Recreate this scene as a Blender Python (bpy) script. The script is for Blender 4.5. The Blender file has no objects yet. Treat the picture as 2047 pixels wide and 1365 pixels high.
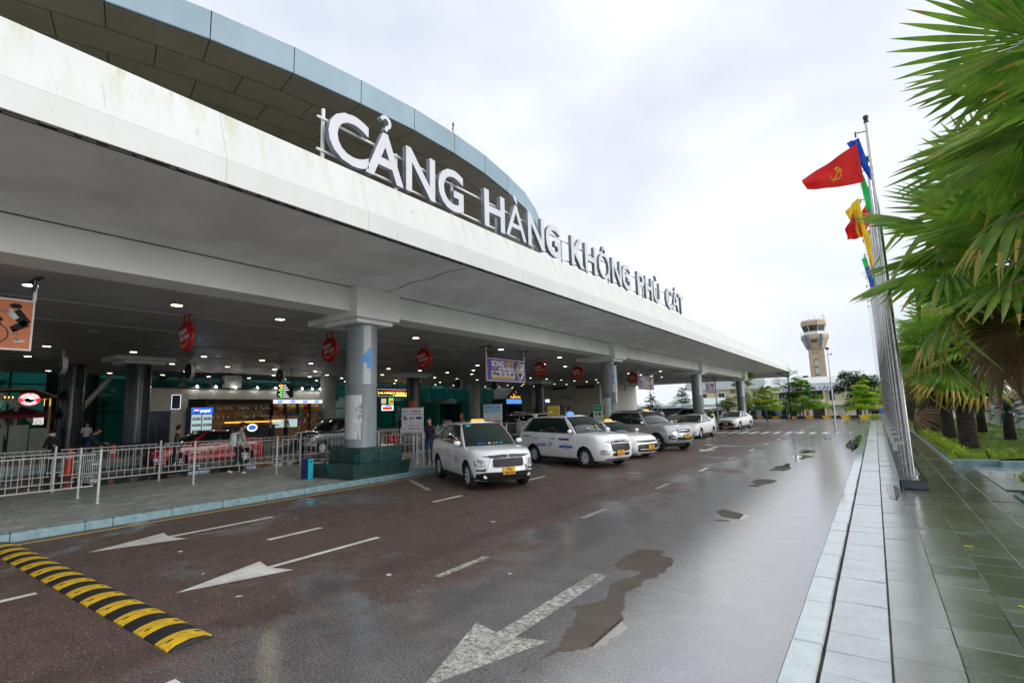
import bpy, bmesh, math, random
from mathutils import Vector, Matrix, noise
R = math.radians
rnd = random.Random(7)
S = bpy.context.scene
COL = S.collection
# ------------------------------------------------------------------ camera
cam_d = bpy.data.cameras.new('camera'); cam_o = bpy.data.objects.new('camera', cam_d); COL.objects.link(cam_o)
_y, _p, _r = R(34.94), R(7.70), R(-1.615)
_f = Vector((-math.sin(_y)*math.cos(_p), math.cos(_y)*math.cos(_p), math.sin(_p)))
_rt0 = Vector((math.cos(_y), math.sin(_y), 0)); _up0 = _rt0.cross(_f)
_rt = _rt0*math.cos(_r)+_up0*math.sin(_r); _up = -_rt0*math.sin(_r)+_up0*math.cos(_r)
cam_o.matrix_world = Matrix(((_rt.x, _up.x, -_f.x, 0), (_rt.y, _up.y, -_f.y, 0), (_rt.z, _up.z, -_f.z, 2.0), (0, 0, 0, 1)))
cam_d.sensor_width = 36; cam_d.lens = 18.0; cam_d.clip_start = 0.05; cam_d.clip_end = 6000
S.camera = cam_o
# ------------------------------------------------------------------ world, sun, exposure
W = bpy.data.worlds.new('World'); S.world = W; W.use_nodes = True
nt = W.node_tree; nt.nodes.clear(); N = nt.nodes.new; Lk = nt.links.new
SUN_EL, SUN_ROT = R(18), R(84)
wo = N('ShaderNodeOutputWorld'); bg = N('ShaderNodeBackground'); bg.inputs['Strength'].default_value = 0.1
sky = N('ShaderNodeTexSky'); sky.sky_type = 'NISHITA'; sky.sun_disc = False; sky.sun_elevation = SUN_EL; sky.sun_rotation = SUN_ROT
tc = N('ShaderNodeTexCoord'); mp = N('ShaderNodeMapping'); mp.inputs['Scale'].default_value = (1.0, 1.0, 1.9)
n1 = N('ShaderNodeTexNoise'); n1.inputs['Scale'].default_value = 2.1; n1.inputs['Detail'].default_value = 7; n1.inputs['Roughness'].default_value = .5
n1.inputs['Distortion'].default_value = .15
r1 = N('ShaderNodeValToRGB'); r1.color_ramp.elements[0].position = .33; r1.color_ramp.elements[1].position = .62
r1.color_ramp.elements[0].color = (4.2, 4.55, 5.15, 1); r1.color_ramp.elements[1].color = (5.9, 6.05, 6.3, 1)
mx = N('ShaderNodeMix'); mx.data_type = 'RGBA'; mx.inputs[0].default_value = .93
Lk(tc.outputs['Generated'], mp.inputs['Vector']); Lk(mp.outputs[0], n1.inputs['Vector']); Lk(n1.outputs['Fac'], r1.inputs['Fac'])
Lk(sky.outputs[0], mx.inputs[6]); Lk(r1.outputs[0], mx.inputs[7]); Lk(mx.outputs[2], bg.inputs['Color']); Lk(bg.outputs[0], wo.inputs['Surface'])
sun_d = bpy.data.lights.new('sun', 'SUN'); sun_d.energy = 1.5; sun_d.angle = R(55); sun_d.color = (1, .965, .92)
sun_o = bpy.data.objects.new('sun', sun_d); COL.objects.link(sun_o)
# sun stands to the right of the street and a little in front
sdir = Vector((math.sin(SUN_ROT)*math.cos(SUN_EL), math.cos(SUN_ROT)*math.cos(SUN_EL), math.sin(SUN_EL)))
sun_o.rotation_euler = sdir.to_track_quat('Z', 'Y').to_euler(); sun_o.location = (20, 10, 40)
S.view_settings.view_transform = 'Standard'; S.view_settings.look = 'None'; S.view_settings.exposure = 0.92; S.view_settings.gamma = 1
S.view_settings.use_curve_mapping = False
S.cycles.use_denoising = True; S.cycles.max_bounces = 7; S.cycles.diffuse_bounces = 5; S.cycles.glossy_bounces = 4
S.cycles.transmission_bounces = 5; S.cycles.transparent_max_bounces = 6; S.cycles.sample_clamp_indirect = 6
# ------------------------------------------------------------------ materials
MATS = {}
def _n(t, kind, **kw):
    n = t.nodes.new(kind)
    for k, v in kw.items():
        if k in n.inputs: n.inputs[k].default_value = v
        else: setattr(n, k, v)
    return n
def pm(name, col, rough=.5, var=.12, scale=2.0, bump=0.0, bscale=40., metal=0., coat=0., spec=.5, col2=None, stretch=None, emit=None, estr=1., alpha=None, trans=0., fine=0., rvar=0., obj=True, ior=1.45):
    """procedural principled material: base colour drifting to col2 / darker by noise, optional fine relief"""
    m = bpy.data.materials.new(name); m.use_nodes = True; t = m.node_tree; b = t.nodes['Principled BSDF']
    MATS[name] = m
    b.inputs['Roughness'].default_value = rough; b.inputs['Metallic'].default_value = metal
    b.inputs['Specular IOR Level'].default_value = spec; b.inputs['Coat Weight'].default_value = coat; b.inputs['Coat Roughness'].default_value = .06
    b.inputs['IOR'].default_value = ior
    if trans: b.inputs['Transmission Weight'].default_value = trans
    if alpha is not None: b.inputs['Alpha'].default_value = alpha
    if emit: b.inputs['Emission Color'].default_value = (*emit, 1); b.inputs['Emission Strength'].default_value = estr
    t_c = _n(t, 'ShaderNodeTexCoord'); src = t_c.outputs['Object']
    if not obj:
        g = _n(t, 'ShaderNodeNewGeometry'); src = g.outputs['Position']
    if stretch:
        mpn = _n(t, 'ShaderNodeMapping'); mpn.inputs['Scale'].default_value = stretch; t.links.new(src, mpn.inputs['Vector']); src = mpn.outputs[0]
    nz = _n(t, 'ShaderNodeTexNoise', Scale=scale, Detail=6., Roughness=.6); t.links.new(src, nz.inputs['Vector'])
    rp = _n(t, 'ShaderNodeValToRGB'); c2 = col2 or tuple(c*(1-var*2) for c in col)
    rp.color_ramp.elements[0].position = .33; rp.color_ramp.elements[1].position = .67
    rp.color_ramp.elements[0].color = (*c2, 1); rp.color_ramp.elements[1].color = (*(min(1, c*(1+var*.5)) for c in col), 1)
    t.links.new(nz.outputs['Fac'], rp.inputs['Fac']); out = rp.outputs[0]
    if fine:
        nf = _n(t, 'ShaderNodeTexNoise', Scale=bscale*2, Detail=2.); t.links.new(src, nf.inputs['Vector'])
        mr = _n(t, 'ShaderNodeMapRange'); mr.inputs[1].default_value = .35; mr.inputs[2].default_value = .7; mr.inputs[3].default_value = 1-fine; mr.inputs[4].default_value = 1+fine
        t.links.new(nf.outputs['Fac'], mr.inputs[0])
        mm = _n(t, 'ShaderNodeMix', data_type='RGBA', blend_type='MULTIPLY'); mm.inputs[0].default_value = 1
        t.links.new(out, mm.inputs[6]); t.links.new(mr.outputs[0], mm.inputs[7]); out = mm.outputs[2]
    t.links.new(out, b.inputs['Base Color'])
    if rvar:
        mr2 = _n(t, 'ShaderNodeMapRange'); mr2.inputs[1].default_value = .3; mr2.inputs[2].default_value = .7; mr2.inputs[3].default_value = max(.02, rough-rvar); mr2.inputs[4].default_value = rough+rvar
        nr = _n(t, 'ShaderNodeTexNoise', Scale=scale*1.7, Detail=4.); t.links.new(src, nr.inputs['Vector']); t.links.new(nr.outputs['Fac'], mr2.inputs[0]); t.links.new(mr2.outputs[0], b.inputs['Roughness'])
    if bump:
        nb = _n(t, 'ShaderNodeTexNoise', Scale=bscale, Detail=4.); t.links.new(src, nb.inputs['Vector'])
        bp = _n(t, 'ShaderNodeBump', Strength=bump, Distance=.02); t.links.new(nb.outputs['Fac'], bp.inputs['Height']); t.links.new(bp.outputs[0], b.inputs['Normal'])
    return m
def lamp_mat(name, col, s):
    m = bpy.data.materials.new(name); m.use_nodes = True; b = m.node_tree.nodes['Principled BSDF']
    b.inputs['Base Color'].default_value = (*col, 1); b.inputs['Emission Color'].default_value = (*col, 1); b.inputs['Emission Strength'].default_value = s
    b.inputs['Roughness'].default_value = .4
    MATS[name] = m; return m
# ------------------------------------------------------------------ mesh builder
class MB:
    def __init__(s): s.v = []; s.f = []; s.m = []; s.cur = 0
    def add(s, vs, fs, mi=None):
        o = len(s.v); s.v += [tuple(v) for v in vs]; s.f += [tuple(i+o for i in f) for f in fs]; s.m += [s.cur if mi is None else mi]*len(fs); return s
    def box(s, c, d, rz=0, mi=None, M=None, bev=0):
        x, y, z = d[0]/2, d[1]/2, d[2]/2
        if bev:
            b = min(bev, x*.9, y*.9, z*.9); vs = []; 
            for sz in (-1, 1):
                for k, (ix, iy) in enumerate(((-1, -1), (1, -1), (1, 1), (-1, 1))):
                    vs.append((ix*(x-b), iy*(y-b), sz*z))
                for k, (ix, iy) in enumerate(((-1, -1), (1, -1), (1, 1), (-1, 1))):
                    vs.append((ix*x, iy*y, sz*(z-b)))
            fs = [(3, 2, 1, 0), (8, 9, 10, 11)]
            for k in range(4):
                q = (k+1) % 4
                fs += [(k, q, 4+q, 4+k), (4+k, 4+q, 12+q, 12+k), (12+k, 12+q, 8+q, 8+k)]
        else:
            vs = [(-x, -y, -z), (x, -y, -z), (x, y, -z), (-x, y, -z), (-x, -y, z), (x, -y, z), (x, y, z), (-x, y, z)]
            fs = [(3, 2, 1, 0), (4, 5, 6, 7), (0, 1, 5, 4), (1, 2, 6, 5), (2, 3, 7, 6), (3, 0, 4, 7)]
        if M is None: M = Matrix.Translation(c) @ Matrix.Rotation(rz, 4, 'Z')
        return s.add([M @ Vector(v) for v in vs], fs, mi)
    def b2(s, x0, x1, y0, y1, z0, z1, mi=None, bev=0):
        return s.box(((x0+x1)/2, (y0+y1)/2, (z0+z1)/2), (abs(x1-x0), abs(y1-y0), abs(z1-z0)), mi=mi, bev=bev)
    def tube(s, p0, p1, r0, r1=None, n=8, mi=None, cap=True):
        p0, p1 = Vector(p0), Vector(p1); r1 = r0 if r1 is None else r1; d = p1-p0
        if d.length < 1e-6: return s
        q = d.to_track_quat('Z', 'Y'); a = q @ Vector((1, 0, 0)); b = q @ Vector((0, 1, 0)); vs = []
        for p, r in ((p0, r0), (p1, r1)):
            for k in range(n):
                t = 2*math.pi*k/n; vs.append(p+a*math.cos(t)*r+b*math.sin(t)*r)
        fs = [(k, (k+1) % n, n+(k+1) % n, n+k) for k in range(n)]
        if cap: fs += [tuple(range(n-1, -1, -1)), tuple(range(n, 2*n))]
        return s.add(vs, fs, mi)
    def lathe(s, prof, c=(0, 0, 0), n=16, mi=None, M=None, cap=True):
        vs = []; M = M or Matrix.Translation(c)
        for r, z in prof:
            for k in range(n):
                t = 2*math.pi*k/n; vs.append(M @ Vector((r*math.cos(t), r*math.sin(t), z)))
        fs = []
        for j in range(len(prof)-1):
            for k in range(n): fs.append((j*n+k, j*n+(k+1) % n, (j+1)*n+(k+1) % n, (j+1)*n+k))
        if cap: fs += [tuple(range(n-1, -1, -1)), tuple(range((len(prof)-1)*n, len(prof)*n))]
        return s.add(vs, fs, mi)
    def prism(s, poly, a, b, axis='z', mi=None):
        """poly: 2D outline, extruded from a to b along axis (x: poly=(y,z), y: poly=(x,z), z: poly=(x,y))"""
        def P(u, v, w): return {'x': (w, u, v), 'y': (u, w, v), 'z': (u, v, w)}[axis]
        n = len(poly); vs = [P(u, v, a) for u, v in poly]+[P(u, v, b) for u, v in poly]
        fs = [tuple(range(n-1, -1, -1)), tuple(range(n, 2*n))]+[(k, (k+1) % n, n+(k+1) % n, n+k) for k in range(n)]
        return s.add(vs, fs, mi)
    def quad(s, a, b, c, d, mi=None): return s.add([a, b, c, d], [(0, 1, 2, 3)], mi)
    def grid(s, fn, nu, nv, mi=None):
        vs = [fn(i/nu, j/nv) for j in range(nv+1) for i in range(nu+1)]
        return s.add(vs, [(j*(nu+1)+i, j*(nu+1)+i+1, (j+1)*(nu+1)+i+1, (j+1)*(nu+1)+i) for j in range(nv) for i in range(nu)], mi)
    def mesh(s, name, mats, smooth=None, fix=True):
        me = bpy.data.meshes.new(name); me.from_pydata(s.v, [], s.f)
        mats = mats if isinstance(mats, (list, tuple)) else [mats]
        for m in mats: me.materials.append(MATS[m] if isinstance(m, str) else m)
        if len(mats) > 1: me.polygons.foreach_set('material_index', s.m)
        if fix:
            bm = bmesh.new(); bm.from_mesh(me); bmesh.ops.recalc_face_normals(bm, faces=bm.faces); bm.to_mesh(me); bm.free()
        if smooth is not None:
            me.polygons.foreach_set('use_smooth', [True]*len(me.polygons)); me.set_sharp_from_angle(angle=R(smooth))
        me.update(); return me
def put(name, me, parent=None, world=False, loc=None, M=None, **props):
    o = bpy.data.objects.new(name, me); COL.objects.link(o)
    if parent is not None:
        o.parent = parent
        if world: o.matrix_basis = base_of(parent).inverted()
    if loc is not None: o.location = loc
    if M is not None: o.matrix_basis = M if not (world and parent) else base_of(parent).inverted() @ M
    for k, v in props.items(): o[k] = v
    return o
def base_of(o):
    M = Matrix.Identity(4)
    while o is not None:
        M = o.matrix_basis @ M
        o = o.parent
    return M
def build(mb, name, mats, parent=None, world=False, smooth=None, fix=True, **props):
    return put(name, mb.mesh(name, mats, smooth, fix), parent, world, **props)
def thing(name, label, cat, loc=(0, 0, 0), rz=0, group=None):
    o = bpy.data.objects.new(name, None); COL.objects.link(o); o.location = loc; o.rotation_euler = (0, 0, rz)
    o['label'] = label; o['category'] = cat; o.empty_display_size = .2
    if group: o['group'] = group
    bpy_update(o); return o
def bpy_update(o):
    o.matrix_basis = Matrix.Translation(o.location) @ Matrix.Rotation(o.rotation_euler.z, 4, 'Z')
def tag(o, label, cat, group=None):
    o['label'] = label; o['category'] = cat
    if group: o['group'] = group
    return o
def copy_tree(o, parent=None):
    c = o.copy(); COL.objects.link(c)
    if parent is not None: c.parent = parent
    for ch in KIDS(o): copy_tree(ch, c)
    return c
def KIDS(o): return [x for x in bpy.data.objects if x.parent == o]
def dup(o, loc, rz=0, label=None, group=None, scale=None):
    c = copy_tree(o); c.location = loc; c.rotation_euler = (0, 0, rz)
    if scale: c.scale = (scale,)*3 if not isinstance(scale, tuple) else scale
    if label: c['label'] = label
    if group: c['group'] = group
    return c
def struct(mb, name, mats, smooth=None, fix=True, **p): return build(mb, name, mats, kind='structure', smooth=smooth, fix=fix, **p)
_TXT = {}
def text_mesh(body, h, ext=0.0, mat='black', bold=0., wid=None, align='CENTER', res=3):
    """flat or extruded lettering, in the XY plane, cap height h, baseline y=0"""
    key = (body, h, ext, mat, bold, wid, align)
    if key in _TXT: return _TXT[key]
    cu = bpy.data.curves.new('lettering', 'FONT'); cu.body = body; cu.size = h/.7; cu.extrude = ext; cu.offset = bold; cu.align_x = align; cu.resolution_u = res
    cu.space_line = .95
    ob = bpy.data.objects.new('tmp', cu); COL.objects.link(ob)
    bpy.context.view_layer.update()
    me = bpy.data.meshes.new_from_object(ob.evaluated_get(bpy.context.evaluated_depsgraph_get()))
    bpy.data.objects.remove(ob); bpy.data.curves.remove(cu)
    me.materials.clear(); me.materials.append(MATS[mat])
    if wid:
        xs = [v.co.x for v in me.vertices]; w = max(xs)-min(xs)
        if w > 1e-6:
            for v in me.vertices: v.co.x *= wid/w
    _TXT[key] = me; return me
def basis(origin, right, up):
    r = Vector(right).normalized(); u = Vector(up).normalized(); n = r.cross(u)
    return Matrix(((r.x, u.x, n.x, origin[0]), (r.y, u.y, n.y, origin[1]), (r.z, u.z, n.z, origin[2]), (0, 0, 0, 1)))
def text(name, body, h, parent, origin, right, up, mat='black', ext=.002, bold=0., wid=None, align='CENTER', world=False, **p):
    return put(name, text_mesh(body, h, ext, mat, bold, wid, align), parent, world, M=basis(origin, right, up), **p)
# ------------------------------------------------------------------ material set
pm('black', (.012, .012, .014), .45); pm('white', (.78, .78, .78), .45, .05); pm('white_gloss', (.8, .8, .8), .25, .03)
pm('red', (.5, .008, .015), .3, .1); pm('yellow', (.75, .42, .02), .4, .08); pm('blue', (.02, .12, .55), .4, .08); pm('navy', (.01, .02, .1), .35)
pm('cyan', (.02, .38, .48), .3, .1); pm('green_sign', (.02, .32, .14), .4); pm('purple', (.06, .035, .3), .4, .15, col2=(.10, .05, .26)); pm('orange', (.62, .16, .04), .45, .1); pm('grey', (.3, .31, .32), .5)
pm('pink', (.75, .2, .45), .5); pm('skyblue', (.08, .35, .75), .4); pm('gold', (.7, .45, .1), .4)
pm('steel', (.55, .56, .57), .25, .1, 6, metal=1., rvar=.08); pm('galv', (.46, .475, .48), .35, .12, 8, metal=.35, rvar=.1)
pm('dark_metal', (.06, .065, .07), .45, .15, metal=.4); pm('white_metal', (.72, .74, .74), .4, .08)
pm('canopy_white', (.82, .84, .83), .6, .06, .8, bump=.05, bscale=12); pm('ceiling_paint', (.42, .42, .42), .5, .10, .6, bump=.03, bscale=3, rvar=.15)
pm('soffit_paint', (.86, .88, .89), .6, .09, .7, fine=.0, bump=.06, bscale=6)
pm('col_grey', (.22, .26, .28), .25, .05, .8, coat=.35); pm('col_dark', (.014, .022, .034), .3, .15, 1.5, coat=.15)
pm('stone_green', (.012, .04, .04), .12, .35, 6, bump=.02, coat=.5, col2=(.03, .07, .065))
pm('kerb_pale', (.50, .57, .59), .2, .12, 5, bump=.12, bscale=30, col2=(.38, .46, .49), rvar=.1, coat=1.)
pm('kerb_stone', (.21, .31, .33), .32, .22, 5, bump=.15, bscale=30, col2=(.13, .22, .25), rvar=.12)
pm('roof_blue', (.24, .34, .41), .5, .08, .5); pm('roof_brown', (.115, .1, .065), .5, .1, 1)
pm('glow_glass_green', (.004, .07, .055), .05, .5, .5, coat=.4, emit=(.0, .10, .08), estr=.05); pm('glow_glass_teal', (.02, .22, .21), .1, .4, .4, emit=(.03, .36, .33), estr=.06)  # slight emission in both glasses stands in for daylight coming through from behind
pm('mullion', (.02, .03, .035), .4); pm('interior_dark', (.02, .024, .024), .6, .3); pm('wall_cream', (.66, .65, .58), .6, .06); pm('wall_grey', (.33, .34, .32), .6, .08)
pm('wood', (.3, .17, .07), .5, .2, 3, stretch=(1, 1, 8)); pm('wood_light', (.45, .27, .1), .5, .2, 3)
pm('lino', (.16, .2, .16), .4, .15)
for nm, c, s in (('lamp_warm', (1, .88, .6), 9), ('lamp_cool', (.75, .9, 1), 8), ('spot_white', (1, 1, .97), 25), ('lit_white', (.85, .95, 1), .8), ('lit_yellow', (1, .85, .12), 2.2), ('lit_red', (.9, .02, .03), .6),
                 ('lit_orange', (1, .36, .03), 1.1), ('lit_blue', (.02, .14, .8), .6), ('lit_green', (.15, .7, .08), .7), ('lit_fridge', (.6, .85, .9), .28), ('lit_amber', (1, .6, .12), 1.2), ('screen_blue', (.08, .28, .8), .6), ('screen_mix', (.55, .4, .3), .6)):
    lamp_mat(nm, c, s)
# car paints and parts
pm('paint_white', (.86, .87, .88), .22, .02, 1, coat=1.); pm('paint_silver', (.50, .52, .54), .28, .03, 1, coat=1., metal=.3); pm('paint_grey', (.11, .12, .13), .25, .03, 1, coat=1., metal=.6)
pm('paint_red', (.38, .012, .02), .25, .05, 1, coat=1.); pm('paint_black', (.012, .012, .014), .2, .05, 1, coat=1.)
pm('car_glass', (.012, .03, .028), .03, .2, 1, coat=1., spec=.8); pm('car_glass_dark', (.006, .008, .01), .04, .2, 1, coat=1., spec=.8)
pm('plastic_black', (.018, .019, .02), .5, .1, 20, bump=.03); pm('tyre', (.016, .016, .017), .75, .1, 20, bump=.1); pm('alloy', (.7, .71, .73), .35, .05, metal=.35)
pm('chrome', (.75, .76, .78), .12, .02, metal=1.); pm('lens', (.6, .63, .66), .12, .2, 9, coat=1., metal=.4, col2=(.3, .32, .34)); pm('plate', (.8, .4, .01), .4, .05)
pm('taxi_yellow', (.85, .42, .04), .35, .1, emit=(1, .45, .03), estr=.25); pm('gunmetal', (.07, .085, .1), .3, .1, metal=.6, coat=.4)
pm('lamp_red', (.35, .01, .01), .2, coat=1.)
# people
for nm, c in (('skin', (.42, .24, .16)), ('hair', (.012, .01, .009)), ('cloth_black', (.014, .014, .016)), ('cloth_grey', (.33, .31, .34)), ('cloth_jeans', (.03, .06, .13)), ('cloth_white', (.6, .6, .6)), ('cloth_red', (.3, .02, .03)), ('cloth_navy', (.015, .03, .07)), ('cloth_green', (.05, .06, .05)), ('bag_white', (.55, .62, .62)), ('mask_pale', (.6, .62, .65))):
    pm(nm, c, .8, .12, 8, bump=.1, bscale=25)
# vegetation
def leaf_mat(name, c, c2, tr=.25, sc=1.2, rough=.45):
    m = pm(name, c, rough, .2, sc, col2=c2, obj=False); b = m.node_tree.nodes['Principled BSDF']
    b.inputs['Subsurface Weight'].default_value = 0
    t = m.node_tree; o = t.nodes['Material Output']; tl = _n(t, 'ShaderNodeBsdfTranslucent'); ms = _n(t, 'ShaderNodeMixShader'); ms.inputs[0].default_value = tr
    src = b.inputs['Base Color'].links[0].from_socket; t.links.new(src, tl.inputs['Color']); t.links.new(b.outputs[0], ms.inputs[1]); t.links.new(tl.outputs[0], ms.inputs[2]); t.links.new(ms.outputs[0], o.inputs['Surface'])
    return m
leaf_mat('palm_leaf', (.30, .46, .05), (.09, .25, .03), .5, 2.5, .3); leaf_mat('palm_tip', (.58, .36, .07), (.36, .34, .05), .2, 3.); leaf_mat('palm_dead', (.22, .14, .07), (.12, .07, .03), .1)
leaf_mat('palm_pale', (.34, .46, .10), (.14, .28, .05), .35, 2.)
leaf_mat('leaf_bright', (.36, .60, .04), (.18, .38, .02), .4, .8); leaf_mat('leaf_dark', (.035, .11, .03), (.012, .05, .014), .2, .7); leaf_mat('leaf_mid', (.07, .17, .03), (.03, .09, .02), .3, .8)
leaf_mat('leaf_yellow', (.62, .6, .04), (.30, .46, .03), .4, 3.); leaf_mat('grass', (.22, .36, .02), (.13, .19, .03), .3, 1.5); leaf_mat('cycad_leaf', (.015, .075, .04), (.01, .04, .03), .15, 2.)
pm('bark_palm', (.06, .045, .035), .85, .35, 3, bump=.8, bscale=9, stretch=(1, 1, 5)); pm('bark', (.1, .075, .055), .9, .3, 4, bump=.5); pm('bark_dark', (.035, .028, .024), .9, .3, 4, bump=.5)
pm('soil', (.08, .05, .035), .95, .3, 6, bump=.5, bscale=30)
# --- ground materials
def stained_white():
    m = MATS['canopy_face'] = pm('canopy_face', (.60, .62, .615), .6, .03, .7, bump=.04, bscale=10); t = m.node_tree; b = t.nodes['Principled BSDF']
    g = _n(t, 'ShaderNodeNewGeometry'); mp_ = _n(t, 'ShaderNodeMapping'); mp_.inputs['Scale'].default_value = (1, 2.2, .28); t.links.new(g.outputs['Position'], mp_.inputs['Vector'])
    nz = _n(t, 'ShaderNodeTexNoise', Scale=1.6, Detail=7., Roughness=.65); t.links.new(mp_.outputs[0], nz.inputs['Vector'])
    rp = _n(t, 'ShaderNodeValToRGB'); e = rp.color_ramp.elements; e[0].position = .485; e[0].color = (0, 0, 0, 1); e[1].position = .78; e[1].color = (1, 1, 1, 1); t.links.new(nz.outputs['Fac'], rp.inputs['Fac'])
    sx = _n(t, 'ShaderNodeSeparateXYZ'); t.links.new(g.outputs['Position'], sx.inputs[0])
    mr = _n(t, 'ShaderNodeMapRange'); mr.inputs[1].default_value = 6.5; mr.inputs[2].default_value = 7.3; mr.inputs[3].default_value = .12; mr.inputs[4].default_value = 1.0; t.links.new(sx.outputs[2], mr.inputs[0])
    mu = _n(t, 'ShaderNodeMath', operation='MULTIPLY'); t.links.new(rp.outputs[0], mu.inputs[0]); t.links.new(mr.outputs[0], mu.inputs[1])
    mx_ = _n(t, 'ShaderNodeMix', data_type='RGBA'); src = b.inputs['Base Color'].links[0].from_socket
    t.links.new(src, mx_.inputs[6]); mx_.inputs[7].default_value = (.40, .42, .20, 1); t.links.new(mu.outputs[0], mx_.inputs[0])
    # dark hairline streaks
    mp2 = _n(t, 'ShaderNodeMapping'); mp2.inputs['Scale'].default_value = (1, 3.2, .5); t.links.new(g.outputs['Position'], mp2.inputs['Vector'])
    v = _n(t, 'ShaderNodeTexNoise', Scale=1.3, Detail=9., Roughness=.8, Distortion=.8); t.links.new(mp2.outputs[0], v.inputs['Vector'])
    r3 = _n(t, 'ShaderNodeValToRGB'); e = r3.color_ramp.elements; e[0].position = .315; e[0].color = (.25, .24, .22, 1); e[1].position = .375; e[1].color = (1, 1, 1, 1); t.links.new(v.outputs['Fac'], r3.inputs['Fac'])
    m3 = _n(t, 'ShaderNodeMix', data_type='RGBA', blend_type='MULTIPLY'); m3.inputs[0].default_value = .8; t.links.new(mx_.outputs[2], m3.inputs[6]); t.links.new(r3.outputs[0], m3.inputs[7])
    t.links.new(m3.outputs[2], b.inputs['Base Color'])
stained_white()
def wet_ground(name, dry, wetc, aggr=.4, wet_x=(-5.5, -1.0), r_dry=.42, r_wet=.2, spec=.5, bump=.35, bs=130., patch=.55, amp=1.0, crough=.10, cior=1.8, pud=None, stones=0., cdry=.04, medscale=3.0, isl=0.):
    """asphalt / stone that is damp everywhere and carries smooth wet patches of its own shape"""
    m = bpy.data.materials.new(name); m.use_nodes = True; t = m.node_tree; b = t.nodes['Principled BSDF']; MATS[name] = m
    def MR(src, a, b_, c_, d, smooth=False):
        n = _n(t, 'ShaderNodeMapRange', **({'interpolation_type': 'SMOOTHSTEP'} if smooth else {})); n.inputs[1].default_value = a; n.inputs[2].default_value = b_; n.inputs[3].default_value = c_; n.inputs[4].default_value = d; t.links.new(src, n.inputs[0]); return n.outputs[0]
    def MA(op, a, b_=None):
        n = _n(t, 'ShaderNodeMath', operation=op)
        for i, q in enumerate((a, b_)):
            if q is None: continue
            if isinstance(q, (int, float)): n.inputs[i].default_value = q
            else: t.links.new(q, n.inputs[i])
        return n.outputs[0]
    def NZ(sc, det=4., ro=.6, dist=0.):
        n = _n(t, 'ShaderNodeTexNoise', Scale=sc, Detail=det, Roughness=ro, Distortion=dist); t.links.new(P, n.inputs['Vector']); return n.outputs['Fac']
    def MX(a, b_, f, mode='MIX'):
        n = _n(t, 'ShaderNodeMix', data_type='RGBA', blend_type=mode)
        for i, q in ((6, a), (7, b_), (0, f)):
            if isinstance(q, (int, float)): n.inputs[i].default_value = q
            elif isinstance(q, tuple): n.inputs[i].default_value = (*q, 1)
            else: t.links.new(q, n.inputs[i])
        return n.outputs[2]
    g = _n(t, 'ShaderNodeNewGeometry'); P = g.outputs['Position']; sx = _n(t, 'ShaderNodeSeparateXYZ'); t.links.new(P, sx.inputs[0])
    fine = NZ(bs, 3., .7); edge = NZ(9., 5., .7)
    v = MA('ADD', MA('ADD', NZ(.42, 6., .62, .5), MR(sx.outputs[0], wet_x[0], wet_x[1], -.16, .22)), MA('MULTIPLY', MA('SUBTRACT', edge, .5), .14))
    wet = MR(v, patch-.05, patch+.06, 0, 1, True)
    if isl:
        ri = g.outputs['Random Per Island']; dry = MX(tuple(c*(1-isl) for c in dry), tuple(c*(1+isl) for c in dry), ri); wetc = MX(tuple(c*(1-isl) for c in wetc), tuple(c*(1+isl) for c in wetc), ri); crough_i = MR(ri, 0, 1, 0, .12)
    col = MX(dry, wetc, wet); col = MX(col, MR(fine, .3, .72, 1-aggr, 1+aggr*1.4), 1.0, 'MULTIPLY'); col = MX(col, MR(NZ(medscale, 5.), .3, .7, .74, 1.22), 1.0, 'MULTIPLY')
    if stones:
        vo = _n(t, 'ShaderNodeTexVoronoi', Scale=55.); t.links.new(P, vo.inputs['Vector']); vs_ = _n(t, 'ShaderNodeSeparateXYZ'); t.links.new(vo.outputs['Color'], vs_.inputs[0])
        k = MA('MULTIPLY', MR(vo.outputs['Distance'], .28, .36, 1, 0), MR(vs_.outputs[0], .80, .90, 0, stones)); col = MX(col, (.42, .37, .33), k)
        tr = MA('ADD', MR(MA('ABSOLUTE', MA('SUBTRACT', sx.outputs[0], -5.45)), .05, .34, .5, 0, True), MR(MA('ABSOLUTE', MA('SUBTRACT', sx.outputs[0], -3.75)), .05, .3, .3, 0, True)); col = MX(col, (.03, .022, .02), MA('MULTIPLY', tr, MR(NZ(1.3), .35, .6, .3, 1)))
    t.links.new(col, b.inputs['Base Color'])
    rgh = MR(wet, 0, 1, r_dry, r_wet); bst = MR(wet, 0, 1, bump, bump*.10); cr = MA('ADD', MR(edge, .3, .7, crough*.6, crough*1.5), MR(wet, 0, 1, .12, 0)); cw = MR(wet, 0, 1, cdry, 1.0)
    if isl: cr = MA('ADD', cr, crough_i)
    if pud:   # standing water: a wandering chain of mirror flat pools along x = pud[0]
        px = MA('ADD', sx.outputs[0], MA('MULTIPLY', MA('SUBTRACT', NZ(.35, 2.), .5), 1.6)); d = MA('ABSOLUTE', MA('SUBTRACT', px, pud[0])); w = MA('ADD', MR(NZ(.55, 3., .5), .47, .62, -.15, pud[1]), MA('MULTIPLY', MA('SUBTRACT', edge, .5), .22))
        pm_ = MR(MA('SUBTRACT', w, d), -.015, .03, 0, 1, True); t.links.new(MX(col, (.115, .078, .05), MA('MULTIPLY', pm_, .85)), b.inputs['Base Color']); inv = MA('SUBTRACT', 1.0, pm_)
        cr = MA('MULTIPLY', cr, MA('ADD', MA('MULTIPLY', inv, .9), .08)); bst = MA('MULTIPLY', bst, inv); rgh = MA('MULTIPLY', rgh, MA('ADD', inv, .1)); cw = MA('MAXIMUM', cw, pm_)
    t.links.new(rgh, b.inputs['Roughness']); b.inputs['Specular IOR Level'].default_value = spec
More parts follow.
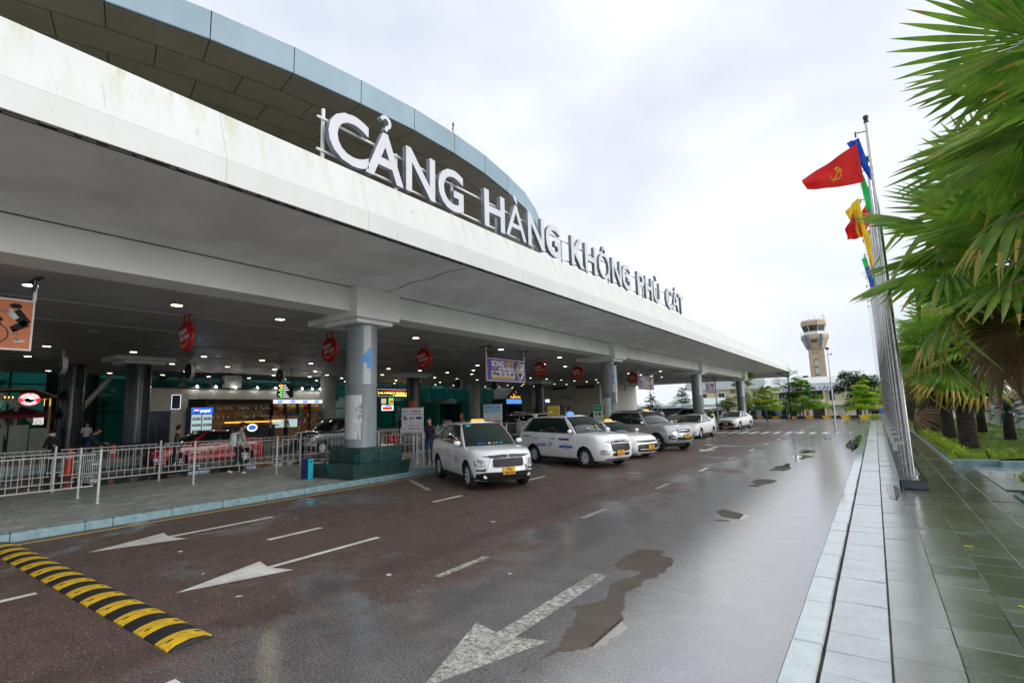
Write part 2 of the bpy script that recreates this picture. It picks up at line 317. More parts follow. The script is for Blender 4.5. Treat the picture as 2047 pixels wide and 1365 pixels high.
    bp = _n(t, 'ShaderNodeBump', Distance=.006*amp); t.links.new(bst, bp.inputs['Strength']); t.links.new(fine, bp.inputs['Height']); t.links.new(bp.outputs[0], b.inputs['Normal']); t.links.new(bp.outputs[0], b.inputs['Coat Normal'])
    t.links.new(cr, b.inputs['Coat Roughness']); b.inputs['Coat IOR'].default_value = cior; t.links.new(cw, b.inputs['Coat Weight'])
    return m
wet_ground('asphalt', (.082, .052, .043), (.125, .115, .117), .8, (-5.4, -1.9), .5, .3, .35, .7, 48., .44, 1.8, .11, 3.7, (-2.5, .30), .75, .15)  # wet tone paler than dry: part of the sky sheen put into the colour
wet_ground('paving_wet', (.15, .17, .15), (.12, .14, .12), .3, (-1.5, .2), .3, .2, .5, .8, 40., .46, 1.8, .12, 2.2, None, 0, .4, 3., .3)
wet_ground('paving_dark', (.10, .115, .075), (.07, .085, .06), .35, (-1.0, .6), .35, .25, .45, .8, 40., .60, 1.8, .12, 1.8, None, 0, .15, 3., .4)
wet_ground('paving_light', (.34, .38, .39), (.30, .34, .35), .2, (-3, -2), .26, .2, .5, .5, 45., .42, 1.4, .14, 2.2, None, 0, .5, 3., .12)
wet_ground('paving_grey', (.27, .29, .265), (.23, .25, .225), .18, (-13, -8), .45, .25, .4, .2, 50., .7)
wet_ground('inner_road', (.03, .03, .032), (.025, .025, .027), .3, (-30, -20), .4, .22, .4, .3, 90., .6)
wet_ground('paint_road', (.62, .61, .57), (.5, .49, .46), .12, (-5.5, -1), .4, .22, .5, .2, 90.)
def worn(name, keep):
    wet_ground(name, (.5, .49, .44), (.42, .41, .37), .2, (-5.5, -1), .4, .25, .5, .3, 90.)
    m = MATS[name]; t = m.node_tree; b = t.nodes['Principled BSDF']; g = _n(t, 'ShaderNodeNewGeometry')
    nz = _n(t, 'ShaderNodeTexNoise', Scale=16., Detail=9., Roughness=.85); t.links.new(g.outputs['Position'], nz.inputs['Vector'])
    r = _n(t, 'ShaderNodeMapRange'); r.inputs[1].default_value = keep-.07; r.inputs[2].default_value = keep+.10; t.links.new(nz.outputs['Fac'], r.inputs[0]); t.links.new(r.outputs[0], b.inputs['Alpha'])
worn('paint_worn', .46)
pm('water', (.085, .066, .05), .03, .2, 2, spec=.6, ior=1.36, obj=False, bump=0)
pm('rubber_black', (.018, .02, .022), .45, .2, 10, bump=.25, bscale=60); pm('rubber_yellow', (.78, .48, .01), .42, .12, 11, col2=(.42, .27, .03), bump=.25, bscale=60, fine=.12)
pm('cone_orange', (.8, .06, .015), .45, .08); pm('concrete', (.36, .36, .34), .8, .15, 3, bump=.2); pm('road_far', (.12, .12, .12), .35, .2, .3)
pm('tower_tan', (.50, .39, .26), .75, .1, .6, bump=.05, fine=0); pm('tower_cream', (.66, .56, .36), .75, .08); pm('bld_cream', (.72, .66, .45), .75, .08, .5); pm('bld_roof', (.62, .68, .66), .5, .06); pm('shed_green', (.5, .6, .56), .5, .08)
pm('window_dark', (.02, .03, .05), .15, .2); pm('hill_haze', (.42, .5, .53), .95, .1, .002, obj=False, spec=0); pm('tower_blue', (.10, .25, .5), .6); pm('shutter', (.45, .52, .5), .6)  # far hill tone: pale blue grey puts distance haze into the colour
pm('brick_mix', (.25, .12, .08), .6, .4, 8)
# ------------------------------------------------------------------ ground, road, kerbs, pavements
g = MB(); g.quad((-2500, -600, -1.35), (2500, -600, -1.35), (2500, 4500, -1.35), (-2500, 4500, -1.35)); struct(g, 'ground', 'road_far')
g = MB(); g.b2(-80, 60, -60, 79.5, -1.3, -.03); struct(g, 'forecourt_ground', 'road_far')
rd = MB(); rd.quad((-12.40, -30, 0), (-.74, -30, 0), (-.74, 66, 0), (-12.40, 66, 0)); rd.quad((-60, 66, 0), (40, 66, 0), (40, 79.4, 0), (-60, 79.4, 0)); rd.quad((-.74, 58, 0), (20, 58, 0), (20, 66, 0), (-.74, 66, 0)); struct(rd, 'road', 'asphalt')
ir = MB(); ir.quad((-28.0, -30, 0), (-18.9, -30, 0), (-18.9, 66, 0), (-28.0, 66, 0)); ir.quad((-60, 62.5, -.004), (-28, 62.5, -.004), (-28, 66, -.004), (-60, 66, -.004)); struct(ir, 'drop_off_road', 'inner_road')
def arrow(x, y0, w=.42, shaft=.075, L=3.0, head=1.22, m='paint_road', name='road_arrow'):
    b = MB(); z = .004
    b.add([(x, y0, z), (x+w, y0+head+.02, z), (x+shaft, y0+head-.08, z), (x+shaft, y0+L, z), (x-shaft, y0+L, z), (x-shaft, y0+head-.08, z), (x-w, y0+head, z)], [(0, 1, 2), (2, 3, 4, 5), (0, 2, 5), (0, 5, 6)])
    return struct(b, name, m)
arrow(-10.24, 2.98, .45, .06); arrow(-6.9, 2.88, .40, .055); arrow(-2.93, 2.90, .40, .10, 3.05, 1.14, 'paint_worn')
arrow(-6.45, 23.4, .42, .09); arrow(-2.9, 23.6, .42, .09, m='paint_worn'); arrow(-10.2, 24, .42, .09)
def mark(x0, x1, y0, y1, m='paint_road', name='lane_dash'):
    b = MB(); b.quad((x0, y0, .004), (x1, y0, .004), (x1, y1, .004), (x0, y1, .004)); return struct(b, name, m)
for k in range(15):
    y = .98+3.88*k; mark(-8.47-.02*(k == 1), -8.36, y, y+1.0, 'paint_road')
    mark(-4.68, -4.57, y, y+1.0, 'paint_worn' if k in (1, 2, 3, 5) else 'paint_road')
mark(-12.06, -11.97, -20, 64, 'yellow', 'yellow_edge_line')
for k in range(9):
    y = 5.3+5.9*k; b = MB(); b.add([(-11.85, y, .004), (-9.8, y-1.25, .004), (-9.72, y-1.13, .004), (-11.77, y+.13, .004)], [(0, 1, 2, 3)])
    if k: struct(b, 'parking_bay_line', 'paint_worn')
for k in range(13): mark(-10.2+.72*k, -9.86+.72*k, 38.2, 41.2, 'paint_road', 'crossing_stripe')
for k in range(0): mark(-9.6+1.1*k, -8.9+1.1*k, 52.4, 55.4, 'paint_road', 'crossing_stripe')
# puddles lying on the road and the paving, each with its own ragged outline
def puddle(cx, cy, a, b, rot, z=.003, seed=0, n=56, rag=.22, mat='water'):
    r = random.Random(seed); ph = [r.uniform(0, 6.28) for _ in range(6)]; pts = []
    for k in range(n):
        t = 2*math.pi*k/n; q = 1+rag*(math.sin(2*t+ph[0])*.5+math.sin(3*t+ph[1])*.45+math.sin(5*t+ph[2])*.35+math.sin(9*t+ph[3])*.2+math.sin(14*t+ph[4])*.12)
        x, y = a*q*math.cos(t), b*q*math.sin(t); pts.append((cx+x*math.cos(rot)-y*math.sin(rot), cy+x*math.sin(rot)+y*math.cos(rot), z))
    m = MB(); m.add(pts+[(cx, cy, z)], [(k, (k+1) % n, n) for k in range(n)]); return struct(m, 'puddle', mat)
for a in ((-1.0, 31, .25, 6.2, 0, .003, 18), (.12, 13.6, .10, 1.3, 0, .1265, 41)):
    puddle(a[0], a[1], a[2], a[3], a[4], a[5], a[6])
# ---- stone pieces: shared meshes
def slab_mesh(name, dx, dy, dz, mats, bev=.006):
    b = MB(); b.box((0, 0, -dz/2), (dx, dy, dz), bev=bev); return b.mesh(name, mats)
rp = MB(); rp.b2(-.735, 1.74, -8, 58, -.3, .07); rp.b2(1.74, 8, 14.6, 19.3, -.3, .07); rp.b2(1.74, 2.1, -8, 14.6, -.3, .07); right_pav = struct(rp, 'right_pavement', 'concrete')
pavm = [slab_mesh('paver', .406, .396, .05, m, .004) for m in ('paving_light', 'paving_wet', 'paving_dark')]
cols = [-.295, .125, .535, .945, 1.355, 1.765]
y = 3.4; npv = 0; far = MB(); fmats = ['paving_light', 'paving_wet', 'paving_dark']
rr = random.Random(3)
while y < 57:
    for ci, cx in enumerate(cols):
        off = (0, .13, .2, .07, .26, .16)[ci]; cy = y+off
        mi = 0 if ci == 0 else (1 if ci == 1 else rr.choice((1, 2, 2)))
        if .26 < cx < .75 and 13.95 < cy < 44.4: continue
        if y < 21 and npv < 290:
            o = put('paver', pavm[mi], right_pav); o.location = (cx, cy, .12+rr.uniform(-.0025, .0025)); o.rotation_euler = (rr.uniform(-.009, .009), rr.uniform(-.009, .009), rr.uniform(-.004, .004)); npv += 1
        else: far.box((cx, cy, .095+rr.uniform(-.002, .002)), (.406, .396, .05), mi=mi, bev=.004)
    y += .40
for iy in range(11):
    for ix in range(14): far.box((2.22+ix*.41, 14.85+iy*.41, .096), (.402, .40, .05), mi=0 if iy > 4 else 1, bev=.005)
build(far, 'paver_field', fmats, right_pav, kind='stuff')
km = [slab_mesh('kerb_stone', .222, L, .20, 'kerb_pale', .012) for L in (.98, .80, .62)]
kerb_r = thing('right_kerb', 'pale blue stone kerb between the wet road and the paving on the right', 'kerb', (-.64, 0, 0))
y = -2.
while y < 57.5:
    j = rr.choice((0, 0, 1, 2)); L = (.99, .81, .63)[j]
    o = put('kerb_stone', km[j], kerb_r); o.location = (.006+rr.uniform(-.004, .004), y+L/2, .125+rr.uniform(-.003, .003)); y += L+.004
jt = MB(); jt.b2(-.535, -.50, -4, 57.5, .0, .104); build(jt, 'joint', 'soil', kerb_r, world=True)
# ---- left island
li = MB(); li.b2(-18.9, -12.62, -30, 60, -.3, .10); island = struct(li, 'left_pavement', 'concrete')
tm = slab_mesh('paving_tile', .396, .396, .05, 'paving_grey'); nt_ = 0; fld = MB()
for ix in range(16):
    for iy in range(150):
        cx = -12.83-ix*.4; cy = -3+iy*.4+(.2 if ix % 2 else 0)
        if cx < -18.85: continue
        if cx > -16.7 and 2.0 < cy < 12.2 and nt_ < 285:
            o = put('paving_tile', tm, island); o.location = (cx, cy, .15+rr.uniform(-.003, .003)); o.rotation_euler = (rr.uniform(-.005, .005), rr.uniform(-.005, .005), 0); nt_ += 1
        else: fld.box((cx, cy, .125+rr.uniform(-.002, .002)), (.396, .396, .05), bev=.004)
build(fld, 'tile_field', 'paving_grey', island, kind='stuff')
kl = [slab_mesh('kerb_stone', .24, L, .24, 'kerb_stone', .02) for L in (1.02, .42)]
kerb_l = thing('left_kerb', 'blue green stone kerb along the island under the white canopy edge', 'kerb', (-12.5, 0, 0))
y = -6.2
while y < 60:
    j = 1 if rr.random() < .12 else 0; L = (1.03, .43)[j]; o = put('kerb_stone', kl[j], kerb_l); o.location = (rr.uniform(-.004, .004), y+L/2, .153+rr.uniform(-.002, .002)); y += L+.003
# inner terrace in front of the terminal
te = MB(); te.b2(-75, -28.2, -40, 62.4, -.3, .38); struct(te, 'terrace', 'paving_grey'); tk = MB(); tk.b2(-28.2, -27.98, -40, 62.4, -.2, .2); struct(tk, 'terrace_kerb', 'kerb_stone')
# litter on the road
for (x, y_) in ((-8.93, 3.75), (-11.6, 2.45), (-7.4, 3.4), (-6.1, 3.2), (-3.9, 5.4), (1.3, 7.2), (.8, 8.9), (1.0, 5.9), (-5.2, 4.6), (-9.6, 6.1), (-5.9, 7.7), (.9, 6.6), (-13.6, 5.6), (-14.3, 6.2)):
    b = MB(); s_ = rr.uniform(.025, .07); b.add([(-s_, 0, 0), (-.3*s_, .6*s_, .004), (s_, .3*s_, .002), (.5*s_, -.5*s_, .007), (-.4*s_, -.45*s_, .001)], [(0, 1, 2, 3, 4)])
    z = .128 if x > -.5 else (.158 if x < -12.6 else .007)
    o = build(b, 'fallen_leaf', 'bag_white' if x < -2 else 'leaf_yellow', fix=False); o.location = (x, y_, z); o.rotation_euler.z = rr.uniform(0, 6)
    tag(o, 'small pale fallen leaf or scrap lying on the wet ground', 'leaf', 'pale scraps scattered over road and paving')
# ------------------------------------------------------------------ speed hump
hump = thing('speed_hump', 'yellow and black striped rubber speed hump across the left lanes', 'speed hump', (-8.5, 2.34, 0))
def hump_seg(black, w=.243):
    b = MB(); n = 10; prof = [(-.19+.38*i/n, .012+.040*math.sin(math.pi*i/n)**.8) for i in range(n+1)]
    vs = []; 
    for sx in (-w/2, w/2):
        vs += [(sx, py, pz) for py, pz in prof]
    fs = [(i, i+1, n+2+i, n+1+i) for i in range(n)]
    b.add(vs, fs)
    for sx in (-w/2, w/2): b.add([(sx, py, pz) for py, pz in prof]+[(sx, .19, 0), (sx, -.19, 0)], [tuple(range(n+3))])
    b.add([(-w/2, -.19, 0), (w/2, -.19, 0), (w/2, -.19, .012), (-w/2, -.19, .012)], [(0, 1, 2, 3)]); b.add([(-w/2, .19, 0), (w/2, .19, 0), (w/2, .19, .012), (-w/2, .19, .012)], [(0, 1, 2, 3)])
    return b.mesh('hump_segment', 'rubber_black' if black else 'rubber_yellow', 30)
hm = [hump_seg(0), hump_seg(1)]; bolt = MB(); bolt.tube((0, 0, 0), (0, 0, .004), .014, n=8); bolt.b2(-.006, .006, -.03, .03, 0, .0035); boltm = bolt.mesh('bolt', 'rubber_black')
for k in range(28):
    o = put('hump_segment', hm[k % 2], hump); o.location = (3.23-.125-.25*k, rr.uniform(-.003, .003), 0)
    for sy in (-.12, .13):
        q = put('bolt', boltm, o); q.location = (rr.uniform(-.03, .03), sy, .037 if sy < 0 else .035); q.rotation_euler = (.22 if sy < 0 else -.22, 0, rr.uniform(-.3, .3))
ec = MB(); ec.prism([(-.19, 0), (-.12, .035), (0, .05), (.12, .035), (.19, 0)], 3.235, 3.27, 'x'); build(ec, 'end_cap', 'rubber_black', hump)
# ------------------------------------------------------------------ railings
BARM = {}
def rail_run(p0, p1, label, z0=.15, top=1.12, bot=.41, post_ends=(1, 1), pitch=.18, grp='grey metal railings on the island'):
    p0, p1 = Vector((*p0, z0)), Vector((*p1, z0)); d = p1-p0; L = d.length; a = math.atan2(d.y, d.x)
    t = thing('railing', label, 'railing', p0, a, grp)
    for k, f in enumerate(post_ends):
        if not f: continue
        b = MB(); b.tube((0, 0, 0), (0, 0, top+.10), .032, n=10); b.tube((0, 0, 0), (0, 0, .015), .06, n=10); b.tube((0, 0, top+.10), (0, 0, top+.11), .036, n=10); o = build(b, 'post', 'galv', t, smooth=40); o.location = (k*L, 0, 0)
    g0 = .10; 
    for zz, nm in ((top, 'top_rail'), (bot, 'bottom_rail')):
        b = MB(); b.tube((g0, 0, zz), (L-g0, 0, zz), .017, n=6); build(b, nm, 'galv', t, smooth=40)
    for zz in (top-.22, bot+.10):
        for x0 in (.0, L-g0-.06):
            b = MB(); b.tube((x0, 0, zz), (x0+.16, 0, zz), .012, n=5); build(b, 'bracket', 'galv', t)
    if 'b' not in BARM:
        b = MB(); b.tube((0, 0, bot), (0, 0, top), .0075, n=5, cap=False); BARM['b'] = b.mesh('bar', 'galv', 50)
    n = int((L-2*g0)/pitch)
    for k in range(n+1):
        o = put('bar', BARM['b'], t); o.location = (g0+.04+(L-2*g0-.08)*k/n, 0, 0)
    return t
rail_run((-14.9, .1), (-14.9, 2.3), 'grey railing at the left picture edge nearest the road', post_ends=(1, 0))
rail_run((-14.9, 2.0), (-14.91, 4.44), 'near grey railing ending at the tall post beside the gate', post_ends=(0, 1))
rail_run((-16.5, 2.0), (-16.5, 4.5), 'grey railing behind the near left one, ending at the gate hinge', post_ends=(1, 1))
rail_run((-15.05, 4.50), (-16.42, 4.50), 'short grey gate panel swung between the two railing rows', post_ends=(0, 0), pitch=.13)
rail_run((-16.5, 4.62), (-16.48, 7.16), 'front grey railing in front of the orange cones', post_ends=(0, 1))
rail_run((-16.48, 7.16), (-16.25, 9.58), 'front grey railing the walker in the hooded top passes', post_ends=(0, 1))
rail_run((-16.25, 9.6), (-15.0, 11.4), 'front grey railing running behind the cyan bin to the pedestal', post_ends=(0, 1))
ys = [-2.7, -.3, 2.15, 4.55, 7.1, 9.58, 11.89]; lb = ['back grey railing at the far left edge of the photo', 'back grey railing behind the leftmost front panel', 'back grey railing below the kiosk with the red oval sign', 'back grey railing right beside the nearer orange cone', 'back grey railing in front of the red saloon bumper', 'back grey railing behind the walker with the pale backpack']
for k in range(6): rail_run((-18.95+.07*k, ys[k]), (-18.88+.07*k, ys[k+1]), lb[k], post_ends=(0, 1))
lb2 = ['back grey railing before the dark grey people carrier', 'back grey railing left of the tall round column base', 'back grey railing right behind the column pedestal', 'back grey railing behind the large white price board', 'back grey railing behind the first white taxi', 'back grey railing between the first and second white taxi', 'back grey railing behind the second white taxi', 'back grey railing behind the grey taxi', 'back grey railing behind the far white taxis']
for k in range(9): rail_run((-18.3, 11.89+2.5*k), (-18.3, 14.39+2.5*k), lb2[k], post_ends=(0, 1))
rail_run((-14.35, 12.2), (-12.98, 13.0), 'front grey railing beside the white price board, right of the pedestal', post_ends=(1, 1), pitch=.16)
rail_run((-14.3, 14.0), (-14.3, 16.9), 'front grey railing between the two white taxis', post_ends=(1, 1), pitch=.13)
rail_run((-14.3, 16.9), (-14.3, 19.8), 'front grey railing behind the roof of the second white taxi', post_ends=(0, 1), pitch=.13)
# ------------------------------------------------------------------ canopy
can = thing('canopy', 'long white concrete canopy on round grey columns in front of the terminal', 'canopy', (-13.45, 0, 0))
Y0, Y1 = -32., 75.
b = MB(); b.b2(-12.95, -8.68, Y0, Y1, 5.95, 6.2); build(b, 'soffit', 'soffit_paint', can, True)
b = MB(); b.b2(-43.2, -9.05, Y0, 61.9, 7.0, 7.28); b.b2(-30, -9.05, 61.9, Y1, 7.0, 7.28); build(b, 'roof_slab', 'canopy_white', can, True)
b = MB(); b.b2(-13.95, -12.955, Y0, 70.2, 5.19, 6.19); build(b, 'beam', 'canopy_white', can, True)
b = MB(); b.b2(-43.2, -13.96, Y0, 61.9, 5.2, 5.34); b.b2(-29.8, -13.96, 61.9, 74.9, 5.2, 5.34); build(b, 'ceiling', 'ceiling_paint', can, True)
b = MB(); b.b2(-29.8, -8.7, 74.9, 75.0, 5.34, 7.0); b.b2(-43.2, -43.0, Y0, 61.9, 5.34, 7.0); build(b, 'end_wall', 'canopy_white', can, True)
seg = 3.0; bm_ = MB(); bm_.b2(-.09, 0, 0, seg-.005, 5.95, 6.372); band = bm_.mesh('fascia_panel', 'canopy_face')
bm_ = MB(); bm_.prism([(0-.002, 6.376), (-.35, 7.36), (-.5, 7.36), (-.5, 6.376)], 0, seg-.005, 'y'); slope = bm_.mesh('fascia_slope', 'canopy_face')
k = 0
while Y0+k*seg < Y1-.1:
    for me, nm in ((band, 'fascia_panel'), (slope, 'fascia_slope')):
        o = put(nm, me, can); o.location = (-8.6+13.45, Y0+k*seg, 0)
    k += 1
# hip return of the fascia at the far end
b = MB(); b.prism([(-12.95, 5.95), (-8.6, 5.95), (-8.602, 6.372), (-12.95, 6.372)], Y1-.1, Y1, 'y'); build(b, 'fascia_panel', 'canopy_face', can, True)
b = MB(); b.b2(-8.70, -8.655, Y0, Y1, 5.915, 5.949)
r_ = random.Random(5); y = Y0
while y < 40:
    L = r_.uniform(.05, .35); b.b2(-8.652, -8.61, y, y+L, 5.918+r_.uniform(0, .02), 5.9485); y += L+r_.uniform(.02, .35)
build(b, 'drip_edge', 'black', can, True)
for x0 in (-17.25, -20.6, -24.0, -28.4, -32.8, -37.2):
    b = MB(); b.b2(x0-.018, x0+.018, Y0, 61.8, 5.188, 5.1995); build(b, 'ceiling_trim', 'white_metal' if x0 < -20 and x0 > -21 or x0 == -17.25 else 'grey', can, True)
b = MB(); b.b2(-12.954, -12.94, Y0, 70, 5.93, 5.9495); build(b, 'corner_strip', 'soil', can, True)  # thin brown strip along the corner of beam and soffit
# columns
b = MB(); b.lathe([(.49, 1.03), (.49, 2.95), (.495, 2.96), (.495, 2.97), (.49, 2.98), (.49, 4.86)], n=40); shaft = b.mesh('shaft', 'col_grey', 30)
b = MB(); b.b2(-.86, .84, -.86, .86, 4.99, 5.944, bev=.01); b.b2(-1.9, .62, -.72, .72, 5.0, 5.188); capb = b.mesh('capital', 'canopy_white')
b = MB(); b.b2(-1.0, .66, -.72, .72, 4.86, 4.988, bev=.01); capp = b.mesh('cap_plate', 'canopy_white')
b = MB()
b.add([(-1.05, -1.07, .15), (1.03, -1.07, .15), (1.03, 1.05, .15), (-1.05, 1.05, .15), (-1.12, -1.14, .58), (1.10, -1.14, .58), (1.10, 1.12, .58), (-1.12, 1.12, .58)], [(3, 2, 1, 0), (4, 5, 6, 7), (0, 1, 5, 4), (1, 2, 6, 5), (2, 3, 7, 6), (3, 0, 4, 7)])
ped1 = b.mesh('plinth', 'stone_green')
b = MB(); b.b2(-.75, .75, -.60, 1.05, .58, 1.03, bev=.012); ped2 = b.mesh('plinth_top', 'stone_green')
sm = MB()
for a in (-.02, .36): sm.b2(1.108, 1.112, a, a+.004, .17, .58)
b = MB(); b.b2(.7505, .7525, .2, .204, .6, 1.02); b.b2(-.1, -.096, -.6025, -.6005, .6, 1.02); sml = b.mesh('joint', 'concrete')
def wrap(th0, th1, z0, z1, rr_, mi, n=10, wob=0):
    m = MB(); r2 = random.Random(9); e = [r2.uniform(-wob, wob) for _ in range(30)]
    m.grid(lambda u, v: ((rr_)*math.cos(th0+(th1-th0)*u+(e[int(v*14)] if u > .99 else 0)), rr_*math.sin(th0+(th1-th0)*u+(e[int(v*14)] if u > .99 else 0)), z0+(z1-z0)*v), n, 14); return m
def bend_on(me, R_, th, z):
    m = me.copy(); bq = bmesh.new(); bq.from_mesh(m); bmesh.ops.triangulate(bq, faces=bq.faces); bmesh.ops.subdivide_edges(bq, edges=[e for e in bq.edges if e.calc_length() > .05], cuts=4, use_grid_fill=True); bq.to_mesh(m); bq.free()
    for v in m.vertices:
        t = th+v.co.x/R_; v.co = Vector((R_*math.cos(t)+v.co.z*math.cos(t), R_*math.sin(t)+v.co.z*math.sin(t), z+v.co.y))
    return m
pm('poster_white', (.6, .63, .64), .6, .1, 3); pm('torn', (.04, .04, .04), .7)
for i, yy in enumerate((-8.5, 10.72, 29.75, 49.2, 68.2)):
    c_ = put('column', None, can); c_.location = (0, yy, 0)
    for me, nm in ((shaft, 'shaft'), (capb, 'capital'), (capp, 'cap_plate'), (ped1, 'plinth'), (ped2, 'plinth_top'), (sml, 'joint')):
        if i and nm in ('x',): continue
        put(nm, me, c_)
    th_cam = math.atan2(-yy, 13.45)
    if i in (1, 2):
        o = build(wrap(th_cam-R(75), th_cam+R(2), 1.27, 2.62, .494, 0, 12, .05), 'paper', 'poster_white', c_)
        if i == 1:
            bb = MB(); r3 = random.Random(4)
            for _ in range(90):
                t = th_cam+R(2)-abs(r3.gauss(0, R(11))); z = r3.uniform(1.27, 2.45)-r3.uniform(0, .2); w = r3.uniform(.004, .02); h_ = r3.uniform(.01, .07); z = max(1.28, z)
                q = [(.4965*math.cos(t+du/.49), .4965*math.sin(t+du/.49), z+dz) for du, dz in ((0, 0), (w, .2*h_), (w*.9, h_), (-w*.3, .8*h_))]
                bb.quad(*q)
            build(bb, 'torn_marks', 'torn', c_, fix=False)
        me4 = text_mesh('4' if i == 1 else '5', .56, .001, 'skyblue', .035, .42); th4 = th_cam+R(20 if i == 1 else 45)
        put('painted_number', bend_on(me4, .497, th4, 3.5), c_)
for i, (xx, yy) in enumerate(((-30.5, -8.5), (-30.5, 10.4), (-30.5, 29.5), (-30.5, 48.8))):
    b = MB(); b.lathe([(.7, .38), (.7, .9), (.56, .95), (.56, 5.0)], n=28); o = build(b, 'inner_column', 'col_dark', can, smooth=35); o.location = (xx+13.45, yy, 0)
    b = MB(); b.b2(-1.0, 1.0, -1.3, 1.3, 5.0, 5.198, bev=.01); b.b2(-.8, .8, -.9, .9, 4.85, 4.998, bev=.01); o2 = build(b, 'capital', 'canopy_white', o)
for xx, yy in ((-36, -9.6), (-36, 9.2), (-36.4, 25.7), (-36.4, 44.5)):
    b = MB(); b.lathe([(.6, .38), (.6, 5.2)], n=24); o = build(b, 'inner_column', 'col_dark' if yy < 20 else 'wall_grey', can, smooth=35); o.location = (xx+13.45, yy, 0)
# ceiling lamps
b = MB(); b.lathe([(.15, 0), (.15, .014), (.11, .016)], n=14, cap=False); ring = b.mesh('lamp_ring', 'white_metal')
b = MB(); b.lathe([(.001, .006), (.125, .006)], n=14, cap=False); dw = b.mesh('lamp_disc', 'lamp_warm'); dc = b.mesh('lamp_disc', 'lamp_cool'); do = b.mesh('lamp_disc', 'grey')
r_ = random.Random(2)
for xi, xx in enumerate((-15.75, -18.8, -22.3, -25.2, -27.9, -32.6, -35.0, -37.3, -40.9)):
    for k in range(21):
        yy = 3.1+3.07*k-6.14+(.4 if xx == -32.6 else 0)
        if yy > 60: continue
        on = xi in (0, 4, 5, 7, 8) or (yy > 24 and r_.random() < .38)
        if xi == 0 and yy > 12 and k % 2: on = False
        if xi == 0 and yy < 3: continue
        if not on and r_.random() < .35: continue
        cool = yy < 5
        q = put('ceiling_lamp', ring, can); q.location = (xx+13.45, yy, 5.184); e = put('lamp_disc', (dc if cool else dw) if on else do, q)
b = MB(); b.tube((-10.45, 5.05, 7.3), (-10.45, 5.05, 7.95), .075, n=14); b.lathe([(.075, 7.95), (.06, 7.99), (.02, 8.01)], (-10.45, 5.05, 0), 14); build(b, 'vent_pipe', 'canopy_white', can, True, smooth=40)
# rust stain strip on soffit: a crack filled with rust
b = MB(); pts = [(-8.9, 10.6), (-9.6, 10.5), (-10.4, 10.75), (-11.2, 10.7), (-12.0, 10.95), (-12.8, 11.0)]
for p, q in zip(pts, pts[1:]): b.quad((p[0], p[1], 5.946), (q[0], q[1], 5.946), (q[0], q[1]+.07, 5.946), (p[0], p[1]+.05, 5.946))
pm('rust', (.33, .27, .18), .8, .2, 8); build(b, 'rust_stain', 'rust', can, True, fix=False)
# ------------------------------------------------------------------ rooftop letters
sign = thing('rooftop_sign', 'raised silver capital letters on a rail frame along the canopy top', 'sign', (-9.1, 18.8, 7.3))
pm('letter_face', (.56, .58, .62), .4, .04, 2); pm('letter_side', (.20, .24, .28), .35, .1, 2, metal=.4)
starts = [('C', 6.22), ('Ả', 7.22), ('N', 8.46), ('G', 9.62), ('H', 11.62), ('À', 12.72), ('N', 14.0), ('G', 15.15), ('K', 17.04), ('H', 18.2), ('Ô', 19.45), ('N', 20.82), ('G', 21.95), ('P', 23.82), ('H', 24.92), ('Ù', 26.1), ('C', 28.1), ('Á', 29.2), ('T', 30.4)]
for ch, ys_ in starts:
    me = text_mesh('A' if ch == 'Ả' else ch, 1.14, .065, 'letter_face', .0 if ch in 'ÀÁÔÙ' else .03, res=4, align='LEFT').copy()
    xs = [v.co.x for v in me.vertices]; w0 = max(xs)-min(xs); tw = {'K': 1.08, 'P': .95, 'T': .98, 'À': 1.16, 'Ả': 1.16, 'Á': 1.16, 'Ô': 1.14, 'C': 1.08}.get(ch, 1.04)
    me.materials.append(MATS['letter_side'])
    for v in me.vertices: v.co.x = (v.co.x-min(xs))*tw/w0; 
    for p in me.polygons: p.material_index = 0 if p.normal.z > .7 else 1
    if ch == 'Ả':
        hk = MB(); q0 = [(tw/2+.13*math.cos(R(a)), 1.44+.13*math.sin(R(a))) for a in range(170, -75, -22)]; q0.append((tw/2, 1.22)); th_ = .045
        outl = []; inl = []
        for i, p in enumerate(q0):
            a_ = q0[max(0, i-1)]; b_ = q0[min(len(q0)-1, i+1)]; d = Vector((b_[0]-a_[0], b_[1]-a_[1])).normalized(); outl.append((p[0]-d.y*th_, p[1]+d.x*th_)); inl.append((p[0]+d.y*th_, p[1]-d.x*th_))
        n_ = len(q0)
        for z0, z1, mi in ((.065, .065, 0), (-.065, -.065, 1)): hk.add([(*p, z0) for p in outl]+[(*p, z0) for p in inl], [(i, i+1, n_+i+1, n_+i) for i in range(n_-1)], mi)
        for L__ in (outl, inl): hk.add([(*p, -.065) for p in L__]+[(*p, .065) for p in L__], [(i, i+1, n_+i+1, n_+i) for i in range(n_-1)], 1)
        for k2 in (0, n_-1): hk.add([(*outl[k2], -.065), (*inl[k2], -.065), (*inl[k2], .065), (*outl[k2], .065)], [(0, 1, 2, 3)], 1)
        bmx = bmesh.new(); bmx.from_mesh(me); me2 = hk.mesh('hook', ['letter_face', 'letter_side'], fix=False); bmx.from_mesh(me2); bmx.to_mesh(me); bmx.free()
    put('letter', me, sign, True, M=basis((-9.05, ys_, 7.54), (0, 1, 0), (0, 0, 1)))
for zz in (7.68, 8.42):
    b = MB(); b.b2(-9.24, -9.20, 6.1, 31.5, zz-.02, zz+.02); build(b, 'rail', 'white_metal', sign, True)
b = MB(); b.b2(-9.33, -9.17, 6.1, 31.5, 7.36, 7.42); build(b, 'base_rail', 'galv', sign, True)
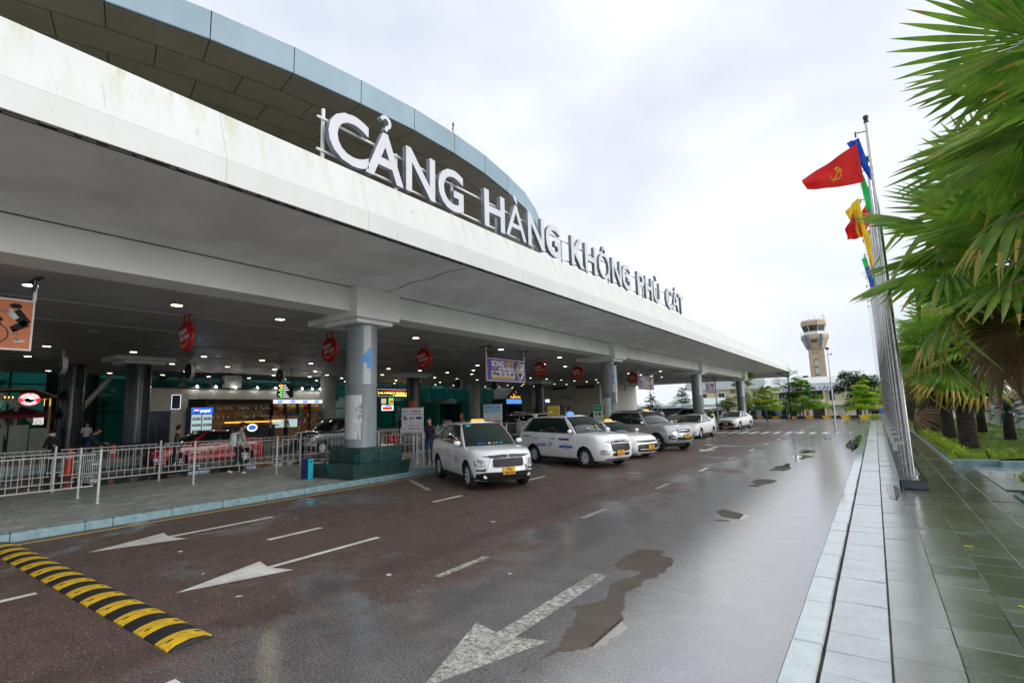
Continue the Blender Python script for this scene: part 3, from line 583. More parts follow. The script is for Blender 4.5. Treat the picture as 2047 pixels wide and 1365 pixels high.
for k in range(13):
    b = MB(); y = 6.28+2.1*k; b.b2(-9.30, -9.245, y-.03, y+.03, 7.28, 8.68 if k == 0 else 8.5); build(b, 'post', 'white_metal', sign, True)
    b = MB(); b.b2(-9.33, -9.2, y-.09, y+.09, 7.281, 7.31); build(b, 'foot', 'galv', sign, True)
# ------------------------------------------------------------------ terminal with its curved roof
term = thing('terminal_building', 'airport terminal with curved blue grey roof edge above the canopy and green glass front', 'building', (-40, 20, 0))
arc = [(-19.4, -7.6), (-17.9, -6.0), (-16.6, -4.3), (-15.5, -2.5), (-14.55, -.6), (-13.75, 1.4), (-13.05, 3.3), (-12.45, 5.25), (-12.0, 7.2), (-11.7, 9.2), (-11.5, 11.2), (-11.48, 13.16), (-11.6, 15.1), (-11.9, 17.05), (-12.3, 19.0), (-12.95, 20.9), (-13.75, 22.75), (-14.8, 24.5), (-16.1, 26.1), (-17.6, 27.5), (-19.4, 28.7)]
def off(i, d):
    a = arc[max(0, i-1)]; c = arc[min(len(arc)-1, i+1)]; t = Vector((c[0]-a[0], c[1]-a[1])).normalized(); n = Vector((-t.y, t.x)); p = arc[i]; return (p[0]+n.x*d, p[1]+n.y*d)
def mid(p, q, f=.5): return (p[0]+(q[0]-p[0])*f, p[1]+(q[1]-p[1])*f)
g_ = .012
for i in range(len(arc)-1):
    b = MB(); a0, a1 = arc[i], arc[i+1]; d = Vector((a1[0]-a0[0], a1[1]-a0[1])).normalized()*g_; A = (a0[0]+d.x, a0[1]+d.y); B = (a1[0]-d.x, a1[1]-d.y); n = Vector((-d.y, d.x)).normalized()*.06
    b.add([(A[0], A[1], 11.25), (B[0], B[1], 11.25), (B[0], B[1], 12), (A[0], A[1], 12), (A[0]+n.x, A[1]+n.y, 11.25), (B[0]+n.x, B[1]+n.y, 11.25), (B[0]+n.x, B[1]+n.y, 12.), (A[0]+n.x, A[1]+n.y, 12.)], [(0, 1, 2, 3), (7, 6, 5, 4), (0, 4, 5, 1), (3, 2, 6, 7), (1, 5, 6, 2), (0, 3, 7, 4)])
    build(b, 'fascia_panel', 'roof_blue', term, True)
    for row in range(9):
        d0, d1 = row*1.0+.02+(.06 if row == 0 else 0), (row+1)*1.0-.01
        f0, f1 = (0, 1) if row % 2 == 0 else (.5, 1.5)
        if row % 2 and i == len(arc)-2: continue
        def P(f, dd, z=11.22):
            if f <= 1: q = mid(off(i, dd), off(i+1, dd), f)
            else: q = mid(off(i+1, dd), off(i+2, dd), f-1)
            return (*q, z)
        e = .006; zr = 11.22+row*.01
        if row % 2: pl = [P(f0+e, d0, zr), P(1, d0, zr), P(f1-e, d0, zr), P(f1-e, d1, zr+.01), P(1, d1, zr+.01), P(f0+e, d1, zr+.01)]
        else: pl = [P(e, d0, zr), P(1-e, d0, zr), P(1-e, d1, zr+.01), P(e, d1, zr+.01)]
        b = MB(); n_ = len(pl); b.add(pl+[(p[0], p[1], p[2]+.03) for p in pl], [tuple(range(n_)), tuple(range(2*n_-1, n_-1, -1))]+[(k, n_+k, n_+(k+1) % n_, (k+1) % n_) for k in range(n_)])
        build(b, 'soffit_panel', 'roof_brown', term, True)
b = MB(); inner = [off(i, 9.2) for i in range(len(arc))]; top = [off(i, .08) for i in range(len(arc))]
n_ = len(arc); vs = [(*p, 11.27) for p in top]+[(*p, 11.37) for p in inner]; b.add(vs, [(i, i+1, n_+i+1, n_+i) for i in range(n_-1)])
vs = [(*arc[i], 12.003) for i in range(n_)]+[(*off(i, 6), 12.1) for i in range(n_)]; b.add(vs, [(i, i+1, n_+i+1, n_+i) for i in range(n_-1)]); build(b, 'roof_deck', 'black', term, True)
b = MB(); b.tube((-11.53, 13.16, 12.0), (-11.53, 13.16, 12.32), .012, n=6); b.tube((-11.53, 13.16, 12.3), (-11.53, 13.16, 12.42), .035, n=8); b.tube((-11.5, 13.1, 12.12), (-11.5, 13.1, 12.2), .03, n=6); build(b, 'antenna', 'dark_metal', term, True)
b = MB(); b.b2(-46, -20.5, -3, 26, 7.4, 11.25); build(b, 'upper_wall', 'roof_brown', term, True)
b = MB(); b.b2(-58, -46.2, -34, 66, 9.0, 9.3); build(b, 'roof', 'roof_blue', term, True)
# glass front with mullions
pane = MB(); pane.b2(-.02, .02, .04, 2.16, .04, 2.36); pg = pane.mesh('pane', 'glow_glass_green'); pt = pane.mesh('pane', 'glow_glass_teal')
for k in range(22):
    yy = 13.5+2.2*k
    for j in range(4):
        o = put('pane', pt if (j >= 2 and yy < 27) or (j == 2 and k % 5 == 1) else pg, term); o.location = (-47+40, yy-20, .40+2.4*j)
b = MB()
for k in range(23): b.b2(-47.05, -46.9, 13.5+2.2*k-.05, 13.5+2.2*k+.05, .38, 9.9)
for j in range(5): b.b2(-47.04, -46.93, 13.5, 61.9, .38+2.4*j-.04, .38+2.4*j+.04)
build(b, 'window_frame', 'mullion', term, True)
for k in range(12):
    for j in range(4):
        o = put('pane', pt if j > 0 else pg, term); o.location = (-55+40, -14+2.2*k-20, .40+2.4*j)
b = MB()
for k in range(13): b.b2(-55.05, -54.9, -14+2.2*k-.06, -14+2.2*k+.06, .38, 9.9)
for j in range(5): b.b2(-55.04, -54.93, -14, 13, .38+2.4*j-.05, .38+2.4*j+.05)
build(b, 'window_frame', 'mullion', term, True)
for (p, q) in (((-44, 1.5, .4), (-52, -2.5, 8)), ((-42, 7.4, 5.2), (-46, 4.6, .4)), ((-43, 10.2, .8), (-43, 13.2, 5.4)), ((-43, 6.3, 5.3), (-43, 9.2, 2.2)), ((-46, 9, .4), (-46, 7.3, 5.2)), ((-44, 4.2, 5.2), (-44, 1.8, .5)), ((-46, 18.5, 5.6), (-46, 19.8, 2)), ((-46, 20.6, 6), (-46, 22, 2.))):
    b = MB(); b.tube(p, q, .16, n=10); build(b, 'strut', 'wall_cream', term, True, smooth=40)
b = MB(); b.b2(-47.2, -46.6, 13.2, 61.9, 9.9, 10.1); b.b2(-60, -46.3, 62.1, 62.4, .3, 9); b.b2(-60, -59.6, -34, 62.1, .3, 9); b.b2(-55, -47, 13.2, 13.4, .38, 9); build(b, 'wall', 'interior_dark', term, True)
# pale end wall lit by wall washers, with dark louvres
b = MB(); b.b2(-48, -29.5, 62.0, 62.3, .0, 7.0); b.b2(-29.8, -29.5, 62.3, 74.8, .0, 5.2); build(b, 'end_wall', 'wall_cream', term, True)
for (xa, xb) in ((-36.6, -34.4), (-32.9, -30.2)):
    b = MB(); b.b2(xa, xb, 61.93, 61.99, 4.7, 5.1); build(b, 'louvre', 'roof_brown', term, True)
b = MB(); b.b2(-47, -40.2, 61.9, 61.99, .3, 5.2); build(b, 'wall_cladding', 'wall_grey', term, True)
# green glazed entrance box
b = MB(); b.b2(-45, -42, 42.0, 44.3, .38, 3.6); b.b2(-46, -42, 44.3, 49.2, 3.05, 3.6); b.b2(-46, -42.2, 49.2, 49.4, .38, 3.6); pm('entrance_green', (.006, .10, .075), .12, .2, 1, coat=.5); build(b, 'entrance', 'entrance_green', term, True)
# ------------------------------------------------------------------ hanging signs
GR = 'red round airline signs hanging in a row'
def red_disc():
    t = thing('round_sign', 'x', 'sign', (0, 0, 5.2), 0, GR)
    b = MB(); b.lathe([(.40, -.07), (.475, -.03), (.475, .03), (.40, .07)], M=Matrix.Translation((0, 0, -.66)) @ Matrix.Rotation(R(90), 4, 'X'), n=36); build(b, 'disc', 'red', t, smooth=35)
    for sx in (-.16, .16):
        b = MB(); b.b2(sx-.018, sx+.018, -.018, .018, -.26, -.005); build(b, 'hanger', 'red', t)
    b = MB(); b.b2(-.26, .26, -.03, .03, -.03, -.004); build(b, 'bracket', 'red', t)
    M0 = Matrix.Translation((0, -.0705, -.66)) @ Matrix.Rotation(R(90), 4, 'X') @ Matrix.Rotation(R(10), 4, 'Z')
    for s, x, y, h, w in (('vietjet', -.06, .08, .19, .56), ('Air.com', .04, -.12, .17, .60)):
        put('lettering', text_mesh(s, h, .002, 'white', .004, w), t, M=M0 @ Matrix.Translation((x, y, 0)))
    b = MB(); n = 14
    b.add([(.27*math.cos(R(200+140*i/n)), .05+.27*math.sin(R(200+140*i/n)), .0) for i in range(n+1)]+[(.30*math.cos(R(200+140*i/n)), .14+.30*math.sin(R(200+140*i/n)), .0) for i in range(n, -1, -1)], [tuple(range(2*n+2))])
    b.v = [tuple(M0 @ Vector((v[0], v[1]-.13, .002))) for v in b.v]; build(b, 'smile', 'gold', t, fix=False)
    return t
rd_ = red_disc(); names = ['nearest the orange cyclist poster', 'just left of the big grey column', 'just right of the big grey column', 'hidden behind the purple board', 'first one right of the purple board', 'left of the second round column', 'right of the second round column, partly behind the small purple board', 'far down the ceiling behind the second purple board']
rd_.location = (-17.1, 7.0, 5.2); rd_['label'] = 'red round airline sign '+names[0]
for k in range(1, 8): dup(rd_, (-17.1, 7.0+5.1*k, 5.2), 0, 'red round airline sign '+names[k])
def black_disc():
    t = thing('round_sign', 'x', 'sign', (0, 0, 5.2), 0, 'black round signs with a white rim hanging deeper under the ceiling')
    Mx = Matrix.Translation((0, 0, -.66)) @ Matrix.Rotation(R(90), 4, 'X')
    b = MB(); b.lathe([(.42, -.09), (.42, .09)], M=Mx, n=32); build(b, 'rim', 'white_metal', t, smooth=35)
    b = MB(); b.lathe([(.40, -.0), (.40, .097)], M=Mx, n=32); build(b, 'face', 'black', t, smooth=35)
    for sx in (-.1, .1):
        b = MB(); b.b2(sx-.015, sx+.015, -.015, .015, -.25, -.004); build(b, 'hanger', 'white_metal', t)
    b = MB()
    for (x0, x1, z) in ((-.22, .16, -.60), (-.2, .22, -.66), (-.1, .12, -.71)): b.b2(x0, x1, -.1015, -.0985, z-.008, z+.008)
    build(b, 'lettering', 'grey', t); return t
bd = black_disc(); bd.location = (-29, 7.0, 5.2); bn = ['above the queue at the left, nearest of the row', 'left of the illuminated drinks fridge', 'beside the green and orange direction board', 'right of the big grey column', 'left of the purple board', 'just below the purple board', 'below the right corner of the purple board']
bd['label'] = 'black round sign with white rim '+bn[0]
for k in range(1, 7): dup(bd, (-29-.35*k, 7.0+5.3*k+(.6*max(0, k-2)), 5.2), 0, 'black round sign with white rim '+bn[k])
def board(y0, y1, z0, z1, label, art, x=-15.4):
    t = thing('hanging_board', label, 'sign', (x, (y0+y1)/2, 5.2)); w = (y1-y0)/2
    b = MB(); b.b2(-.03, .03, -w, w, z0-5.2, z1-5.2); build(b, 'panel', art['bg'], t)
    b = MB(); f = .035
    for (a0, a1, c0, c1) in ((-w-f, w+f, z0-5.2-f, z0-5.2), (-w-f, w+f, z1-5.2, z1-5.2+f)): b.b2(-.04, .04, a0, a1, c0, c1)
    for s in (-1, 1): b.b2(-.04, .04, s*(w+f)-(f if s > 0 else 0), s*(w+f)+(f if s < 0 else 0), z0-5.2, z1-5.2)
    build(b, 'frame', 'white_metal', t)
    for s in (-1, 1):
        b = MB(); b.b2(-.03, .03, s*(w+.02)-.03, s*(w+.02)+.03, z1-5.2+f, -.04); build(b, 'pole', 'white_metal', t)
        b = MB(); b.b2(-.35, .35, s*(w+.02)-.05, s*(w+.02)+.05, -.04, -.004); b.tube((-.2, s*w, -.04), (0, s*w, -.32), .018, n=5); b.tube((.2, s*w, -.04), (0, s*w, -.32), .018, n=5); build(b, 'bracket', 'dark_metal', t)
    return t, w
def shape(t, name, pts, mat, x=.0335, dz=0):
    b = MB(); b.add([(x, p[0], p[1]) for p in pts], [tuple(range(len(pts)))]); o = build(b, name, mat, t, fix=False); return o
def songviet(y0, y1, z0, z1, label):
    t, w = board(y0, y1, z0, z1, label, {'bg': 'purple'}); Z = (z0+z1)/2-5.2; h = z1-z0; U = (0, 1, 0)
    text('lettering', 'SONG', .27, t, (.034, -w*.78, Z+h*.17), U, (0, 0, 1), 'white', bold=.014, wid=1.06, align='LEFT')
    text('lettering', 'VIET', .27, t, (.034, -w*.78+1.12, Z+h*.17), U, (0, 0, 1), 'gold', bold=.014, wid=.84, align='LEFT')
    text('lettering', 'ADVERTISING', .14, t, (.034, -w*.78+.56, Z-h*.0), U, (0, 0, 1), 'white', bold=.008, wid=1.4, align='LEFT')
    for k in range(2): shape(t, 'stripe', [(-w*.8+.1+.12*(1-k)-.1, Z+h*(.09-.06*k)), (-w*.72+.42-.15*k, Z+h*(.09-.06*k)), (-w*.72+.42-.15*k, Z+h*(.115-.06*k)), (-w*.8+.1+.12*(1-k)-.1, Z+h*(.115-.06*k))], 'gold')
    shape(t, 'panel_white', [(-w*.78, Z-h*.30), (w*.42, Z-h*.30), (w*.42, Z-h*.05), (-w*.78, Z-h*.05)], 'white')
    text('lettering', '0966 33 33 60', .19, t, (.037, -w*.18, Z-h*.27), U, (0, 0, 1), 'navy', bold=.014, wid=1.85)
    shape(t, 'panel_yellow', [(-w*.78, Z-h*.43), (w*.42, Z-h*.43), (w*.42, Z-h*.305), (-w*.78, Z-h*.305)], 'yellow')
    for k in range(17): shape(t, 'tiny_mark', [(-w*.72+.105*k, Z-h*.39), (-w*.72+.105*k+.07, Z-h*.39), (-w*.72+.105*k+.07, Z-h*.345), (-w*.72+.105*k, Z-h*.345)], 'purple', .0365)
    # chevron emblem running off the right edge
    def zig(c, s, th, mat, x):
        shape(t, 'emblem', [(c-s, Z), (c, Z+s*1.0), (c+th, Z+s), (c-s+th, Z), (c+th, Z-s), (c, Z-s)], mat, x)
    hh = h*.5
    shape(t, 'emblem', [(w*.46, Z), (w*.72, Z+hh), (w*.80, Z+hh), (w*.54, Z), (w*.80, Z-hh), (w*.72, Z-hh)], 'gold', .0345)
    shape(t, 'emblem', [(w*.60, Z+.03), (w*.78, Z+.40), (w*.97, Z+.40), (w*.97, Z+.03)], 'white', .0345); shape(t, 'emblem', [(w*.66, Z+.08), (w*.78, Z+.34), (w*.84, Z+.34), (w*.74, Z+.08)], 'purple', .036)
    shape(t, 'emblem', [(w*.84, Z+.36), (w*.97, Z+.10), (w*.97, Z+.04), (w*.80, Z+.36)], 'purple', .036)
    shape(t, 'emblem', [(w*.60, Z-.03), (w*.78, Z-.40), (w*.97, Z-.40), (w*.97, Z-.03)], 'white', .0345); shape(t, 'emblem', [(w*.60, Z-.09), (w*.90, Z-.09), (w*.75, Z-.34)], 'navy', .036)
    shape(t, 'emblem', [(w*.84, Z-.38), (w*.97, Z-.12), (w*.97, Z-.38)], 'purple', .0365)
    return t
songviet(19.8, 23.1, 3.53, 4.6, 'nearest purple advertising board hanging from the ceiling, with a phone number')
songviet(39.7, 43.0, 3.46, 4.5, 'second purple advertising board, right of the second round column')
songviet(60.0, 63.7, 3.4, 4.5, 'farthest and darkest purple advertising board, beside the third round column')
t, w = board(-.4, 3.02, 3.62, 4.66, 'orange hanging poster with cyclists cut by the left picture edge', {'bg': 'orange'}, -15.0)
Z = 4.14-5.2
def blob(c, rx, rz, mat, x=.036, a=0, n=14, nm='print'):
    shape(t, nm, [(c[0]+rx*math.cos(q)*math.cos(a)-rz*math.sin(q)*math.sin(a), c[1]+rx*math.cos(q)*math.sin(a)+rz*math.sin(q)*math.cos(a)) for q in [2*math.pi*k/n for k in range(n)]], mat, x)
def limb(p, q, r, mat, x=.036): 
    d = Vector((q[0]-p[0], q[1]-p[1])); n = Vector((-d.y, d.x)).normalized()*r; shape(t, 'print', [(p[0]+n.x, p[1]+n.y), (q[0]+n.x*.8, q[1]+n.y*.8), (q[0]-n.x*.8, q[1]-n.y*.8), (p[0]-n.x, p[1]-n.y)], mat, x)
for ox in (1.22, .78):
    blob((ox+.22, Z+.37), .09, .075, 'skin'); blob((ox+.22, Z+.40), .10, .055, 'hair', .037)
    limb((ox+.2, Z+.28), (ox+.42, Z+.02), .11, 'cloth_black'); limb((ox+.1, Z+.30), (ox+.25, Z+.12), .06, 'cloth_white', .037); limb((ox+.12, Z+.26), (ox-.12, Z+.3), .035, 'skin', .0375)
    limb((ox+.42, Z+.05), (ox+.18, Z-.12), .08, 'cloth_black'); limb((ox+.22, Z-.1), (ox+.3, Z-.34), .045, 'skin'); limb((ox+.24, Z-.36), (ox+.42, Z-.35), .03, 'cloth_white')
b = MB(); n = 26
for cy in (1.12, -.1):
    for k in range(n):
        a0, a1 = 2*math.pi*k/n, 2*math.pi*(k+1)/n; b.quad(*[(.0365, cy+r__*math.cos(a), Z-.22+r__*math.sin(a)*.9) for r__, a in ((.22, a0), (.22, a1), (.25, a1), (.25, a0))])
    for k in range(8): a = math.pi*k/8; b.quad((.0365, cy+.22*math.cos(a), Z-.22+.2*math.sin(a)), (.0365, cy+.22*math.cos(a)+.006, Z-.22+.2*math.sin(a)), (.0365, cy-.22*math.cos(a)+.006, Z-.22-.2*math.sin(a)), (.0365, cy-.22*math.cos(a), Z-.22-.2*math.sin(a)))
build(b, 'print', 'black', t, fix=False); limb((1.12, Z-.2), (.8, Z-.05), .02, 'red', .037); limb((1.1, Z-.2), (.3, Z-.24), .02, 'black', .037)
# ------------------------------------------------------------------ kiosks and shops on the terrace
X_, Z_ = (0, 1, 0), (0, 0, 1); lamp_mat('lit_panel', (.85, .92, .95), .5)
def arc_text(body, h, rad, a0, a1, mat, flip=False):
    """letters along an arc in the XY plane, angles measured clockwise from top"""
    m = text_mesh(body, h, .002, mat, .006, 1.0).copy(); xs = [v.co.x for v in m.vertices]; x0, x1 = min(xs), max(xs)
    for v in m.vertices:
        u = (v.co.x-x0)/(x1-x0); a = a0+(a1-a0)*u; r_ = rad+(-(v.co.y) if flip else v.co.y)
        v.co.x, v.co.y = r_*math.sin(a), r_*math.cos(a)
    return m
k = thing('coffee_kiosk', 'coffee kiosk with a red oval sign, timber frame and pale counters', 'kiosk', (-35, 6.6, .38))
def kb(name, x0, x1, y0, y1, z0, z1, mat, **kw):
    b = MB(); b.b2(x0+0, x1, y0, y1, z0, z1, bev=kw.get('bev', 0)); return build(b, name, mat, k, True)
kb('counter', -34.4, -34.0, 6.45, 7.15, .5, 1.98, 'lino'); kb('counter', -34.3, -33.9, 7.17, 7.85, .5, 1.80, 'lino'); kb('counter', -34.5, -34.1, 4.8, 6.3, .5, 1.9, 'lino')
for yy in (4.6, 7.86): kb('post', -34.1, -33.95, yy-.05, yy+.05, .38, 3.35, 'wood')
kb('post', -35.9, -35.7, 6.9, 7.05, .38, 2.9, 'wood_light')
b = MB(); b.prism([(4.2, 3.25), (5.4, 3.62), (7.2, 3.70), (8.1, 3.3), (8.1, 3.38), (7.2, 3.78), (5.4, 3.70), (4.2, 3.33)], -37, -33.9, 'x'); build(b, 'roof', 'wood', k, True)
kb('beam', -34.05, -33.95, 4.5, 7.9, 3.2, 3.27, 'wood_light')
for i in range(3):
    b = MB(); b.tube((-34.1, 6.2+.14*i, 3.27), (-34.1, 6.2+.14*i, 3.37), .02, n=8); build(b, 'bulb', 'lit_amber', k, True)
for yy in (7.62, 7.84): kb('light_strip', -33.93, -33.91, yy-.006, yy+.006, 2.9, 3.25, 'lit_amber')
kb('coffee_machine', -34.5, -34.1, 7.3, 7.7, 1.95, 2.35, 'steel', bev=.03)
b = MB(); b.lathe([(.40, -.04), (.42, 0), (.40, .04)], n=40); o = build(b, 'oval_sign', 'white', k, False, smooth=30); Mo = basis((-33.7+35, 7.0-6.6, 3.21-.38), X_, Z_); o.matrix_basis = Mo
for r_, z, m in ((.395, .0415, 'lit_red'), (.22, .0435, 'lit_white'), (.20, .0455, 'hair')):
    b = MB(); b.add([(r_*math.cos(2*math.pi*q/40), r_*math.sin(2*math.pi*q/40), z) for q in range(40)], [tuple(range(40))]); put('oval_disc', b.mesh('oval_disc', m, fix=False), o)
b = MB(); b.add([(.19*math.cos(a), .19*math.sin(a)*1.0, .047) for a in [R(20+14*q) for q in range(11)]]+[(-.17+.034*q, .03+.045*math.sin(q*.62), .047) for q in range(11)], [tuple(range(22))]); put('bean', b.mesh('bean', 'lit_white', fix=False), o)
put('lettering', arc_text('HIGHLANDS', .095, .265, R(-78), R(78), 'lit_white'), o, M=Matrix.Translation((0, 0, .045)))
put('lettering', arc_text('COFFEE', .095, .35, R(238), R(122), 'lit_white', True), o, M=Matrix.Translation((0, 0, .045)))
o.scale = (1, .78, 1)
u = thing('parasol', 'maroon parasol open behind the coffee kiosk', 'parasol', (-36.4, 7.3, .38)); pm('maroon', (.17, .01, .035), .7, .1)
b = MB(); n = 8; R0 = 1.5
for q in range(n):
    a0, a1 = 2*math.pi*q/n, 2*math.pi*(q+1)/n; b.add([(0, 0, 2.55), (R0*math.cos(a0), R0*math.sin(a0), 2.1), (R0*math.cos(a1), R0*math.sin(a1), 2.1), (R0*math.cos(a1), R0*math.sin(a1), 1.95), (R0*math.cos(a0), R0*math.sin(a0), 1.95)], [(0, 1, 2), (1, 4, 3, 2)])
build(b, 'canopy', 'maroon', u); b = MB(); b.tube((0, 0, 0), (0, 0, 2.55), .03, n=8); build(b, 'pole', 'wood', u)
# shop block
sh = thing('souvenir_shop', 'pale souvenir shop block with spotlights, shelves and blue lettered header signs', 'shop', (-38, 20, .38))
def sb(name, x0, x1, y0, y1, z0, z1, mat, bev=0, p=None):
    b = MB(); b.b2(x0, x1, y0, y1, z0, z1, bev=bev); return build(b, name, mat, p or sh, True)
sb('back_wall', -41, -40.9, 13.3, 26, .38, 3.3, 'wood'); sb('header_wall', -41, -37.0, 13.3, 26, 3.36, 4.05, 'wall_cream'); sb('side_wall', -41, -37.0, 13.3, 15.5, .38, 3.355, 'wall_cream'); sb('side_wall', -41, -36.95, 25.9, 26.05, .38, 3.355, 'wall_cream'); sb('top_ledge', -41, -36.9, 13.3, 26.2, 4.06, 4.16, 'interior_dark')
sb('top_truss', -37.3, -37.2, 13.3, 26.2, 4.45, 4.62, 'mullion')
for yy in (15.9, 17.1, 18.4, 20.0, 21.4, 23.6, 24.5, 25.2):
    b = MB(); b.tube((-36.8, yy, 4.22), (-36.7, yy, 4.16), .05, n=10); build(b, 'spotlight', 'spot_white', sh, True)
for j in range(4):
    y0 = 20.83+1.02*j; sb('header_sign', -36.06, -35.98, y0, y0+1.0, 3.02, 3.29, 'lit_panel'); text('lettering', 'ASV', .17, sh, (-35.975, y0+.5, 3.07), X_, Z_, 'lit_blue', bold=.012, wid=.42, world=True)
    for yy in (y0, ): sb('upright', -36.4, -36.0, yy-.02, yy+.02, .4, 3.0, 'mullion')
    for zz in (2.48, 1.98, 1.48, .98): sb('shelf', -36.4, -36.02, y0+.03, y0+.98, zz-.02, zz+.02, 'wood_light')
sb('shelf_back', -36.5, -36.42, 20.8, 24.95, .4, 3.0, 'wood_light')
for j in range(4):
    for zz in (2.6, 2.0): sb('shelf', -36.4, -36.1, 16.5+1.08*j, 17.5+1.08*j, zz-.02, zz+.02, 'wood')
sb('shelf_back', -36.5, -36.42, 16.4, 20.7, .4, 3.25, 'wood'); sb('header_sign', -36.2, -36.0, 16.4, 20.7, 3.0, 3.3, 'interior_dark')
for yy in (17.2, 18.6, 19.9): sb('panel', -36.41, -36.38, yy-.35, yy+.35, 1.2, 2.5, 'wood_light')
r_ = random.Random(12); gm = ['red', 'cyan', 'purple', 'white', 'green_sign', 'yellow', 'blue', 'pink']
for j in range(4):
    for zi, zz in enumerate((2.5, 2.0, 1.5, 1.0)):
        for q in range(4):
            if zi == 0:
                if q % 2: continue
                b = MB(); b.lathe([(.01, .28), (.2, .16), (.21, .1), (.19, 0)], n=14, M=Matrix.Rotation(R(80), 4, 'Y')); o = build(b, 'straw_hat', 'gold' if (j+q) % 4 else 'red', fix=False); o.location = (-36.3, 20.83+1.02*j+.28+.2*q, zz+.22)
                tag(o, 'woven souvenir hat on the top shelf under a blue header sign', 'hat', 'hats on the top shelf')
            else:
                h_ = r_.uniform(.14, .34); b = MB(); b.box((0, 0, h_/2), (.12, r_.uniform(.1, .19), h_), bev=.02); b.box((0, 0, h_+.02), (.06, .05, .05), bev=.01)
                o = build(b, 'gift_pack', r_.choice(gm)); o.location = (-36.14, 20.83+1.02*j+.14+.24*q, zz+.02); tag(o, 'small coloured souvenir pack standing on a shelf', 'souvenir', 'souvenirs on the shop shelves')
for q in range(22):
    h_ = r_.uniform(.16, .26); b = MB(); b.lathe([(.035, 0), (.035, h_*.65), (.012, h_*.85), (.012, h_)], n=8); o = build(b, 'bottle', r_.choice(['steel', 'gold', 'window_dark', 'white'])); o.location = (-36.2, 16.6+.19*q, 2.62); tag(o, 'small bottle on the dark upper shelf of the shop', 'bottle', 'bottles on the shop shelf')
for q in range(26):
    h_ = r_.uniform(.14, .2); b = MB(); b.b2(-.04, .04, -.05, .05, 0, h_, bev=.01); o = build(b, 'jar', r_.choice(['gold', 'red', 'white', 'green_sign'])); o.location = (-36.2, 16.6+.16*q, 2.02); tag(o, 'small jar on the lower dark shelf of the shop', 'jar', 'jars on the shop shelf')
ct = thing('shop_counter', 'dark shop counter with a glowing blue and white oval and an amber light line', 'counter', (-33.4, 17.8, .38))
b = MB(); b.b2(-.5, .5, -1.6, 1.4, .0, 1.18, bev=.03); build(b, 'counter', 'black', ct)
b = MB(); b.b2(-.1, .1, -1.6, 2.0, 1.34, 1.42); build(b, 'light_strip', 'lit_orange', ct)
b = MB(); b.add([(.512, .34*math.cos(2*math.pi*q/28)-.15, 1.02+.24*math.sin(2*math.pi*q/28)) for q in range(28)], [tuple(range(28))]); build(b, 'oval_panel', 'lit_white', ct, fix=False)
b = MB(); b.add([(.515, .25*math.cos(2*math.pi*q/28)-.15, 1.02+.16*math.sin(2*math.pi*q/28)) for q in range(28)], [tuple(range(28))]); build(b, 'oval_panel', 'lit_blue', ct, fix=False)
text('lettering', 'ASV', .14, ct, (.517, -.15, .95), X_, Z_, 'white', wid=.34)
bk = thing('bakery_case', 'timber display case with glass and white trays between the two shop shelves', 'display case', (-34.6, 20.6, .38))
b = MB(); b.b2(-.5, .5, -1.0, 1.1, 0, .9, bev=.02); build(b, 'base', 'wood', bk); b = MB(); b.b2(-.5, .5, -1.0, 1.1, 1.5, 1.72); b.b2(-.5, -.4, -1, 1.1, .9, 1.5); build(b, 'frame', 'wood_light', bk)
b = MB(); b.b2(.44, .46, -.9, 0, .92, 1.48); b.b2(.44, .46, .1, 1.0, .92, 1.48); build(b, 'glass', 'lit_fridge', bk)
fr = thing('drinks_fridge', 'double door drinks fridge with a blue lit header and cans inside', 'fridge', (-36.4, 16.0, .38))
b = MB(); b.b2(-.35, .30, -.68, .68, 0, 2.42, bev=.02); build(b, 'cabinet', 'navy', fr)
b = MB(); b.b2(.301, .35, -.66, .66, 2.0, 2.4, bev=.01); build(b, 'header', 'lit_blue', fr)
text('lettering', 'pepsi', .17, fr, (.353, .18, 2.12), X_, Z_, 'lit_white', bold=.01, wid=.6)
for mt, a0, a1 in (('lit_red', 15, 165), ('lit_white', -8, 188), ('blue', 195, 345)):
    b = MB(); zz = {'lit_red': .356, 'lit_white': .354, 'blue': .356}[mt]; b.add([(zz, -.36+.15*math.cos(R(a0+(a1-a0)*q/14)), 2.2+.15*math.sin(R(a0+(a1-a0)*q/14))) for q in range(15)], [tuple(range(15))]); build(b, 'logo', mt, fr, fix=False)
for s in (-1, 1):
    b = MB(); b.b2(.302, .315, s*.33-.30, s*.33+.30, .35, 1.95); build(b, 'door', 'lit_fridge', fr)
    for zz in (.8, 1.2, 1.6):
        b = MB(); b.b2(.316, .325, s*.33-.29, s*.33+.29, zz-.012, zz+.012); build(b, 'shelf', 'mullion', fr)
        for q in range(6):
            b = MB(); b.b2(.317, .34, s*.33-.24+.09*q, s*.33-.18+.09*q, zz+.012, zz+.16); build(b, 'can', ['red', 'gold', 'blue', 'green_sign', 'white'][(q+int(zz*3)) % 5], fr)
f2 = thing('dark_fridge', 'unlit dark blue fridge left of the lit drinks fridge', 'fridge', (-36.6, 13.9, .38)); b = MB(); b.b2(-.3, .3, -.9, .35, 0, 2.2, bev=.02); build(b, 'cabinet', 'navy', f2); b = MB(); b.b2(.302, .312, -.35, .25, .3, 2.0); build(b, 'door', 'window_dark', f2); b = MB(); b.b2(.302, .312, -.85, -.42, .3, 2.0); build(b, 'door', 'window_dark', f2)
ps = thing('lit_poster', 'blue poster in a dashed white light frame on the shop wall', 'poster', (-36.9, 14.73, 3.17))
b = MB(); b.b2(0, .03, -.27, .27, -.46, .46); build(b, 'panel', 'navy', ps)
for k_ in range(6):
    for s in (-1, 1): b = MB(); b.b2(.03, .045, s*.26-.015, s*.26+.015, -.45+.155*k_, -.45+.155*k_+.12); build(b, 'light_strip', 'lit_white', ps)
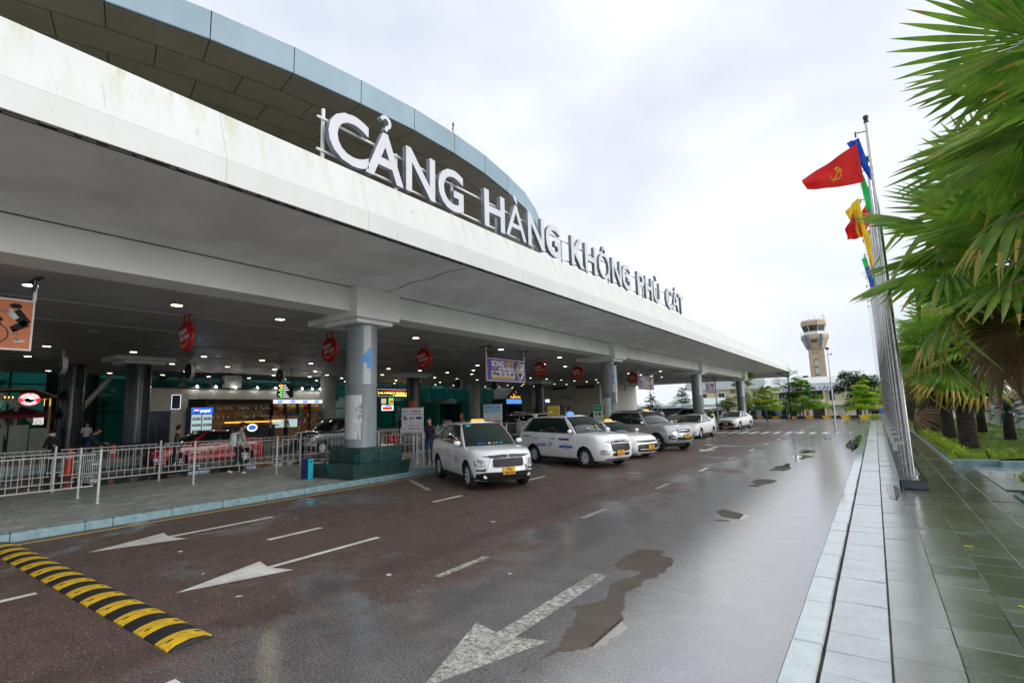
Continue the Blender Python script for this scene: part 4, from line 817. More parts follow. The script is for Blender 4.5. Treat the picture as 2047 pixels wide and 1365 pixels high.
for k_ in range(3):
    for s in (-1, 1): b = MB(); b.b2(.03, .045, -.22+.155*k_, -.22+.155*k_+.12, s*.45-.015, s*.45+.015); build(b, 'light_strip', 'lit_white', ps)
ac = thing('duct_box', 'plain pale box hanging over the shop roof', 'box', (-37, 18.4, 4.1)); b = MB(); b.b2(-.5, .02, -.55, .55, .02, .92, bev=.02); build(b, 'casing', 'wall_grey', ac); b = MB(); b.b2(-.3, -.2, -.3, .3, .92, 1.09); build(b, 'bracket', 'mullion', ac)
ds = thing('direction_board', 'hanging black direction board with green and orange lit pictograms', 'sign', (-31, 18.7, 5.2))
b = MB(); b.b2(-.05, .05, -.54, .54, -1.94, -1.08, bev=.01); build(b, 'panel', 'black', ds)
for s in (-.4, .4): b = MB(); b.tube((0, s, -1.08), (0, s, -.004), .015, n=6); build(b, 'hanger', 'black', ds)
for q in range(6):
    zz = -1.18-.14*q; b = MB(); b.b2(.051, .054, -.38, -.22, zz-.055, zz+.055); build(b, 'pictogram', 'lit_orange' if q < 2 else 'lit_green', ds)
    b = MB(); b.b2(.051, .054, -.18, .02+.1*(q % 3), zz-.02, zz+.02); build(b, 'line', 'lit_white', ds)
    if q % 2 == 0: b = MB(); b.add([(.054, -.46, zz-.09), (.054, -.43, zz-.09), (.054, -.43, zz-.02), (.054, -.40, zz-.02), (.054, -.445, zz+.04), (.054, -.49, zz-.02), (.054, -.46, zz-.02)], [tuple(range(7))]); build(b, 'arrow', 'lit_white', ds, fix=False)
led = thing('led_board', 'long black LED text board with a white dotted edge behind a dark column', 'sign', (-40, 36.7, 4.15))
b = MB(); b.b2(-.1, 0, -2.8, 2.8, -.36, .36); build(b, 'panel', 'black', led)
b = MB()
for q in range(56):
    for s in (-1, 1): b.b2(.0, .01, -2.78+.1*q, -2.72+.1*q, s*.345-.012, s*.345+.012)
for q in range(7):
    for s in (-1, 1): b.b2(0, .01, s*2.78-.012, s*2.78+.012, -.3+.09*q, -.25+.09*q)
build(b, 'edge_lights', 'lit_white', led)
r_ = random.Random(8)
for row, mt, y0, y1 in ((.19, 'lit_red', -2.2, 1.6), (-.03, 'lit_yellow', -2.7, 2.5), (-.24, 'lit_yellow', -.8, 1.4)):
    b = MB(); y = y0
    while y < y1:
        w = r_.uniform(.05, .11); b.b2(.0, .012, y, y+w*.35, row-.07, row+.07); b.b2(.0, .012, y+w*.35, y+w, row+(r_.choice((-.06, 0, .05)))-.015, row+(r_.choice((-.04, 0, .05)))+.03); y += w+(.04 if r_.random() < .8 else .16)
    build(b, 'text_row', mt, led)
pb = thing('food_posters', 'bright food posters glowing inside the glass right of the tall column', 'posters', (-42, 36.8, 2.9))
for (y0, y1, z0, z1, mt) in ((-.75, -.1, .2, .75, 'screen_mix'), (.25, .9, .15, .8, 'lit_green'), (-.7, .9, -.5, .05, 'lit_white'), (-.6, .7, -.42, -.12, 'lit_red'), (.3, .85, .3, .55, 'lit_red'), (-.3, .6, -.08, .02, 'lit_blue')):
    b = MB(); q = .0+.01*len([1]); off_ = {'lit_red': .03, 'lit_blue': .03}.get(mt, .0); b.b2(off_, off_+.02, y0, y1, z0, z1); build(b, 'poster', mt, pb)
hs = thing('cafe_kiosk', 'dark gabled cafe kiosk with a glowing orange crescent and blue screens', 'kiosk', (-35, 48.8, .38))
b = MB(); b.prism([(-1.6, 3.0), (0.1, 4.15), (1.7, 3.0)], .9, 1.0, 'x'); b.b2(-1, 1, -1.6, -1.45, 0, 3.0); b.b2(-1, 1, 1.5, 1.65, 0, 3.0); b.b2(-1.0, -.9, -1.5, 1.5, 0, 3); build(b, 'frame', 'interior_dark', hs)
b = MB(); n = 18
b.add([(1.02, .3*math.cos(R(60+240*q/n)+2.2)+.1, 3.62+.3*math.sin(R(60+240*q/n)+2.2)) for q in range(n+1)]+[(1.02, .24*math.cos(R(60+240*q/n)+2.2)+.14, 3.60+.24*math.sin(R(60+240*q/n)+2.2)) for q in range(n, -1, -1)], [tuple(range(2*n+2))]); build(b, 'crescent', 'lit_orange', hs, fix=False)
text('lettering', 'SongViet Cafe', .2, hs, (1.03, .2, 3.1), X_, Z_, 'lit_orange', bold=.01, wid=2.0)
for (y0, y1) in ((-1.55, -.1), (.0, 1.45)): b = MB(); b.b2(.95, 1.02, y0, y1, 2.42, 2.95); build(b, 'screen', 'screen_blue', hs)
b = MB(); b.b2(.2, .9, -1.5, 1.5, 0, 1.1); build(b, 'counter', 'wood', hs)
cs = thing('cafe_sign', 'white lit sign over a timber food stall at the pale wall', 'sign', (-36, 58.4, 3.2))
b = MB(); b.b2(-.1, 0, -1.7, 1.7, -.34, .34); build(b, 'panel', 'wall_grey', cs); text('lettering', 'COFFEE & CAKE', .36, cs, (.01, 0, -.18), X_, Z_, 'lit_white', bold=.02, wid=3.2)
b = MB(); b.b2(-.6, -.1, -1.6, 1.8, -2.8, -1.0); build(b, 'stall', 'wood', cs)
c2 = thing('coffee_counter', 'small brown coffee counter with a grey name board against the pale wall', 'kiosk', (-34.3, 61, .3))
b = MB(); b.b2(-.6, .2, -.6, .6, 0, 1.2); b.b2(-1.1, 1.0, -.3, -.2, 1.2, 2.1); build(b, 'counter', 'wood', c2); b = MB(); b.b2(-1.3, 1.3, -.3, -.22, 3.0, 3.7); build(b, 'name_board', 'wall_grey', c2); b = MB(); b.b2(-.8, -.1, -.62, -.55, .2, 2.2); build(b, 'dark_door', 'black', c2)
text('lettering', 'SongViet Cafe', .3, c2, (0, -.31, 3.2), (1, 0, 0), Z_, 'black', bold=.006, wid=2.2)
for q in range(3):
    t_ = thing('display_stand', ('tall dark product stand at the foot of the pale wall', 'red topped product stand beside the small coffee counter', 'glass product stand nearest the yellow notice board')[q], 'stand', (-37.5+1.6*q, 60.4, .3))
    b = MB(); b.b2(-.55, .55, -.3, .3, 0, 2.0); build(b, 'body', ('mullion', 'interior_dark', 'wall_grey')[q], t_)
    for zz in (.5, 1.0, 1.5): b = MB(); b.b2(-.5, .5, -.32, -.3, zz, zz+.3); build(b, 'goods', ('wood', 'red', 'lino')[q], t_)
sgn = thing('arrivals_sign', 'hanging black sign with an orange figure and white text before the green glass', 'sign', (-44, 42.5, 5.2)); b = MB(); b.b2(-.05, .05, -1.3, 1.3, -1.1, -.5); build(b, 'panel', 'black', sgn); b = MB(); b.b2(.052, .06, -1.1, -.5, -1.05, -.55); build(b, 'pictogram', 'lit_orange', sgn)
for zz in (-.72, -.92): b = MB(); b.b2(.052, .06, -.3, .7, zz-.05, zz+.05); build(b, 'line', 'lit_white', sgn)
for s in (-1, 1): b = MB(); b.tube((0, s, -.5), (0, s, -.004), .02, n=6); build(b, 'hanger', 'mullion', sgn)
# indoor greenery seen left of the tall columns
def frond_cloud(name, c, rad, n, label, mat='leaf_dark', seed=0, sx=1.0):
    r_ = random.Random(seed); t_ = thing(name, label, 'plant', c); b = MB(); 
    for q in range(n):
        a = r_.uniform(0, 6.28); el = r_.uniform(-.3, 1.2); L = rad*r_.uniform(.5, 1.1); d = Vector((math.cos(a)*math.cos(el), math.sin(a)*math.cos(el), math.sin(el)))
        p0 = Vector((0, 0, 0)); side = d.cross(Vector((0, 0, 1))).normalized()
        for s in range(7):
            f = s/7; p = p0+d*L*f-Vector((0, 0, .5*L*f*f)); w = .22*(1-f)+.05
            for sd in (-1, 1): b.add([p, p+side*sd*w+d*.12-Vector((0, 0, .05)), p+d*.07], [(0, 1, 2)])
    build(b, 'crown', mat, t_, fix=False); b = MB(); b.tube((0, 0, 0), (r_.uniform(-.3, .3), 0, .4-c[2]), .06, .1, n=7); build(b, 'stem', 'bark_dark', t_); return t_
for q, (x, y, z, rr_) in enumerate(((-43, 3.9, 3.6, 1.7), (-44, 7.6, 4.2, 1.9), (-42, 11.2, 4.4, 1.7), (-41.5, 12.3, 3.0, 1.3), (-44, 5.8, 2.2, 1.3), (-45, 16.8, 5.0, 1.2), (-43, 10.0, 2.0, 1.2), (-44.5, -.8, 4, 1.6))):
    frond_cloud('indoor_palm', (x, y, z), rr_, 26, ('feathery dark palm under the ceiling at the far left', 'dark palm over the red oval coffee sign', 'dark palm between the two tall dark columns', 'low dark palm right of the leaning pale strut', 'dark bush behind the coffee kiosk', 'green plant above the pale shop block', 'low bush between the dark columns', 'dark palm at the left picture edge')[q], seed=q)
# ------------------------------------------------------------------ notice boards, bin, cones
def notice(x, y, rz, label, wd, ht, z0, bg, rows, post=True):
    t = thing('notice_board', label, 'notice board', (x, y, .15), rz)
    b = MB(); b.b2(-wd/2, wd/2, -.02, .02, z0, z0+ht, bev=.005); build(b, 'panel', bg, t)
    b = MB()
    for (a0, a1, c0, c1) in ((-wd/2-.015, wd/2+.015, z0-.015, z0), (-wd/2-.015, wd/2+.015, z0+ht, z0+ht+.015)): b.b2(a0, a1, -.025, .025, c0, c1)
    for s in (-1, 1): b.b2(s*(wd/2+.0075)-.0075, s*(wd/2+.0075)+.0075, -.025, .025, z0, z0+ht)
    build(b, 'frame', 'galv', t)
    b = MB(); b.tube((0, .035, 0), (0, .035, z0+ht), .028, n=8); build(b, 'post', 'galv', t); b = MB(); b.lathe([(.17, 0), (.17, .02), (.04, .04)], n=16); build(b, 'base', 'galv', t)
    for (kind, *a) in rows:
        if kind == 't': text('lettering', a[0], a[1], t, (a[2], -.0235, z0+a[3]), (1, 0, 0), Z_, a[4], bold=.003, wid=a[5])
        elif kind == 'l':   # unreadable small print: thin strokes
            r_ = random.Random(int(a[1]*997)); b = MB(); x0 = a[0]
            while x0 < a[2]:
                w_ = r_.uniform(.012, .04); b.b2(x0, min(a[2], x0+w_), -.0235, -.0215, z0+a[1], z0+a[1]+a[3]); x0 += w_+.01
            build(b, 'small_print', a[4], t)
        elif kind == 'p': b = MB(); b.b2(a[0], a[2], -.0228, -.0212, z0+a[1], z0+a[3]); build(b, 'print', a[4], t)
    return t
pm('board_pale', (.66, .69, .72), .4, .03); pm('board_blue', (.3, .55, .72), .4, .1); pm('board_yellow', (.75, .6, .02), .4)
notice(-12.97, 12.5, R(8), 'large white price board in front of the first white taxi, red and blue print', .86, .84, 1.2, 'board_pale',
       [('t', 'SUNTAXI', .06, .16, .70, 'red', .36), ('l', -.34, .71, -.16, .02, 'black'), ('p', -.37, .70, -.33, .77, 'black'), ('l', -.38, .62, -.12, .02, 'blue'), ('l', -.1, .62, .4, .022, 'navy'), ('p', -.36, .42, -.28, .58, 'red'), ('p', -.27, .44, -.2, .54, 'blue'), ('p', -.1, .47, .1, .54, 'grey'), ('p', .16, .46, .40, .54, 'dark_metal'), ('p', -.12, .42, -.04, .5, 'grey'),
        ('l', -.36, .34, -.2, .018, 'red'), ('l', -.1, .345, .1, .014, 'red'), ('l', .2, .345, .35, .014, 'red'), ('l', -.2, .26, .36, .016, 'red'), ('l', -.2, .22, .3, .012, 'grey'), ('t', '146 000', .035, -.05, .13, 'red', .22), ('t', '176 000', .035, .24, .13, 'red', .22), ('l', -.36, .15, -.26, .016, 'red'), ('l', -.36, .10, -.24, .02, 'red'), ('l', -.36, .03, .36, .012, 'navy')])
notice(-12.95, 17.0, R(6), 'pale blue price board showing 195 000 between the two nearest taxis', .84, 1.15, .98, 'board_pale',
       [('p', -.41, .8, .41, 1.14, 'board_blue'), ('l', -.34, 1.02, 0.1, .035, 'blue'), ('l', .15, 1.02, .38, .03, 'blue'), ('l', -.05, .93, .15, .03, 'navy'), ('l', -.34, .85, -.1, .025, 'red'), ('l', -.3, .7, -.1, .02, 'pink'), ('l', 0, .7, .35, .02, 'pink'), ('l', -.3, .6, -.1, .025, 'red'), ('l', 0, .6, .35, .025, 'red'), ('t', '195.000', .17, 0, .36, 'red', .72)])
notice(-14.3, 24.2, R(2), 'yellow notice board behind the second white taxi', .70, .9, 1.15, 'board_yellow', [('l', -.28, .7, .28, .03, 'blue'), ('p', -.25, .5, -.05, .65, 'white'), ('l', 0, .55, .3, .03, 'red'), ('l', -.28, .38, .28, .02, 'black'), ('l', -.28, .28, .28, .02, 'black'), ('l', -.28, .18, .28, .02, 'red')])
notice(-13.5, 28.0, R(0), 'green and white notice board left of the second round column', .58, 1.1, .95, 'board_pale', [('p', -.28, .75, .28, 1.08, 'green_sign'), ('l', -.2, .9, .2, .04, 'white'), ('p', -.16, .5, -.04, .66, 'green_sign'), ('p', .06, .5, .2, .66, 'dark_metal'), ('l', -.2, .3, .2, .02, 'green_sign')])
b = thing('litter_bin', 'small cyan litter bin beside the column pedestal', 'bin', (-14.05, 9.25, .15), R(14))
q = MB(); q.b2(-.135, .135, -.10, .10, 0, .60, bev=.012); build(q, 'body', 'cyan', b); q = MB(); q.b2(-.14, .14, -.105, .105, .602, .63, bev=.01); build(q, 'lid', 'navy', b); q = MB(); q.b2(-.125, .125, -.1035, -.1005, .02, .59); build(q, 'side_panel', 'navy', b); q = MB(); q.b2(.1355, .138, -.05, .05, .50, .54); build(q, 'slot', 'black', b)
def cone(x, y, label, sc=1.0):
    t = thing('traffic_cone', label, 'traffic cone', (x, y, 0), 0, 'orange traffic cones')
    b = MB(); b.box((0, 0, .02), (.46, .46, .04), bev=.01); build(b, 'base', 'cone_orange', t)
    b = MB(); b.lathe([(.17, .04), (.135, .3), (.115, .62), (.095, .95), (.06, 1.0)], n=18); build(b, 'cone', 'cone_orange', t, smooth=35); b = MB(); b.lathe([(.121, .60), (.112, .70)], n=18, cap=False); build(b, 'stripe', 'white', t, smooth=35); return t
cone(-26.6, 6.9, 'left orange traffic cone with a white band behind the railing'); cone(-28.4, 8.9, 'right orange traffic cone nearer the red saloon')
bn_ = thing('floodlight', 'small white floodlight with a downpipe at the top of the second round column', 'lamp', (-12.9, 29.4, 4.5)); b = MB(); b.tube((0, 0, -2.2), (0, 0, .1), .06, n=10); build(b, 'pipe', 'white_metal', bn_); b = MB(); b.tube((0, 0, .15), (.15, -.05, .25), .09, .07, n=10); build(b, 'head', 'dark_metal', bn_)
# ------------------------------------------------------------------ cars
def lerp(a, b, t): return a+(b-a)*t
def pl(pts, x):
    if x <= pts[0][0]: return pts[0][1]
    for (x0, y0), (x1, y1) in zip(pts, pts[1:]):
        if x <= x1:
            t = (x-x0)/(x1-x0); return y0+(y1-y0)*t
    return pts[-1][1]
def sm(pts, x):
    e = .07; return (pl(pts, x-e)+pl(pts, x)*2+pl(pts, x+e))/4
WH = {}
def wheel(R_, wd, rimcol, nsp=10):
    key = (R_, rimcol, nsp)
    if key in WH: return WH[key]
    rr_ = R_*.66; M = Matrix.Rotation(R(90), 4, 'X')
    b = MB(); b.lathe([(rr_, -wd/2+.01), (R_-.03, -wd/2), (R_, -wd/2+.035), (R_, wd/2-.035), (R_-.03, wd/2), (rr_, wd/2-.01), (rr_*.97, wd/2-.06)], n=32, M=M, cap=False); t = b.mesh('tyre', 'tyre', 40)
    b = MB(); b.lathe([(rr_, -wd/2+.008), (rr_*.93, -wd/2+.004), (rr_*.90, -wd/2+.03), (rr_*.9, -.0)], n=32, M=M, cap=False); b.lathe([(.055, -wd/2+.03), (.04, -wd/2+.012), (.001, -wd/2+.01)], n=16, M=M, cap=False)
    for k in range(nsp):
        a = 2*math.pi*k/nsp; c_, s_ = math.cos(a), math.sin(a); w0, w1 = (.026, .024) if nsp > 6 else (.04, .05)
        def q(r, w, y): return (c_*r-s_*w, y, s_*r+c_*w)
        yy = -wd/2+.016; b.add([q(.03, -w0, yy+.012), q(rr_*.94, -w1, yy), q(rr_*.94, w1, yy), q(.03, w0, yy+.012), q(.03, -w0, yy+.05), q(rr_*.94, -w1, yy+.04), q(rr_*.94, w1, yy+.04), q(.03, w0, yy+.05)], [(0, 1, 2, 3), (0, 4, 5, 1), (3, 2, 6, 7)])
    m = b.mesh('rim', rimcol, 40)
    b = MB(); b.lathe([(rr_*.92, .0), (.001, .0)], n=24, M=M, cap=False); h = b.mesh('hub', 'plastic_black'); WH[key] = (t, m, h); return WH[key]
def make_car(name, label, cat, sp, loc, rz, paint, rimcol='alloy', taxi=None, plate=None, group=None, glass='car_glass', name_parts=(), simple=False, kit=None, z=0.):
    t = thing(name, label, cat, (loc[0], loc[1], z), rz, group)
    L, Wd, H, wb, fo, Rw = sp['L'], sp['W'], sp['H'], sp['wb'], sp['fo'], sp['R']
    xF, xR = wb/2+fo, wb/2+fo-L; hw = Wd/2; zb = sp.get('zb', .22); nse = sp.get('nse', 3.0)
    wf = [(0, .90), (.12, .955), (.35, .99), (.55, 1.0), (.8, .985), (.93, .955), (1, .90)]
    fx = sp['fx']; rx = sp['rx']; top = sp['top']  # top: list of (x from front 0..L backwards → height)
    def ztop(x): return sm(top, xF-x)
    def plan(k, f, nF=9, nS=20, nR=8):
        w = hw*pl(wf, f); xf, xr = xF-pl(fx, f), xR+pl(rx, f); x0f, x0r = xF-sp.get('cf', .75), xR+sp.get('cr', .45)
        if k <= nF:
            th = k/nF*math.pi/2; return x0f+(xf-x0f)*max(0, math.cos(th))**(2/nse), w*max(0, math.sin(th))**(2/nse)
        if k <= nF+nS: return lerp(x0f, x0r, (k-nF)/nS), w
        th = (k-nF-nS)/nR*math.pi/2; return x0r+(xr-x0r)*math.sin(th)**(2/3.4), w*max(0, math.cos(th))**(2/3.4)
    K = 9+20+8; fl = [0, .06, .14, .25, .38, .5, .62, .74, .85, .93, .975, 1.0]
    def P(k, f, s=1):
        x, y = plan(k, f); zt = ztop(x); return (x, y*s, zb+f*(zt-zb))
    b = MB()
    for s in (1, -1):
        vs = [P(k, f, s) for f in fl for k in range(K+1)]
        b.add(vs, [(j*(K+1)+k, j*(K+1)+k+1, (j+1)*(K+1)+k+1, (j+1)*(K+1)+k) for j in range(len(fl)-1) for k in range(K)], 0)
    m_ = 10
    for f, cr in ((1.0, sp.get('crown', .05)), (0.0, 0)):
        vs = []
        for k in range(K+1):
            x, y, z = P(k, f)
            for q in range(m_+1):
                u = 1-2*q/m_; rid = 0
                if f == 1.0 and cr: 
                    rid = cr*(1-u*u)*min(1, (xF-x)/.25)
                    if sp.get('ridge') and .35 < abs(u) < .75: rid += .0
                vs.append((x, y*u, z+rid))
        b.add(vs, [(k*(m_+1)+q, k*(m_+1)+q+1, (k+1)*(m_+1)+q+1, (k+1)*(m_+1)+q) for k in range(K) for q in range(m_)], 0)
    me = bpy.data.meshes.new('body'); me.from_pydata(b.v, [], b.f)
    bm = bmesh.new(); bm.from_mesh(me); bmesh.ops.remove_doubles(bm, verts=bm.verts, dist=.0004); bmesh.ops.dissolve_degenerate(bm, edges=bm.edges, dist=.0002); bmesh.ops.recalc_face_normals(bm, faces=bm.faces); bm.to_mesh(me); bm.free()
    me.materials.append(MATS[paint]); me.materials.append(MATS['plastic_black'])
    body = put('body', me, None)
    cm = MB()
    for xw in (wb/2, -wb/2):
        for s in (1, -1): cm.tube((xw, s*(hw-.30), Rw+.01), (xw, s*(hw+.2), Rw+.01), Rw+.055, n=36, mi=1)
    cme = bpy.data.meshes.new('cut'); cme.from_pydata(cm.v, [], cm.f); cme.materials.append(MATS[paint]); cme.materials.append(MATS['plastic_black']); cme.polygons.foreach_set('material_index', [1]*len(cme.polygons))
    bm = bmesh.new(); bm.from_mesh(cme); bmesh.ops.recalc_face_normals(bm, faces=bm.faces); bm.to_mesh(cme); bm.free()
    co = put('cut', cme); md = body.modifiers.new('b', 'BOOLEAN'); md.operation = 'DIFFERENCE'; md.object = co; md.solver = 'EXACT'
    bpy.context.view_layer.update(); nm_ = bpy.data.meshes.new_from_object(body.evaluated_get(bpy.context.evaluated_depsgraph_get())); body.modifiers.clear()
    bpy.data.objects.remove(co); body.data = nm_; nm_.name = 'body'
    nm_.polygons.foreach_set('use_smooth', [True]*len(nm_.polygons)); nm_.set_sharp_from_angle(angle=R(34)); body.parent = t
    # ---- greenhouse
    xc, xA, xrf, xrr, xrb = xF-sp['cowl'], xF-sp['A'], xF-sp['rf'], xF-sp['rr'], xF-sp['rb']
    roofp = sp['roof']; yb = hw-.075; yt = hw-sp.get('tum', .24)
    def zr(x): return sm(roofp, xF-x)
    def ybx(x): return yb-max(0, (x-(xF-1.6)))*.10-max(0, (-x+(xR+.5)))*.2
    def ytx(x): return yt-max(0, x-(xrf-.35))*.15-max(0, (xrr+.35)-x)*.15
    bl = .03
    def side(tb, v, tt=None):
        tt = tb if tt is None else tt; x0, x1 = lerp(xA, xrb+.12, tb), lerp(xrf-.02, xrr+.08, tt); e = v
        x = lerp(x0, x1, e); y = lerp(ybx(x0), ytx(x1), e)+.045*math.sin(math.pi*e)*.8; z_ = lerp(ztop(x0)-.012, zr(x1)-.025, e); return Vector((x, y, z_))
    def front(u, v):
        yb_, yt_ = ybx(xA), ytx(xrf-.02); x0 = lerp(xc, xA, abs(u)**2.2); x1 = lerp(xrf+.05, xrf-.02, abs(u)**2)
        z0 = ztop(x0)-.01+sp.get('crown', .05)*(1-u*u)*.8; z1 = zr(x1)-.025*u*u
        y = lerp(yb_*u, yt_*u, v)+.02*u*math.sin(math.pi*v)*abs(u)**6; return Vector((lerp(x0, x1, v)+.03*math.sin(math.pi*v), y, lerp(z0, z1, v)+.03*math.sin(math.pi*v)))
    def rear(u, v):
        yb_, yt_ = ybx(xrb+.12), ytx(xrr+.08); x0 = lerp(xrb, xrb+.12, abs(u)**2.5); x1 = lerp(xrr, xrr+.08, abs(u)**2.5); return Vector((lerp(x0, x1, v)-.02*math.sin(math.pi*v), lerp(yb_*u, yt_*u, v), lerp(ztop(x0)-.01, zr(x1)-.025*u*u, v)))
    b = MB(); nv = 6
    cols_ = [('f', i/6) for i in range(7)]+[('s', i/14) for i in range(1, 15)]+[('r', 1-i/6) for i in range(0, 7)]
    def colp(c_, v, s):
        p = front(c_[1], v) if c_[0] == 'f' else (side(c_[1], v) if c_[0] == 's' else rear(c_[1], v)); return (p.x, p.y*s, p.z)
    nc = len(cols_)
    for s in (1, -1): b.add([colp(c_, j/nv, s) for j in range(nv+1) for c_ in cols_], [(j*nc+i, j*nc+i+1, (j+1)*nc+i+1, (j+1)*nc+i) for j in range(nv) for i in range(nc-1)])
    vs = []
    for c_ in cols_:
        p = colp(c_, 1, 1)
        for q in range(9): u = 1-q/4; vs.append((p[0], p[1]*u, p[2]+.045*(1-u*u)*min(1, p[1]/.4)))
    b.add(vs, [(i*9+q, i*9+q+1, (i+1)*9+q+1, (i+1)*9+q) for i in range(nc-1) for q in range(8)])
    gm_ = b.mesh('roof', paint, None)
    bm = bmesh.new(); bm.from_mesh(gm_); bmesh.ops.remove_doubles(bm, verts=bm.verts, dist=.0005); bmesh.ops.recalc_face_normals(bm, faces=bm.faces); bm.to_mesh(gm_); bm.free()
    gm_.polygons.foreach_set('use_smooth', [True]*len(gm_.polygons)); gm_.set_sharp_from_angle(angle=R(40)); put('roof', gm_, t)
    def patch(nm, fn, u0, u1, v0, v1, mat, off_, s=1, nu=8, nv=5, tt=None, two=False):
        vs = []
        for j in range(nv+1):
            for i in range(nu+1):
                v = lerp(v0, v1, j/nv); u = lerp(u0, u1, i/nu)
                if tt: a = lerp(u0, u1, i/nu); a2 = lerp(tt[0], tt[1], i/nu); p = side(a, v, a2); e = Vector((0, 1, .25)).normalized()
                else: p = fn(u, v); e = (Vector((.75, 0, .66)) if fn is front else Vector((-.9, 0, .4)))
                p = p+e*off_; vs.append((p.x, p.y*s, p.z))
        b = MB(); b.add(vs, [(j*(nu+1)+i, j*(nu+1)+i+1, (j+1)*(nu+1)+i+1, (j+1)*(nu+1)+i) for j in range(nv) for i in range(nu)]); me = b.mesh(nm, mat, 60); 
        return put(nm, me, t)
    patch('windscreen_frame', front, -.97, .97, .015, .985, 'plastic_black', .006, nu=20); patch('windscreen', front, -.93, .93, .05, .95, glass, .011, nu=20)
    patch('rear_window', rear, -.88, .88, .12, .92, 'car_glass_dark', .01, nu=12)
    for s in (1, -1):
        w = sp['win']; patch('window_frame', side, w[0][0]-.012, w[-1][1]+.012, .05, .95, 'plastic_black', .004, s, nu=16, tt=(w[0][2]-.012, w[-1][3]+.012))
        for (a, c_, a2, c2_) in w: patch('side_window', side, a, c_, .09, .90, glass if s < 0 or not simple else glass, .009, s, tt=(a2, c2_))
    # ---- front and rear patches projected on the body skin
    def fpt(y, z_, rear_=False):
        xs_ = xF-.1 if not rear_ else xR+.1; f = min(1, max(0, (z_-zb)/(ztop(xs_)-zb))); w = hw*pl(wf, f); q = min(1, abs(y)/w)
        if rear_: x0 = xR+sp.get('cr', .45); xe = xR+pl(rx, f); return x0+(xe-x0)*(1-q**3.4)**(1/3.4)
        x0 = xF-sp.get('cf', .75); xe = xF-pl(fx, f); return x0+(xe-x0)*(1-q**nse)**(1/nse)
    def fpatch(nm, cols, mat, off_=.012, s=1, sub=3, rear_=False):
        pts = []
        for (y0, a0, b0), (y1, a1, b1) in zip(cols, cols[1:]):
            n = max(1, int(abs(y1-y0)/.05))
            for i in range(n): u = i/n; pts.append((lerp(y0, y1, u), lerp(a0, a1, u), lerp(b0, b1, u)))
        pts.append(cols[-1]); vs = []; nn = len(pts); sg = -1 if rear_ else 1
        for j in range(sub+1):
            for (y, a, c_) in pts: z_ = lerp(a, c_, j/sub); x = fpt(y, z_, rear_); vs.append((x+sg*off_, y*s, z_))
        m0 = len(vs); vs += [(v[0]-sg*.04, v[1], v[2]) for v in vs]; fs = [(j*nn+i, j*nn+i+1, (j+1)*nn+i+1, (j+1)*nn+i) for j in range(sub) for i in range(nn-1)]
        ed = [i for i in range(nn)]+[j*nn+nn-1 for j in range(1, sub+1)]+[sub*nn+i for i in range(nn-2, -1, -1)]+[j*nn for j in range(sub-1, 0, -1)]
        fs += [(ed[i], ed[(i+1) % len(ed)], m0+ed[(i+1) % len(ed)], m0+ed[i]) for i in range(len(ed))]
        b = MB(); b.add(vs, fs); return build(b, nm, mat, t, smooth=40)
    for (nm, cols, mat, off_, mir) in sp['front']:
        fpatch(nm, cols, mat, off_)
        if mir: fpatch(nm, cols, mat, off_, -1)
    for (nm, cols, mat, off_, mir) in sp.get('rear', ()):
        fpatch(nm, cols, mat, off_, rear_=True)
        if mir: fpatch(nm, cols, mat, off_, -1, rear_=True)
    # ---- side details
    def spt(x, z_):
        f = min(1, max(0, (z_-zb)/(ztop(x)-zb))); return hw*pl(wf, f)
    for s in (1, -1):
        b = MB()
        for xl in sp['doors']:
            zs = [zb+.10+(ztop(xl)-zb-.12)*q/8 for q in range(9)]
            for z0, z1 in zip(zs, zs[1:]): b.quad((xl-.004, s*(spt(xl, z0)+.0015), z0), (xl+.004, s*(spt(xl, z0)+.0015), z0), (xl+.004, s*(spt(xl, z1)+.0015), z1), (xl-.004, s*(spt(xl, z1)+.0015), z1))
        build(b, 'door_seam', 'black', t, fix=False)
        for xh in sp['handles']:
            zz = sp.get('zh', .92); b = MB(); b.box((xh, s*(spt(xh, zz)+.018), zz), (.2, .022, .028), bev=.008); build(b, 'door_handle', sp.get('hcol', 'chrome'), t)
        xm = xA-.12; zm = ztop(xm)+.02; b = MB(); b.lathe([(.02, -.02), (.068, .0), (.082, .05), (.07, .12), (.025, .145)], n=14, M=Matrix.Translation((xm, s*(hw-.01), zm+.075)) @ Matrix.Rotation(-s*R(90), 4, 'X') @ Matrix.Diagonal((.7, .85, 1.15, 1))); build(b, 'mirror', paint, t, smooth=50)
        b = MB(); b.box((xm-.0, s*(hw-.02), zm+.03), (.06, .14, .04), bev=.01); build(b, 'mirror_arm', 'plastic_black', t)
        b = MB(); n = 20
        for (xw) in (wb/2, -wb/2):   # arch lips
            for q in range(n):
                a0, a1 = R(4+172*q/n), R(4+172*(q+1)/n)
                def A(a, r, o): x, z_ = xw+r*math.cos(a), Rw+.01+r*math.sin(a); return (x, s*(spt(x, z_)+o), z_)
                b.quad(A(a0, Rw+.053, .004), A(a1, Rw+.053, .004), A(a1, Rw+.085, .002), A(a0, Rw+.085, .002))
        build(b, 'wheel_arch', sp.get('arch', paint), t, smooth=60)
        b = MB(); b.prism([(hw*.80, .17), (hw*.95, .19), (hw*.965, .30), (hw*.8, .30)], -wb/2+Rw+.07, wb/2-Rw-.07, 'x'); 
        if s < 0: b.v = [(v[0], -v[1], v[2]) for v in b.v]
        build(b, 'sill', 'plastic_black', t)
        tm_, rm_, hb_ = wheel(Rw, .215, rimcol, sp.get('spokes', 10))
